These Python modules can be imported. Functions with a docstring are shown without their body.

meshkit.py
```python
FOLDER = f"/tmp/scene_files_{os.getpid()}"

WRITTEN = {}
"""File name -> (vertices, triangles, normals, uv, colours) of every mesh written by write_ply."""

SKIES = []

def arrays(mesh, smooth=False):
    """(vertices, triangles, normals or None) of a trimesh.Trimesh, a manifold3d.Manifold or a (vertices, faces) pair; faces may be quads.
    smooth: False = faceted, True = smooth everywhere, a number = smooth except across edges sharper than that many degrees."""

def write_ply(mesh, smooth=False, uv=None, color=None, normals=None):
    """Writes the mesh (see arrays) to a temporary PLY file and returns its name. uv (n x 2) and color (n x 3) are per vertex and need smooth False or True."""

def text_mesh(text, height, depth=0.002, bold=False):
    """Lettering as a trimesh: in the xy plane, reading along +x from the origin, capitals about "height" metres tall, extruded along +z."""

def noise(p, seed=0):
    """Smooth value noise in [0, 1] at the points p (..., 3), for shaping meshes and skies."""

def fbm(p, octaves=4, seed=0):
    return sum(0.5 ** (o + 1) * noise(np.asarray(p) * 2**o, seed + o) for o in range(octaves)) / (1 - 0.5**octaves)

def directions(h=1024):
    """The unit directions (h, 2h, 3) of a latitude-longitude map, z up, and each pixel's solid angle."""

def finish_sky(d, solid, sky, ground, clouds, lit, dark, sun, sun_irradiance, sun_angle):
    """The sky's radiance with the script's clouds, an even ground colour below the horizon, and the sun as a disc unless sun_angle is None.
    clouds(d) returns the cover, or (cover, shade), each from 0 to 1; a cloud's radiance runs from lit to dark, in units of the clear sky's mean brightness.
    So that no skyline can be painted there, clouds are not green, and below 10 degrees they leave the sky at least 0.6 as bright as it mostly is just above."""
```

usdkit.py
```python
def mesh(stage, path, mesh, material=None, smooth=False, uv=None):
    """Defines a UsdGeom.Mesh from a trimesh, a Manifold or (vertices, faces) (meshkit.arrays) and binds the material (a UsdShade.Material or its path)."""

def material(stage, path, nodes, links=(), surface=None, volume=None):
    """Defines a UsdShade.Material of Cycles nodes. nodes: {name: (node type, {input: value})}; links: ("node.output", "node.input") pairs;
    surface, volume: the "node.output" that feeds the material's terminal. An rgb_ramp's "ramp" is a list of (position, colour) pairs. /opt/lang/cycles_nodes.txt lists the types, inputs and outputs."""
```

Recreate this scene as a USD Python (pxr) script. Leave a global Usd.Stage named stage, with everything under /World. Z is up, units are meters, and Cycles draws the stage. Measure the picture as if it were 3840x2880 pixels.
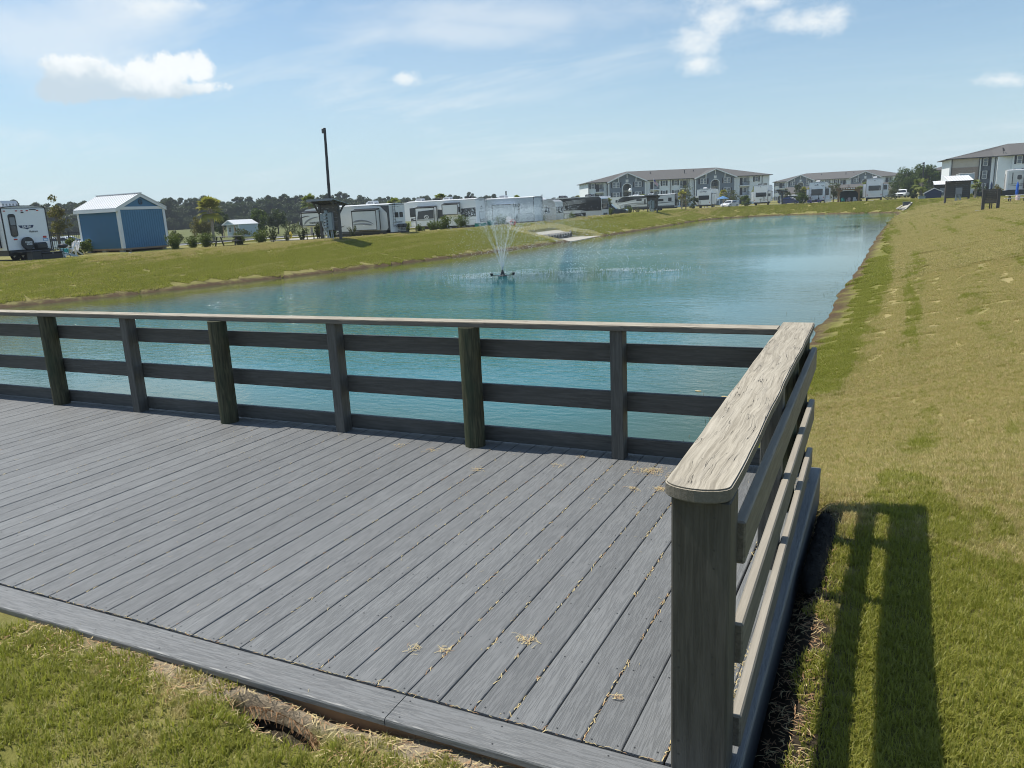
import math, random
import numpy as np
import trimesh
import shapely
import shapely.affinity
from shapely.geometry import Polygon
import usdkit, meshkit
from pxr import Usd, UsdGeom, UsdLux, UsdShade, Gf, Sdf, Vt

stage = Usd.Stage.CreateInMemory()
UsdGeom.SetStageUpAxis(stage, 'Z')
UsdGeom.SetStageMetersPerUnit(stage, 1.0)
UsdGeom.Xform.Define(stage, '/World')
UsdGeom.Scope.Define(stage, '/World/Looks')

# ------------------------------------------------------------------ camera, sky, sun, exposure
CAM = np.array([0.0595, -2.0043, 1.8309])
YAW, PITCH, ROLL, FPX = -0.4508, 0.2265, -0.0469, 2850.0


def camera_axes():
    cy, sy, cp, sp = math.cos(YAW), math.sin(YAW), math.cos(PITCH), math.sin(PITCH)
    f = np.array([sy * cp, cy * cp, -sp])
    r0 = np.array([cy, -sy, 0.0])
    u0 = np.cross(r0, f)
    c, s = math.cos(ROLL), math.sin(ROLL)
    return c * r0 + s * u0, -s * r0 + c * u0, f


CR, CU, CF = camera_axes()
cam = UsdGeom.Camera.Define(stage, '/World/camera')
cam.CreateHorizontalApertureAttr(36.0)
cam.CreateFocalLengthAttr(36.0 * FPX / 3840)
cam.CreateClippingRangeAttr(Gf.Vec2f(0.05, 20000))
cam.AddTransformOp().Set(Gf.Matrix4d(*CR, 0, *CU, 0, *(-CF), 0, *CAM, 1))
cam.CreateExposureAttr(0.42)

SUN_EL = math.radians(58.5)
SUN = np.array([-math.cos(SUN_EL) * math.cos(0.05), -math.cos(SUN_EL) * math.sin(0.05), math.sin(SUN_EL)])
sun = UsdLux.DistantLight.Define(stage, '/World/sun')
sun.CreateIntensityAttr(1.08)
sun.CreateAngleAttr(0.53)
sun.CreateColorAttr(Gf.Vec3f(1.0, 0.95, 0.86))
sun.GetPrim().CreateAttribute('inputs:normalize', Sdf.ValueTypeNames.Bool).Set(True)
zx = np.cross([0, 0, 1.0], SUN)
zx /= np.linalg.norm(zx)
zy = np.cross(SUN, zx)
sun.AddTransformOp().Set(Gf.Matrix4d(*zx, 0, *zy, 0, *SUN, 0, 0, 0, 0, 1))


def pix_dir(px, py):
    d = CF + (px - 1920) / FPX * CR - (py - 1440) / FPX * CU
    return d / np.linalg.norm(d)


def at(px, py, z):
    """The point at height z that lies behind a pixel of the photograph."""
    d = pix_dir(px, py)
    return CAM + d * ((z - CAM[2]) / d[2])


def at_range(px, py, dist):
    """The point at a horizontal distance from the camera behind a pixel of the photograph."""
    d = pix_dir(px, py)
    return CAM + d * (dist / math.hypot(d[0], d[1]))


class Graph:
    """Collects Cycles nodes and links."""

    def __init__(self):
        self.n, self.l, self.k = {}, [], 0

    def add(self, kind, out=None, **inp):
        self.k += 1
        name = f'{kind}_{self.k}'
        vals = {}
        for a, b in inp.items():
            if isinstance(b, str) and '.' in b and b.split('.')[0] in self.n:
                self.l.append((b, f'{name}.{a}'))
            else:
                vals[a] = b
        self.n[name] = (kind, vals)
        return f'{name}.{out}' if out else name

    def math(self, t, a, b=0.0, clamp=False):
        return self.add('math', 'value', math_type=t, value1=a, value2=b, use_clamp=clamp)

    def mix(self, fac, a, b, t='mix'):
        return self.add('mix_color', 'result', blend_type=t, fac=fac, a=a, b=b)

    def noise(self, vec, scale, detail=3, rough=0.55, dist=0.0):
        return self.add('noise_texture', 'fac', vector=vec, scale=scale, detail=detail, roughness=rough, distortion=dist)

    def mapping(self, vec, scale=(1, 1, 1), loc=(0, 0, 0), rot=(0, 0, 0)):
        return self.add('mapping', 'vector', vector=vec, scale=scale, location=loc, rotation=rot)

    def step(self, v, lo, hi):
        return self.add('map_range', 'result', range_type='smoothstep', value=v, from_min=lo, from_max=hi, to_min=0.0, to_max=1.0, clamp=True)

    def done(self, path, surface=None, volume=None):
        return usdkit.material(stage, '/World/Looks/' + path, self.n, self.l, surface=surface, volume=volume)


def sky_material():
    g = Graph()
    d = g.add('texture_coordinate', 'generated')
    sky = g.add('sky_texture', 'color', sky_type='single_scattering', sun_disc=False, sun_elevation=SUN_EL, sun_rotation=math.atan2(SUN[0], SUN[1]), altitude=20.0, air_density=1.0, aerosol_density=0.7, ozone_density=2.5)
    xyz = g.add('separate_xyz', vector=d)
    zup = g.math('maximum', xyz + '.z', 0.03)
    # a thin, brightening veil towards the horizon
    sky = g.mix(1.0, sky, (0.84, 0.99, 1.04), 'multiply')
    hz = g.math('power', g.math('subtract', 1.0, g.math('maximum', xyz + '.z', 0.0), True), HAZE_POWER)
    col = g.mix(g.math('multiply', hz, HAZE_SKY), sky, HAZE_COLOR)
    # thin high cloud: streaked noise on a flat layer far above
    flat = g.add('combine_xyz', 'vector', x=g.math('divide', xyz + '.x', g.math('add', zup, 0.16)), y=g.math('divide', xyz + '.y', g.math('add', zup, 0.16)), z=0.0)
    cir = g.noise(g.mapping(flat, scale=(0.62, 1.5, 1), rot=(0, 0, 0.75)), 1.25, 9, 0.62, 0.8)
    fine = g.noise(g.mapping(flat, scale=(0.8, 2.4, 1), rot=(0, 0, 0.6)), 3.2, 8, 0.66, 0.5)
    broad = g.noise(g.mapping(flat, loc=(4.1, 2.3, 0)), 0.62, 4, 0.55, 0.4)
    c1 = g.step(g.math('add', g.math('multiply', cir, 0.7), g.math('multiply', fine, 0.3)), 0.42, 0.72)
    c2 = g.step(broad, 0.34, 0.66)
    cirrus = g.math('multiply', g.math('multiply', c1, g.math('add', g.math('multiply', c2, 0.75), 0.25)), 0.62)
    veil = g.math('multiply', g.step(broad, 0.30, 0.75), 0.13)
    col = g.mix(g.math('maximum', cirrus, veil), col, CLOUD_THIN)

    # heaped clouds: soft ellipsoids of directions, broken by noise
    def field(blobs):
        best = None
        for px, py, sx, sy in blobs:
            c = pix_dir(px, py)
            e1 = CR - np.dot(CR, c) * c
            e1 /= np.linalg.norm(e1)
            e2 = np.cross(e1, c)
            u = g.add('vector_math', 'value', math_type='dot_product', vector1=d, vector2=tuple(e1 * FPX / sx))
            v = g.add('vector_math', 'value', math_type='dot_product', vector1=d, vector2=tuple(e2 * FPX / sy))
            front = g.step(g.add('vector_math', 'value', math_type='dot_product', vector1=d, vector2=tuple(c)), 0.5, 0.6)
            r = g.math('sqrt', g.math('add', g.math('multiply', u, u), g.math('multiply', v, v)))
            m = g.math('subtract', g.math('multiply', g.math('add', g.math('subtract', 1.0, r), 1.0), front), 1.0)
            best = m if best is None else g.add('math', 'value', math_type='smoothmax', value1=best, value2=m, value3=0.12)
        return best

    def layer(col, blobs, scale, gain, lo, hi, lit, dark, base, opacity, stretch=(1, 1, 1), detail=9, rough=0.6):
        f = field(blobs)
        wob = g.noise(g.mapping(d, scale=stretch), scale * 0.42, 4, 0.55, 0.3)
        n = g.noise(g.mapping(d, scale=stretch), scale, detail, rough, 0.15)
        dens = g.math('add', f, g.math('add', g.math('multiply', g.math('subtract', n, 0.5), gain), g.math('multiply', g.math('subtract', wob, 0.5), gain * 0.8)))
        a = g.step(dens, lo, hi)
        if base is not None:
            px, py, h = base
            b0 = float(np.dot(pix_dir(px, py), CU))
            b1 = b0 + h / FPX
            low = g.add('vector_math', 'value', math_type='dot_product', vector1=d, vector2=tuple(CU))
            n2 = g.noise(g.mapping(d, scale=stretch, loc=(0.012, 0.0, -0.02)), scale * 0.8, 7, 0.6)
            low = g.math('add', low, g.math('multiply', g.math('subtract', n2, 0.5), 1.6 * h / FPX))
            sh = g.math('subtract', 1.0, g.step(low, b0, b1))
            edge = g.math('multiply', g.math('subtract', 1.0, g.step(dens, 0.1, 0.55)), 0.12)
            ccol = g.mix(g.math('maximum', g.math('multiply', sh, 0.95), edge), lit, dark)
        else:
            ccol = lit
        return g.mix(g.math('multiply', a, opacity), col, ccol)

    # pale torn sheets
    col = layer(col, [(120, 150, 430, 150), (430, 60, 200, 80)], 9.0, 1.5, -0.35, 0.9, CLOUD_THIN2, None, None, 0.55, (1, 1, 2.4))
    col = layer(col, [(1950, 60, 520, 70), (1700, 120, 420, 60)], 8.0, 1.6, -0.25, 1.0, CLOUD_THIN2, None, None, 0.5, (1, 1, 3.0))
    # small broken heaps on the right and at the top
    col = layer(col, [(2700, 50, 160, 80), (2850, 8, 120, 34), (3050, 75, 150, 62), (2570, 165, 150, 70), (2600, 235, 100, 40), (590, 22, 190, 42)], 24.0, 2.3, -0.05, 1.25, CLOUD_LIT2, CLOUD_DARK, None, 0.9, (1, 1, 1.5))
    col = layer(col, [(1512, 298, 62, 30), (3745, 300, 80, 30)], 40.0, 1.6, -0.1, 0.8, CLOUD_LIT2, CLOUD_DARK, None, 0.85, (1, 1, 1.4))
    # the one solid heap on the left with its flat grey base
    col = layer(col, [(300, 275, 120, 78), (250, 330, 110, 48), (420, 295, 150, 62), (560, 280, 150, 66), (650, 250, 110, 70), (735, 262, 62, 46), (480, 330, 300, 36)], 42.0, 1.25, 0.02, 0.36, CLOUD_LIT, CLOUD_DARK, (450, 345, 70), 0.95, (1, 1, 1.05), 10, 0.66)
    bg = g.add('background_shader', 'background', color=col, strength=SKY_STRENGTH)
    return g.done('sky', surface=bg)


SKY_STRENGTH = 0.095
HAZE_SKY = 0.96
HAZE_POWER = 6.0
HAZE_COLOR = (4.7, 5.95, 6.75)
CLOUD_THIN = (6.0, 6.8, 7.3)
CLOUD_THIN2 = (6.9, 7.35, 7.6)
CLOUD_LIT2 = (7.2, 7.6, 7.75)
CLOUD_LIT = (7.7, 8.0, 8.1)
CLOUD_DARK = (4.6, 5.55, 6.3)
dome = UsdLux.DomeLight.Define(stage, '/World/sky')
dome.CreateIntensityAttr(1.0)
UsdShade.MaterialBindingAPI.Apply(dome.GetPrim()).Bind(sky_material())
dome.GetPrim().SetCustomDataByKey('kind', 'structure')

# ------------------------------------------------------------------ helpers
counts = {}


def numbered(path):
    k = counts.get(path, 0)
    counts[path] = k + 1
    return path if k == 0 else f'{path}_{k:03d}'


def tag(prim, label=None, cat=None, group=None, kind=None):
    for key, val in (('label', label), ('category', cat), ('group', group), ('kind', kind)):
        if val:
            prim.SetCustomDataByKey(key, val)
    return prim


def thing(name, label=None, cat=None, loc=(0, 0, 0), rz=0.0, group=None, scale=None):
    x = UsdGeom.Xform.Define(stage, numbered('/World/' + name))
    x.AddTranslateOp().Set(Gf.Vec3d(*map(float, loc)))
    if rz:
        x.AddRotateZOp().Set(math.degrees(rz))
    if scale:
        x.AddScaleOp().Set(Gf.Vec3f(*((scale,) * 3 if np.ndim(scale) == 0 else scale)))
    return tag(x.GetPrim(), label, cat, group)


def copy_of(src, loc, rz=0.0, label=None, scale=None, group=None):
    """A further individual of a thing, with copies of its parts."""
    base = src.GetName()
    base = base[:-4] if base[-3:].isdigit() else base
    was = src.GetCustomData()
    r = thing(base, label or was.get('label'), was.get('category'), loc, rz, group or was.get('group'), scale)
    r.GetReferences().AddInternalReference(src.GetPath())
    r.SetInstanceable(True)
    return r


def mesh(parent, name, mb, mat, label=None, smooth=False):
    """One Mesh prim under a thing or a part (or /World)."""
    root = parent if isinstance(parent, str) else str(parent.GetPath())
    m = usdkit.mesh(stage, numbered(root + '/' + name), mb.get() if isinstance(mb, MB) else mb, M[mat] if isinstance(mat, str) else mat, smooth=smooth)
    if label:
        m.GetPrim().SetCustomDataByKey('label', label)
    return m.GetPrim()


class MB:
    """Collects shapes that become one mesh."""

    def __init__(self):
        self.v, self.f, self.n = [], [], 0

    def raw(self, v, f):
        f = np.asarray(f, int)
        if f.ndim == 2 and f.shape[1] == 4:
            f = np.vstack([f[:, [0, 1, 2]], f[:, [0, 2, 3]]])
        self.v.append(np.asarray(v, float))
        self.f.append(f + self.n)
        self.n += len(v)
        return self

    def tri(self, m):
        return self.raw(m.vertices, m.faces)

    BF = [[0, 2, 3, 1], [4, 5, 7, 6], [0, 1, 5, 4], [2, 6, 7, 3], [0, 4, 6, 2], [1, 3, 7, 5]]

    def box(self, x0, x1, y0, y1, z0, z1):
        v = [(x, y, z) for z in (z0, z1) for y in (y0, y1) for x in (x0, x1)]
        return self.raw(v, self.BF)

    def bbox(self, x0, x1, y0, y1, z0, z1, c=0.01, axis=None):
        """A box with chamfered edges."""
        pts = []
        for x, sx in ((x0, 1), (x1, -1)):
            for y, sy in ((y0, 1), (y1, -1)):
                for z, sz in ((z0, 1), (z1, -1)):
                    pts += [(x + sx * c, y + sy * c, z), (x + sx * c, y, z + sz * c), (x, y + sy * c, z + sz * c)]
        return self.tri(trimesh.convex.convex_hull(np.array(pts)))

    def bar(self, a, b, w, h, up=(0, 0, 1)):
        a, b = np.array(a, float), np.array(b, float)
        d = b - a
        d /= np.linalg.norm(d)
        s = np.cross(d, up)
        if np.linalg.norm(s) < 1e-6:
            s = np.cross(d, (0, 1, 0))
        s /= np.linalg.norm(s)
        t = np.cross(s, d)
        v = [p + s * i * w / 2 + t * j * h / 2 for p in (a, b) for j in (-1, 1) for i in (-1, 1)]
        return self.raw(v, [[0, 1, 3, 2], [4, 6, 7, 5], [0, 4, 5, 1], [2, 3, 7, 6], [0, 2, 6, 4], [1, 5, 7, 3]])

    def tube(self, pts, r, n=8, cap=True):
        pts = np.array(pts, float)
        r = np.broadcast_to(np.asarray(r, float), (len(pts),))
        t = np.gradient(pts, axis=0)
        t /= np.linalg.norm(t, axis=1, keepdims=True)
        ref = np.array([0, 0, 1.0]) if abs(t[0][2]) < 0.9 else np.array([1.0, 0, 0])
        a = np.linspace(0, 2 * np.pi, n, endpoint=False)
        v = []
        for p, d, q in zip(pts, t, r):
            s = np.cross(d, ref)
            s /= np.linalg.norm(s)
            u = np.cross(s, d)
            v.append(p + q * (np.cos(a)[:, None] * s + np.sin(a)[:, None] * u))
        f = []
        m = len(pts)
        for i in range(m - 1):
            for k in range(n):
                f.append([i * n + k, (i + 1) * n + k, (i + 1) * n + (k + 1) % n, i * n + (k + 1) % n])
        v = np.vstack(v)
        tri = [[a_, b_, c_] for a_, b_, c_, d_ in f] + [[a_, c_, d_] for a_, b_, c_, d_ in f]
        if cap:
            v = np.vstack([v, pts[:1], pts[-1:]])
            c0, c1 = m * n, m * n + 1
            tri += [[c0, k, (k + 1) % n] for k in range(n)] + [[c1, (m - 1) * n + (k + 1) % n, (m - 1) * n + k] for k in range(n)]
        return self.raw(v, tri)

    def prism(self, poly, axis, a0, a1):
        """A 2-D outline (in the plane across the axis) pushed from a0 to a1 along the axis: 'y' takes (x, z), 'x' takes (y, z), 'z' takes (x, y)."""
        p = poly if isinstance(poly, shapely.Geometry) else Polygon(poly)
        p = p.buffer(0)
        for q in getattr(p, 'geoms', [p]):
            m = trimesh.creation.extrude_polygon(q, abs(a1 - a0), engine='earcut')
            v, f = np.array(m.vertices), np.array(m.faces)
            w = np.empty_like(v)
            k = v[:, 2] + min(a0, a1)
            if axis == 'y':
                w[:, 0], w[:, 2], w[:, 1] = v[:, 0], v[:, 1], k
                f = f[:, ::-1]
            elif axis == 'x':
                w[:, 1], w[:, 2], w[:, 0] = v[:, 0], v[:, 1], k
            else:
                w[:, 0], w[:, 1], w[:, 2] = v[:, 0], v[:, 1], k
            self.raw(w, f)
        return self

    def ball(self, c, r, sub=1, squash=(1, 1, 1)):
        m = trimesh.creation.icosphere(sub, r)
        return self.raw(m.vertices * squash + np.array(c), m.faces)

    def quad(self, a, b, c, d):
        return self.raw([a, b, c, d], [[0, 1, 2, 3]])

    def move(self, mat4):
        self.v = [x @ mat4[:3, :3].T + mat4[:3, 3] for x in self.v]
        return self

    def get(self):
        return np.vstack(self.v), np.vstack(self.f)


def pane_frame(x0, x1, z0, z1, t):
    o = Polygon([(x0, z0), (x1, z0), (x1, z1), (x0, z1)])
    return o.difference(Polygon([(x0 + t, z0 + t), (x1 - t, z0 + t), (x1 - t, z1 - t), (x0 + t, z1 - t)]))


M = {}


def plain(name, color, rough=0.6, var=0.12, scale=3.0, metal=0.0, spec=0.5, coat=0.0, stretch=(1, 1, 1), bump=0.0, bscale=60.0, rnd=0.0):
    g = Graph()
    tc = g.add('texture_coordinate', 'object')
    v = g.mapping(tc, scale=stretch)
    n = g.noise(v, scale, 5, 0.6)
    c = np.array(color)
    col = g.mix(n, tuple(c * (1 - var * 1.6)), tuple(np.minimum(c * (1 + var * 1.6), 0.95)))
    if rnd:
        rv = g.add('object_info', 'random')
        col = g.mix(1.0, col, g.add('combine_color', 'color', r=g.math('add', 1 - rnd, g.math('multiply', rv, 2 * rnd)), g=g.math('add', 1 - rnd, g.math('multiply', rv, 2 * rnd)), b=g.math('add', 1 - rnd, g.math('multiply', rv, 2 * rnd))), 'multiply')
    kw = {}
    if bump:
        kw['normal'] = g.add('bump', 'normal', height=g.noise(v, bscale, 4), strength=bump, distance=0.01)
    p = g.add('principled_bsdf', 'BSDF', base_color=col, roughness=rough, metallic=metal, specular_ior_level=spec, coat_weight=coat, **kw)
    M[name] = g.done(name, surface=p)


def leafy(name, c0, c1, trans=0.35, scale=1.2, rnd=0.2):
    g = Graph()
    pos = g.add('geometry', 'position')
    isl = g.add('geometry', 'random_per_island')
    n = g.noise(pos, scale, 3)
    f = g.math('add', g.math('multiply', isl, 0.55), g.math('multiply', n, 0.45))
    col = g.mix(f, c0, c1)
    p = g.add('principled_bsdf', 'BSDF', base_color=col, roughness=0.55, specular_ior_level=0.3)
    t = g.add('translucent_bsdf', 'BSDF', color=g.mix(0.5, col, (0.16, 0.2, 0.02)))
    M[name] = g.done(name, surface=g.add('mix_closure', 'closure', fac=trans, closure1=p, closure2=t))
# ------------------------------------------------------------------ the pond's basin, the lawn and the water
WATER = -1.75
shore_pts = np.array([(-2.3, 8.2), (-1.8, 11.5), (-1.5, 15.5), (-1.32, 19.4), (-1.2, 24.7), (-0.85, 35.5), (-0.3, 55), (0.25, 75.6), (1.1, 100), (1.9, 118), (2.6, 135), (2.4, 143), (-0.5, 146.5), (-5, 150), (-14, 155), (-22, 153), (-27, 146), (-29, 133), (-28.4, 110), (-28.6, 86.8), (-29.3, 64.5), (-31.4, 45.4), (-34.3, 32.4), (-36.1, 25.8), (-38.2, 20.5), (-40.5, 14), (-41, 10), (-38, 7.9), (-30, 7.6), (-20, 7.4), (-10, 7.0), (-4.5, 6.9)])


def spline(p, k=8):
    p = np.asarray(p, float)
    a, b, c, d = np.roll(p, 1, 0), p, np.roll(p, -1, 0), np.roll(p, -2, 0)
    t = np.linspace(0, 1, k, endpoint=False)[:, None, None]
    q = 0.5 * (2 * b + (c - a) * t + (2 * a - 5 * b + 4 * c - d) * t**2 + (-a + 3 * b - 3 * c + d) * t**3)
    return q.transpose(1, 0, 2).reshape(-1, 2)


SHORE = spline(shore_pts, 30)
rngs = np.random.default_rng(4)
SHORE = SHORE + 0.20 * (np.stack([meshkit.fbm(np.c_[SHORE * 0.9, SHORE[:, :1] * 0], 5, 9), meshkit.fbm(np.c_[SHORE * 0.9, SHORE[:, :1] * 0], 5, 19)], 1) - 0.5) * 2
shore_poly = Polygon(SHORE).buffer(0)
shore_line = shore_poly.exterior


def shore_distance(x, y):
    p = shapely.points(x, y)
    d = shapely.distance(p, shore_line)
    return np.where(shapely.contains_xy(shore_poly, x, y), -d, d)


CULV0, CULV1 = at(2042, 902, -1.62), at(2134, 889, -1.62)


def sm(t):
    t = np.clip(t, 0, 1)
    return t * t * (3 - 2 * t)


def plateau(x, y, s):
    near = -0.045 + 0 * x - 0.17 * sm((y - 0.2) / 3.4) * sm((x + 0.6) / 0.5)
    left = 0.08 - 0.52 * sm((y - 43) / 12.0) * sm((s - 8.5) / 4.0)
    far = 0.02 + 0 * x
    right = 0.02 + 0.08 * sm((x - 3) / 10)
    z = near + (right - near) * sm((y - 6) / 25.0)
    z = z + (left - z) * sm((-x - 12) / 14.0)
    z = z + (far - z) * sm((y - 110) / 30.0) * sm((-x + 25) / 20) * (x < 12)
    return z


def terrain_z(x, y, s=None):
    x, y = np.asarray(x, float), np.asarray(y, float)
    s = shore_distance(x, y) if s is None else s
    wr = 5.6 + 3.2 * sm((y - 8) / 12.0)
    wl = 5.6 + 3.0 * sm((y - 8) / 8.0)
    w = wr + (wl - wr) * sm((-x - 12) / 10.0)
    t = np.clip(s / w, 0, 1)
    f = np.where(t < 0.75, t * 1.14, 0.855 + (1 - 0.855) * (1 - (1 - (t - 0.75) / 0.25) ** 2))
    zp = plateau(x, y, s)
    cut = 0.10 * sm(s / 0.12)
    z = WATER - 0.03 + cut + (zp - WATER - 0.07) * f
    z = np.where(s < 0, WATER - 0.03 + np.maximum(s * 0.35, -1.6), z)
    n = meshkit.fbm(np.stack([x * 0.28, y * 0.28, 0 * x], -1), 2, 3) - 0.5
    z = z + 0.09 * n * sm(s / 1.5)
    # the drain's headwall is let into the left bank
    cd = (CULV1 - CULV0)[:2]
    cl = float(np.linalg.norm(cd))
    cd = cd / cl
    cu = (x - CULV0[0]) * cd[0] + (y - CULV0[1]) * cd[1]
    cv = (x - CULV0[0]) * -cd[1] + (y - CULV0[1]) * cd[0]
    z = np.where((cu > -0.5) & (cu < cl + 0.5) & (cv > -0.2) & (cv < 1.7), np.minimum(z, -1.25), z)
    z = np.where((cu > -0.7) & (cu < cl + 3.6) & (cv > -3.6) & (cv < 0.1 - 0.75 * np.maximum(cu - cl, 0)) & (s > 0), np.minimum(z, WATER + 0.02), z)
    # under the deck the soil falls away, so that nothing pokes through it
    u = (x > -11) & (x < -0.27) & (y > 0.14) & (y < 3.35)
    z = np.where(u, np.minimum(z, -0.42), z)
    # a washed-out hollow under the border board and a burrow with a black mouth in front of it
    hx, hy = (x + 1.93) / 0.20, (y + 0.10 - 0.16 * (-(x + 1.93))) / 0.052
    z = z - 0.30 * np.clip(1.45 - (hx**2 + hy**2) ** 0.5, 0, 1)
    z = z - 0.075 * np.exp(-((x + 1.72) / 0.27) ** 2 - ((y - 0.06) / 0.07) ** 2)
    # right of the deck: a trench along the fascia
    z = z - 0.16 * np.exp(-(((x + 0.235) / 0.06) ** 2)) * sm((y + 0.1) / 0.2) * (1 - sm((y - 3.3) / 0.3))
    return z


def axis_points(spec):
    out = [np.arange(a, b, h) for a, b, h in spec]
    return np.concatenate(out + [[spec[-1][1]]])


def compact(v, f, s):
    used = np.unique(f)
    new = np.zeros(len(v), int)
    new[used] = np.arange(len(used))
    return v[used], new[f], s[used]


def ground_mesh():
    xs = axis_points([(-4000, -400, 400), (-400, -100, 20), (-100, -48, 2), (-48, -26, 0.35), (-26, -12, 1.0), (-12, -4.0, 0.4), (-4.0, -2.3, 0.06), (-2.3, -1.3, 0.022), (-1.3, -0.4, 0.06), (-0.4, 0.0, 0.03), (0.0, 1.5, 0.06), (1.5, 5, 0.14), (5, 12, 0.5), (12, 60, 3), (60, 400, 20), (400, 4000, 400)])
    ys = axis_points([(-400, -40, 40), (-40, -4, 2), (-4, -1.0, 0.15), (-1.0, -0.36, 0.045), (-0.36, 0.14, 0.018), (0.14, 0.3, 0.03), (0.3, 4, 0.1), (4, 11, 0.12), (11, 30, 0.12), (30, 80, 0.28), (80, 170, 0.6), (170, 300, 6), (300, 1000, 50), (1000, 6000, 500)])
    X, Y = np.meshgrid(xs, ys, indexing='ij')
    x, y = X.ravel(), Y.ravel()
    s = shore_distance(x, y)
    z = terrain_z(x, y, s)
    nx, ny = len(xs), len(ys)
    i, j = np.meshgrid(np.arange(nx - 1), np.arange(ny - 1), indexing='ij')
    a = (i * ny + j).ravel()
    f = np.c_[a, a + ny, a + ny + 1, a + 1]
    v = np.c_[x, y, z]
    keep = ~((s[f] < -6).all(1))
    f = f[keep]
    v, f, s = compact(v, f, s)
    m = usdkit.mesh(stage, '/World/lawn', (v, f), None, smooth=True)
    UsdGeom.PrimvarsAPI(m).CreatePrimvar('shore', Sdf.ValueTypeNames.FloatArray, 'vertex').Set(Vt.FloatArray.FromNumpy(s.astype(np.float32)))
    return m


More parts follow.
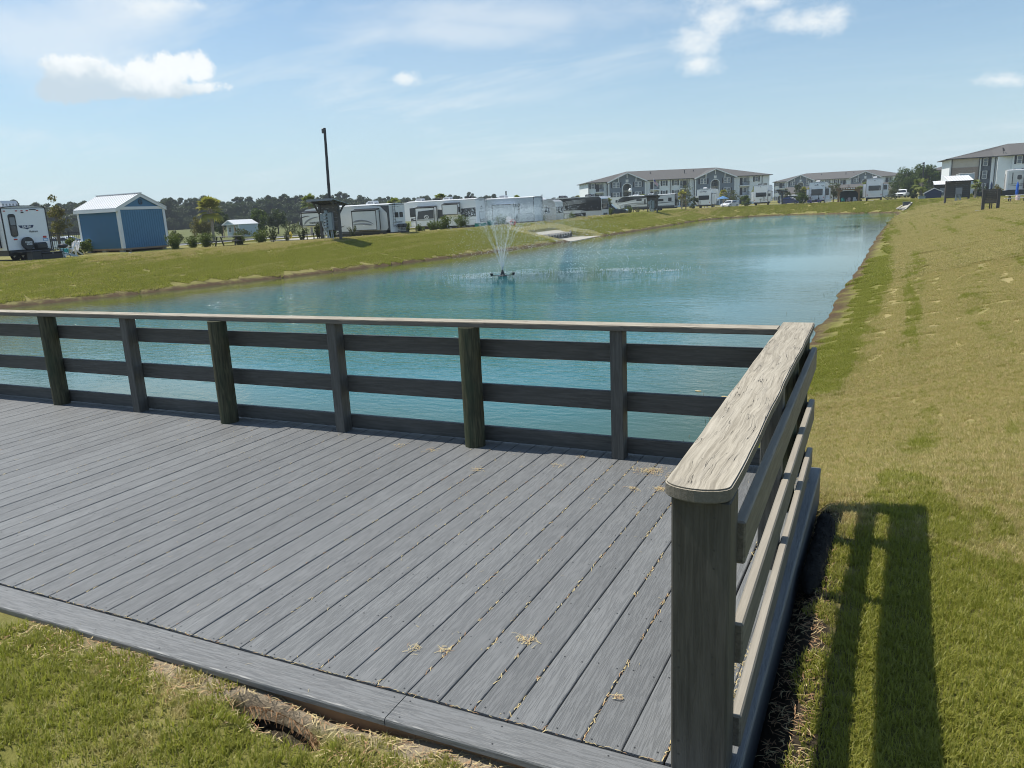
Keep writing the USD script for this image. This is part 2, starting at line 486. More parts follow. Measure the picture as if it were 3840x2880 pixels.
def lawn_colors(g, pos, s):
    """Green and straw patches of the mown lawn, shared by the soil sheet and the blades."""
    big = g.noise(g.mapping(pos, scale=(1, 0.45, 1)), 0.42, 5, 0.65, 0.3)
    mow = g.noise(g.mapping(pos, scale=(1.5, 0.05, 1), rot=(0, 0, 0.06)), 1.0, 4, 0.6, 0.25)
    mid = g.noise(g.mapping(pos, scale=(1, 0.6, 1)), 1.9, 5, 0.65)
    dry = g.math('add', g.math('add', g.math('multiply', big, 0.45), g.math('multiply', mow, 0.65)), g.math('multiply', mid, 0.45))
    dry = g.step(dry, 0.50, 0.96)
    wet = g.math('subtract', 1.0, g.step(s, 0.6, 3.0))          # greener towards the water
    xyz = g.add('separate_xyz', vector=pos)
    close = g.math('subtract', 1.0, g.step(xyz + '.y', 1.5, 5.0))   # watered round the deck
    dry = g.math('subtract', dry, g.math('add', g.math('multiply', wet, 0.55), g.math('multiply', close, 0.40)), clamp=True)
    # the left bank is greener, with a browner lip
    # worn mower tracks running away along the right bank
    worn = None
    for x0, kx, wd in ((1.05, 0.031, 0.42), (-0.1, 0.031, 0.38), (1.8, 0.070, 0.5), (0.45, 0.047, 0.3)):
        off = g.math('absolute', g.math('subtract', xyz + '.x', g.math('add', x0, g.math('multiply', xyz + '.y', kx))))
        off = g.math('add', off, g.math('multiply', g.math('subtract', g.noise(pos, 1.6, 5, 0.7), 0.5), 0.5))
        mk = g.math('subtract', 1.0, g.step(off, 0.0, wd))
        worn = mk if worn is None else g.math('maximum', worn, mk)
    worn = g.math('multiply', g.math('multiply', worn, g.step(xyz + '.y', 7.0, 12.0)), g.math('add', 0.15, g.math('multiply', g.noise(pos, 0.5, 4, 0.6), 0.85)))
    dry = g.math('add', dry, g.math('multiply', worn, 0.58), True)
    left = g.math('subtract', 1.0, g.step(xyz + '.x', -24.0, -12.0))
    left = g.math('maximum', left, g.step(xyz + '.y', 115.0, 140.0))
    lipb = g.math('multiply', g.step(s, 6.0, 8.5), g.math('subtract', 1.0, g.step(s, 9.5, 14.0)))
    foot = g.math('subtract', 1.0, g.step(s, 0.7, 2.0))
    k = g.math('add', 0.42, g.math('add', g.math('multiply', lipb, 0.45), g.math('multiply', foot, 0.5)))
    dry = g.math('multiply', dry, g.math('add', g.math('multiply', left, k), g.math('subtract', 1.0, left)), True)
    return g.math('add', dry, g.math('multiply', g.math('multiply', left, foot), 0.16), True)


def lawn_material():
    g = Graph()
    pos = g.add('geometry', 'position')
    s = g.add('attribute', 'fac', attribute='shore')
    dry = lawn_colors(g, pos, s)
    fine = g.math('add', g.math('multiply', g.noise(pos, 26.0, 5, 0.7), 0.45), g.math('multiply', g.noise(g.mapping(pos, scale=(1, 0.7, 1)), 4.5, 7, 0.78), 0.55))
    finer = g.noise(pos, 90.0, 3, 0.7)
    f2 = g.math('add', g.math('multiply', fine, 0.6), g.math('multiply', finer, 0.4))
    green = g.mix(f2, (0.070, 0.074, 0.014), (0.250, 0.240, 0.060))
    straw = g.mix(f2, (0.17, 0.142, 0.056), (0.52, 0.43, 0.21))
    dry = g.math('multiply', dry, 0.85)
    col = g.mix(dry, green, straw)
    soil = g.mix(fine, (0.035, 0.022, 0.012), (0.13, 0.085, 0.045))
    edge = g.math('subtract', 1.0, g.step(g.math('add', s, g.math('multiply', g.math('subtract', g.noise(pos, 1.7, 6, 0.75), 0.5), 2.2)), 0.05, 0.75))
    col = g.mix(edge, col, soil)
    tuftn = g.noise(pos, 1.1, 6, 0.72)
    col = g.mix(g.math('multiply', g.step(tuftn, 0.46, 0.66), 0.35), col, g.mix(0.65, col, (0.03, 0.036, 0.008)))
    # bare sandy soil along the deck's front edge
    xyz = g.add('separate_xyz', vector=pos)
    nb = g.math('multiply', g.math('subtract', g.noise(pos, 9.0, 5, 0.7), 0.5), 0.22)
    sand = g.mix(f2, (0.16, 0.125, 0.085), (0.42, 0.35, 0.25))
    fr = g.math('multiply', g.step(g.math('add', xyz + '.y', nb), -0.13, -0.03), g.math('subtract', 1.0, g.step(xyz + '.y', 0.3, 0.4)))
    fr = g.math('multiply', fr, g.math('subtract', 1.0, g.step(xyz + '.x', -0.5, 0.0)))
    fr = g.math('multiply', fr, g.step(xyz + '.x', -4.0, -2.4))
    col = g.mix(fr, col, sand)
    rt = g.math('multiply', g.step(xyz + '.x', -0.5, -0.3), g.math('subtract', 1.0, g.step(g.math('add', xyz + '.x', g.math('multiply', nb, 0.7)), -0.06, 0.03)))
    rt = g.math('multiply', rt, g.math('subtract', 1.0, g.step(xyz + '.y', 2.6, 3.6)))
    col = g.mix(rt, col, g.mix(fine, (0.012, 0.010, 0.007), (0.07, 0.055, 0.038)))  # right trench: dirt, with the shadow beside the deck painted in as near black
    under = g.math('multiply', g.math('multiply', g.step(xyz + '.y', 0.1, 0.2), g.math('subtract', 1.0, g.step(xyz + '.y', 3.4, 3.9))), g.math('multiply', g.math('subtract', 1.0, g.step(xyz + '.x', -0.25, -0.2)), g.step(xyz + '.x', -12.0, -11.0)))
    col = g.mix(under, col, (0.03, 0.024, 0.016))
    far = g.step(xyz + '.y', 165.0, 190.0)
    leftfar = g.math('subtract', 1.0, g.step(xyz + '.x', -75.0, -56.0))
    col = g.mix(leftfar, col, g.mix(g.noise(pos, 0.25, 5, 0.65), (0.05, 0.075, 0.02), (0.17, 0.17, 0.06)))
    b = g.add('bump', 'normal', height=g.math('add', g.math('multiply', fine, 0.7), g.math('multiply', finer, 0.3)), strength=0.75, distance=0.05)
    p = g.add('principled_bsdf', 'BSDF', base_color=col, roughness=0.85, specular_ior_level=0.15, normal=b)
    return g.done('lawn', surface=p)


lawn = ground_mesh()
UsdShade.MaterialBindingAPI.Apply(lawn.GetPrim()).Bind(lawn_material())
tag(lawn.GetPrim(), 'mown lawn in green and straw patches sloping down to the pond', 'lawn', kind='structure')


def water_material():
    g = Graph()
    pos = g.add('geometry', 'position')
    s = g.add('attribute', 'fac', attribute='shore')
    # wind ripples, weaker near the left bank's shelter
    r1 = g.noise(g.mapping(pos, scale=(1.0, 2.2, 1), rot=(0, 0, 0.38)), 1.75, 3, 0.5, 0.9)
    r2 = g.noise(g.mapping(pos, scale=(1.3, 2.2, 1), rot=(0, 0, -0.25)), 3.9, 3, 0.6, 0.6)
    patch = g.step(g.noise(g.mapping(pos, scale=(0.6, 1, 1)), 0.13, 3, 0.5), 0.30, 0.62)
    lee = g.step(s, 1.5, 15.0)
    px = g.add('separate_xyz', vector=pos)
    nearw = g.math('subtract', 1.0, g.step(px + '.y', 16.0, 48.0))
    amp = g.math('multiply', g.math('add', 0.25, g.math('multiply', patch, 0.75)), g.math('add', 0.05, g.math('multiply', lee, 0.95)))
    amp = g.math('multiply', amp, g.math('add', 0.50, g.math('multiply', nearw, 1.0)))
    # rings and chop where the fountain's drops come down
    xyz = g.add('separate_xyz', vector=pos)
    cxy = g.add('vector_math', 'vector', math_type='subtract', vector1=pos, vector2=FALL[0])
    dx = g.add('vector_math', 'value', math_type='dot_product', vector1=cxy, vector2=FALL[1])
    dy = g.add('vector_math', 'value', math_type='dot_product', vector1=cxy, vector2=FALL[2])
    rr = g.math('sqrt', g.math('add', g.math('multiply', dx, dx), g.math('multiply', dy, dy)))
    chop = g.math('subtract', 1.0, g.step(g.math('add', rr, g.math('multiply', g.math('subtract', g.noise(pos, 0.5, 4, 0.6), 0.5), 1.0)), 0.5, 1.05))
    r3 = g.noise(pos, 3.6, 4, 0.7)
    h = g.math('add', g.math('multiply', g.math('add', g.math('multiply', r1, 1.0), g.math('multiply', r2, 0.33)), amp), g.math('multiply', g.math('multiply', r3, chop), 1.7))
    b = g.add('bump', 'normal', height=h, strength=1.0, distance=RIPPLE)
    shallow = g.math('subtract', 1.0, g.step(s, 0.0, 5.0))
    shallow = g.math('maximum', g.math('multiply', shallow, 0.75), g.math('multiply', g.math('subtract', 1.0, g.step(s, 3.0, 11.0)), g.math('subtract', 1.0, g.step(px + '.x', -30.0, -16.0))))  # beyond the shallows, the left bank's green reflection painted into the water colour
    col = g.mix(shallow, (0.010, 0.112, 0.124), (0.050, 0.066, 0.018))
    col = g.mix(g.math('multiply', chop, 0.6), col, (0.004, 0.120, 0.122))
    p = g.add('principled_bsdf', 'BSDF', base_color=col, roughness=0.03, ior=1.42, specular_ior_level=0.5, normal=b)
    return g.done('water', surface=p)


FOUNTAIN = at(1885, 1035, WATER)
_c, _e, _n = at(2065, 1040, WATER), np.array([CR[0], CR[1], 0]) / math.hypot(CR[0], CR[1]), np.array([CF[0], CF[1], 0]) / math.hypot(CF[0], CF[1])
FALL = (tuple(_c), tuple(_e / 6.3), tuple(_n / 4.6))
RIPPLE = 0.24


def water_mesh():
    xs, ys = np.arange(-48, 7.01, 1.0), np.arange(2, 166, 1.0)
    X, Y = np.meshgrid(xs, ys, indexing='ij')
    x, y = X.ravel(), Y.ravel()
    s = -shore_distance(x, y)
    nx, ny = len(xs), len(ys)
    i, j = np.meshgrid(np.arange(nx - 1), np.arange(ny - 1), indexing='ij')
    a = (i * ny + j).ravel()
    f = np.c_[a, a + ny, a + ny + 1, a + 1]
    f = f[(s[f] > -2.0).any(1)]
    v, f, s = compact(np.c_[x, y, 0 * x + WATER], f, s)
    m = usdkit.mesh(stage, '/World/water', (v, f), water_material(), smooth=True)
    UsdGeom.PrimvarsAPI(m).CreatePrimvar('shore', Sdf.ValueTypeNames.FloatArray, 'vertex').Set(Vt.FloatArray.FromNumpy(s.astype(np.float32)))
    tag(m.GetPrim(), 'turquoise pond water with wind ripples', 'water', kind='structure')


water_mesh()
# ------------------------------------------------------------------ the deck and its railing
def board_material(name, axis, light, dark, groove=0.6, rnd=0.12, stain=0.25):
    """Moulded composite board: fine grooves along its length, tone differing from board to board."""
    g = Graph()
    tc = g.add('texture_coordinate', 'object')
    rv = g.add('object_info', 'random')
    off = g.add('combine_xyz', 'vector', x=g.math('multiply', rv, 37.0), y=g.math('multiply', rv, 91.0), z=0.0)
    v = g.add('vector_math', 'vector', math_type='add', vector1=tc, vector2=off)
    st = (1, 0.045, 1) if axis == 'y' else (0.045, 1, 1)
    lines = g.noise(g.mapping(v, scale=st), 150.0, 3, 0.55, 1.2)
    wavy = g.noise(g.mapping(v, scale=tuple(np.array(st) ** 0.8)), 60.0, 4, 0.6, 1.5)
    gr = g.math('add', g.math('multiply', lines, 0.6), g.math('multiply', wavy, 0.4))
    gr = g.step(gr, 0.40, 0.56)
    blot = g.noise(tc, 2.3, 5, 0.65)
    speck = g.noise(tc, 160.0, 2, 0.6)
    col = g.mix(gr, dark, light)
    col = g.mix(g.math('multiply', g.step(blot, 0.4, 0.75), stain), col, tuple(np.array(light) * (1.25, 1.27, 1.27)))
    col = g.mix(g.math('multiply', g.step(speck, 0.55, 0.8), 0.25), col, tuple(np.array(light) * 1.7))
    k = g.math('add', 1 - rnd, g.math('multiply', rv, 2 * rnd))
    col = g.mix(1.0, col, g.add('combine_color', 'color', r=k, g=k, b=k), 'multiply')
    b = g.add('bump', 'normal', height=g.math('add', gr, g.math('multiply', speck, 0.3)), strength=groove, distance=0.0022)
    M[name] = g.done(name, surface=g.add('principled_bsdf', 'BSDF', base_color=col, roughness=0.52, specular_ior_level=0.45, normal=b))


def weathered(name, axis):
    """Grey, checked softwood of the handrail: silvery grain with dark streaks, knots and cracks along it."""
    g = Graph()
    tc = g.add('texture_coordinate', 'object')
    st = (1, 0.035, 1) if axis == 'y' else (0.035, 1, 1)
    warp = g.noise(tc, 3.2, 3, 0.5)
    v0 = g.mapping(tc, scale=st)
    v = g.add('vector_math', 'vector', math_type='add', vector1=v0, vector2=g.add('combine_xyz', 'vector', x=g.math('multiply', warp, 0.05 if axis == 'y' else 0.0), y=g.math('multiply', warp, 0.0 if axis == 'y' else 0.05), z=0.0))
    grain = g.noise(v, 130.0, 5, 0.65, 0.5)
    broad = g.noise(v, 17.0, 4, 0.6, 0.8)
    blotch = g.noise(g.mapping(tc, scale=tuple(np.array(st) ** 0.55)), 17.0, 6, 0.7, 0.5)
    crack = g.noise(v, 48.0, 2, 0.5, 0.4)
    crack = g.math('subtract', 1.0, g.step(g.math('absolute', g.math('subtract', crack, 0.5)), 0.0, 0.008))
    crack = g.math('multiply', crack, g.step(g.noise(tc, 5.0, 2), 0.42, 0.55))
    col = g.mix(g.step(grain, 0.30, 0.72), (0.245, 0.215, 0.165), (0.43, 0.385, 0.305))
    col = g.mix(g.math('multiply', g.step(broad, 0.45, 0.70), 0.45), col, (0.50, 0.455, 0.37))
    col = g.mix(g.math('multiply', g.step(blotch, 0.54, 0.74), 0.62), col, (0.19, 0.17, 0.145))
    knots = g.add('voronoi_texture', feature='f1', vector=g.mapping(tc, scale=(1, 0.55, 1) if axis == 'y' else (0.55, 1, 1)), scale=4.2, randomness=1.0) + '.distance'
    kn = g.math('subtract', 1.0, g.step(g.math('add', knots, g.math('multiply', g.math('subtract', g.noise(tc, 26.0, 4), 0.5), 0.10)), 0.05, 0.15))
    col = g.mix(g.math('multiply', kn, 0.7), col, (0.12, 0.10, 0.08))
    col = g.mix(crack, col, (0.035, 0.03, 0.026))
    hgt = g.math('subtract', g.math('add', g.math('multiply', grain, 0.5), g.math('multiply', broad, 0.4)), g.math('multiply', crack, 1.3))
    b = g.add('bump', 'normal', height=hgt, strength=0.8, distance=0.004)
    # the sawn edges and undersides keep some of the old grey stain
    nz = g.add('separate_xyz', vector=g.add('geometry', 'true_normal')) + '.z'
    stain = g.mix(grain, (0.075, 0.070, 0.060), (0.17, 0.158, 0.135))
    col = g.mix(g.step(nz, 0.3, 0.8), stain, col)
    M[name] = g.done(name, surface=g.add('principled_bsdf', 'BSDF', base_color=col, roughness=0.75, specular_ior_level=0.25, normal=b))


def stained(name, color, axis, knots=True, wear=0.3):
    """Board under dark grey stain: faint grain, paler worn spots and a few knots."""
    g = Graph()
    tc = g.add('texture_coordinate', 'object')
    rv = g.add('object_info', 'random')
    off = g.add('combine_xyz', 'vector', x=g.math('multiply', rv, 13.0), y=g.math('multiply', rv, 29.0), z=g.math('multiply', rv, 17.0))
    tc = g.add('vector_math', 'vector', math_type='add', vector1=tc, vector2=off)
    st = {'x': (0.06, 1, 1), 'y': (1, 0.06, 1), 'z': (1, 1, 0.06)}[axis]
    v = g.mapping(tc, scale=st)
    grain = g.noise(v, 70.0, 5, 0.65, 0.7)
    blotch = g.noise(g.mapping(tc, scale=tuple(np.array(st) ** 0.4)), 6.0, 5, 0.65)
    c = np.array(color)
    col = g.mix(g.step(grain, 0.3, 0.75), tuple(c * 0.68), tuple(c * 1.28))
    col = g.mix(g.math('multiply', g.step(blotch, 0.5, 0.78), wear), col, tuple(c * 1.9))
    if knots:
        kd = g.add('voronoi_texture', feature='f1', vector=g.mapping(tc, scale=tuple(np.array(st) ** 0.35)), scale=2.6, randomness=1.0) + '.distance'
        kn = g.math('subtract', 1.0, g.step(kd, 0.03, 0.075))
        col = g.mix(g.math('multiply', kn, 0.6), col, tuple(c * 2.1))
    b = g.add('bump', 'normal', height=grain, strength=0.5, distance=0.003)
    if axis == 'y':  # the stain has weathered off the upper edges
        nz = g.add('separate_xyz', vector=g.add('geometry', 'true_normal')) + '.z'
        col = g.mix(g.step(nz, 0.5, 0.9), col, g.mix(grain, (0.22, 0.195, 0.155), (0.40, 0.36, 0.295)))
    M[name] = g.done(name, surface=g.add('principled_bsdf', 'BSDF', base_color=col, roughness=0.62, specular_ior_level=0.35, normal=b))


board_material('composite_y', 'y', (0.164, 0.167, 0.166), (0.122, 0.125, 0.125), rnd=0.10)
board_material('composite_x', 'x', (0.168, 0.171, 0.171), (0.112, 0.115, 0.116), rnd=0.04)
weathered('weathered_x', 'x')
weathered('weathered_y', 'y')
stained('stain_x', (0.074, 0.072, 0.066), 'x')
stained('stain_y', (0.125, 0.116, 0.098), 'y')
stained('stain_z', (0.080, 0.078, 0.071), 'z')
stained('stain_post', (0.062, 0.059, 0.052), 'z', wear=0.4)
plain('fascia', (0.060, 0.063, 0.066), 0.55, 0.2, 12, stretch=(1, 0.1, 1), bump=0.3)


def log_material():
    g = Graph()
    tc = g.add('texture_coordinate', 'object')
    rv = g.add('object_info', 'random')
    tc = g.add('vector_math', 'vector', math_type='add', vector1=tc, vector2=g.add('combine_xyz', 'vector', x=g.math('multiply', rv, 11.0), y=0.0, z=g.math('multiply', rv, 7.0)))
    v = g.mapping(tc, scale=(1, 1, 0.07))
    grain = g.noise(v, 60.0, 5, 0.65, 0.5)
    br = g.noise(g.mapping(tc, scale=(1, 1, 0.35)), 6.0, 5, 0.65)
    col = g.mix(g.step(grain, 0.3, 0.75), (0.028, 0.029, 0.018), (0.105, 0.098, 0.058))
    col = g.mix(g.math('multiply', g.step(br, 0.42, 0.7), 0.7), col, (0.030, 0.048, 0.026))
    col = g.mix(g.math('multiply', g.step(br, 0.62, 0.8), 0.5), col, (0.15, 0.125, 0.08))
    k = g.math('add', 0.75, g.math('multiply', rv, 0.5))
    col = g.mix(1.0, col, g.add('combine_color', 'color', r=k, g=k, b=k), 'multiply')
    b = g.add('bump', 'normal', height=grain, strength=0.7, distance=0.006)
    M['log'] = g.done('log', surface=g.add('principled_bsdf', 'BSDF', base_color=col, roughness=0.75, specular_ior_level=0.2, normal=b))


log_material()
plain('steel_screw', (0.03, 0.03, 0.03), 0.5, 0.1)
plain('straw', (0.50, 0.40, 0.20), 0.8, 0.35, 30)
plain('straw_red', (0.34, 0.20, 0.10), 0.8, 0.35, 30)

YB, SKB, SKF = 0.1623, 0.0287, 0.0095
PITCHB, X0B = 0.1455, -0.4937
LDK = 3.1204


def rail_y(x):
    return LDK + SKF * x


def rounded_board(p0, p1, w, t, c=0.006):
    """A board with eased top edges lying from p0 to p1 (points of its top face's middle)."""
    a, b = np.array(p0, float), np.array(p1, float)
    d = (b - a) / np.linalg.norm(b - a)
    s = np.cross(d, (0, 0, 1.0))
    prof = [(-w / 2, -t), (-w / 2, -c), (-w / 2 + c * 0.35, -c * 0.3), (-w / 2 + c, 0), (w / 2 - c, 0), (w / 2 - c * 0.35, -c * 0.3), (w / 2, -c), (w / 2, -t)]
    n = len(prof)
    v = [p + s * u + np.array([0, 0, q]) for p in (a, b) for u, q in prof]
    f = [[i, n + i, n + (i + 1) % n] for i in range(n)] + [[i, n + (i + 1) % n, (i + 1) % n] for i in range(n)]
    f += [[0, i, i + 1] for i in range(1, n - 1)] + [[n, n + i + 1, n + i] for i in range(1, n - 1)]
    return np.array(v), np.array(f)


def build_deck():
    rnd = random.Random(5)
    dk = thing('deck', 'grey composite plank fishing deck at the edge of the pond, dry grass in its joints', 'deck')
    far = LDK + 0.26
    screws = MB()
    for k in range(-1, 74):
        xc = X0B - PITCHB * (k + 0.5)
        w = PITCHB - 0.0036
        if k == -1:
            xc, w = X0B + 0.069, 0.128
        dz = rnd.uniform(-0.0012, 0.0012)
        y1 = min(far + SKF * xc, 3.37)
        m = mesh(dk, 'deck_board', rounded_board((xc, YB + 0.004, dz), (xc + SKB * (y1 - YB), y1, dz), w, 0.025), 'composite_y')
        if xc > -5.2:
            for yy in (YB + 0.03, 0.62, 1.03, 1.44, 1.85, 2.26, 2.67, 3.02):
                for e in (-0.042, 0.042):
                    screws.raw(*disc((xc + SKB * yy + e + rnd.uniform(-.006, .006), yy + rnd.uniform(-.012, .012), 0.0016 + dz), 0.0036))
    for a, b in ((-1.503, -0.256), (-5.2, -1.507), (-11.0, -5.204)):
        mesh(dk, 'border_board', rounded_board((a, YB / 2 - 0.002, 0.001), (b, YB / 2 - 0.002, 0.001), YB - 0.006, 0.030, 0.009), 'composite_x')
        for xx in np.arange(a + 0.03, b, 0.405):
            for yy in (0.03, 0.125):
                screws.raw(*disc((xx + rnd.uniform(-.02, .02), yy, 0.0022), 0.0036))
    tag(mesh(dk, 'screw_head', screws, 'steel_screw'), kind='stuff')
    mesh(dk, 'edge_board', rounded_board((-0.305, 0.166, -0.003), (-0.256, 3.36, -0.003), 0.10, 0.03, 0.008), 'composite_y')
    mesh(dk, 'fascia', MB().bar((-0.275, 0.16, -0.150), (-0.226, 3.37, -0.150), 0.034, 0.226), 'fascia')
    mesh(dk, 'fascia', MB().box(-11, -0.245, 3.385, 3.42, -0.27, -0.03), 'fascia')
    rim = MB().box(-11, -0.27, 0.03, 0.068, -0.27, -0.032)
    mesh(dk, 'rim_joist', rim, 'joist', label='raw brown timber joist showing under the border board')
    jo = MB()
    for x in np.arange(-10.8, -0.3, 0.41):
        jo.box(x, x + 0.04, 0.07, 3.38, -0.25, -0.032)
    mesh(dk, 'floor_joist', jo, 'joist')
    for x in (-9.1, -6.6, -4.1, -1.6):
        mesh(dk, 'pile', MB().tube([(x, 3.0, -2.4), (x, 3.0, -0.26)], 0.09, 12), 'log', smooth=40)
    return dk


def disc(c, r, n=6):
    a = np.linspace(0, 2 * np.pi, n, endpoint=False)
    v = np.c_[c[0] + r * np.cos(a), c[1] + r * np.sin(a), np.full(n, c[2])]
    return v, np.array([[0, i, i + 1] for i in range(1, n - 1)])


plain('joist', (0.26, 0.15, 0.075), 0.8, 0.3, 8, stretch=(0.2, 1, 1))
build_deck()


def log_post(parent, x, y, z0, z1, r, seed):
    rs = np.random.default_rng(seed)
    zz = np.linspace(z0, z1, 12)
    a = np.linspace(0, 2 * np.pi, 20, endpoint=False)
    v = []
    for z in zz:
        rr = r * (1 + 0.035 * (meshkit.noise(np.c_[np.cos(a) * 2 + seed, np.sin(a) * 2, np.full(20, z * 2.2)], seed) - 0.5))
        v.append(np.c_[x + rr * np.cos(a), y + rr * np.sin(a), np.full(20, z)])
    v = np.vstack(v + [np.array([[x, y, z0], [x, y, z1]])])
    f = []
    for i in range(len(zz) - 1):
        for k in range(20):
            p, q = i * 20 + k, i * 20 + (k + 1) % 20
            f += [[p, q, q + 20], [p, q + 20, p + 20]]
    n = 20 * len(zz)
    f += [[n, (k + 1) % 20, k] for k in range(20)] + [[n + 1, n - 20 + k, n - 20 + (k + 1) % 20] for k in range(20)]
    return mesh(parent, 'round_post', (v, np.array(f)), 'log', smooth=50)


def wavy_cap(x0, x1, y0, y1, z0, z1, axis, seed, round_end=False):
    """A thick plank with slightly uneven edges; the near end of the right one is sawn to a round nose."""
    if axis == 'y':
        L, W = (y0, y1), (x0, x1)
    else:
        L, W = (x0, x1), (y0, y1)
    t = np.linspace(L[0], L[1], int((L[1] - L[0]) / 0.09) + 2)
    n1 = 0.006 * (meshkit.fbm(np.c_[t * 3, t * 0 + seed, t * 0], 3, seed) - 0.5) * 2
    n2 = 0.006 * (meshkit.fbm(np.c_[t * 3, t * 0 + seed + 5, t * 0], 3, seed) - 0.5) * 2
    lo, hi = W[0] + n1, W[1] + n2
    if round_end:
        lo[0], hi[0] = W[0], W[1]
    pts = [(b, a) for a, b in zip(t, lo)] + [(b, a) for a, b in zip(t[::-1], hi[::-1])]
    if round_end:
        c, r = (W[0] + W[1]) / 2, (W[1] - W[0]) / 2
        arc = [(c + r * math.cos(q), t[0] - 0.62 * r * math.sin(q)) for q in np.linspace(0, math.pi, 15)[1:-1]]
        pts += arc
    if axis == 'x':
        pts = [(b, a) for a, b in pts]
    p = Polygon(pts).buffer(0)
    c = 0.005
    m = MB()
    rings = [(p.buffer(-c), z0), (p, z0 + c), (p, z1 - c), (p.buffer(-c, join_style=2), z1)]
    m.prism(p, 'z', z0 + c, z1 - c)
    q = p.buffer(-c, join_style=2)
    m.prism(q, 'z', z1 - c - 0.001, z1)
    m.prism(q, 'z', z0, z0 + c + 0.001)
    return m


def build_railing():
    ra = thing('timber_railing', 'dark grey timber railing with weathered flat handrail around the deck', 'railing')
    H0, H1 = 0.958, 1.0
    # far run: square posts painted dark, round logs between them
    sq = [-6.5719, -4.0396, -1.5354]
    for x in sq + [-9.13]:
        y = rail_y(x)
        mesh(ra, 'square_post', MB().bbox(x - 0.092, x, y, y + 0.115, -0.30, H0, 0.004), 'stain_z')
    for i, (px, py) in enumerate(((211, 1519), (843, 1590), (1771, 1680))):
        p = at(px, py, 0.0)
        log_post(ra, p[0] - 0.01, p[1] + 0.075, -0.5, H0, 0.083, i + 2)
    log_post(ra, -10.4, rail_y(-10.4) + 0.08, -0.5, H0, 0.083, 9)
    rows = ((0.704, 0.842), (0.339, 0.483), (0.012, 0.133))
    for zi, (z0, z1) in enumerate(rows):
        cuts = [(-12.2, -6.62), (-6.615, -1.585), (-1.58, -0.30)] if zi != 1 else [(-12.2, -4.10), (-4.095, -0.30)]
        for a, b in cuts:
            y = rail_y((a + b) / 2)
            ya, yb = rail_y(a) + 0.118, rail_y(b) + 0.118
            m = MB().bbox(a, b, -0.019, 0.019, z0, z1, 0.004)
            k = (yb - ya) / (b - a)
            m.v = [np.c_[v[:, 0], v[:, 1] + 0.019 + ya + k * (v[:, 0] - a), v[:, 2]] for v in m.v]
            mesh(ra, 'rail_board', m, 'stain_x')
    for i, (a, b) in enumerate(((-12.2, -8.03), (-8.025, -0.492))):
        m = wavy_cap(a, b, -0.03, 0.135, H0, H1 - 0.002, 'x', 11 + i)
        m.v = [np.c_[v[:, 0], v[:, 1] + LDK + SKF * v[:, 0], v[:, 2]] for v in m.v]
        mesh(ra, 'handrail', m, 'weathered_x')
    # right run
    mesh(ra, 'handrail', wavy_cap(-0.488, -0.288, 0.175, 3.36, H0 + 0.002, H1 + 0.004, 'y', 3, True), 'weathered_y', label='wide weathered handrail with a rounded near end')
    mesh(ra, 'square_post', MB().bbox(-0.466, -0.288, 0.152, 0.292, -0.45, H0, 0.006), 'stain_post', label='thick near end post of the right railing')
    mesh(ra, 'square_post', MB().bbox(-0.405, -0.306, 1.70, 1.79, -0.25, H0, 0.004), 'stain_z')
    log_post(ra, -0.39, 2.55, -0.5, H0, 0.08, 21)
    log_post(ra, -0.39, 3.26, -0.5, H0, 0.083, 22)
    for z0, z1 in ((0.700, 0.845), (0.345, 0.49), (0.03, 0.150)):
        m = MB().bbox(-0.300, -0.264, 0.290, 3.33, z0, z1, 0.006)
        mesh(ra, 'rail_board', m, 'stain_y')
    sc = MB()
    for z in (0.905, 0.80, 0.74, 0.44, 0.38, 0.11, 0.06):
        for x in (-0.44, -0.335):
            a = np.linspace(0, 2 * np.pi, 6, endpoint=False)
            sc.raw(np.c_[x + 0.004 * np.cos(a), np.full(6, 0.1512), z + 0.004 * np.sin(a)], [[0, i, i + 1] for i in range(1, 5)])
    tag(mesh(ra, 'screw_head', sc, 'steel_screw'), kind='stuff')


build_railing()


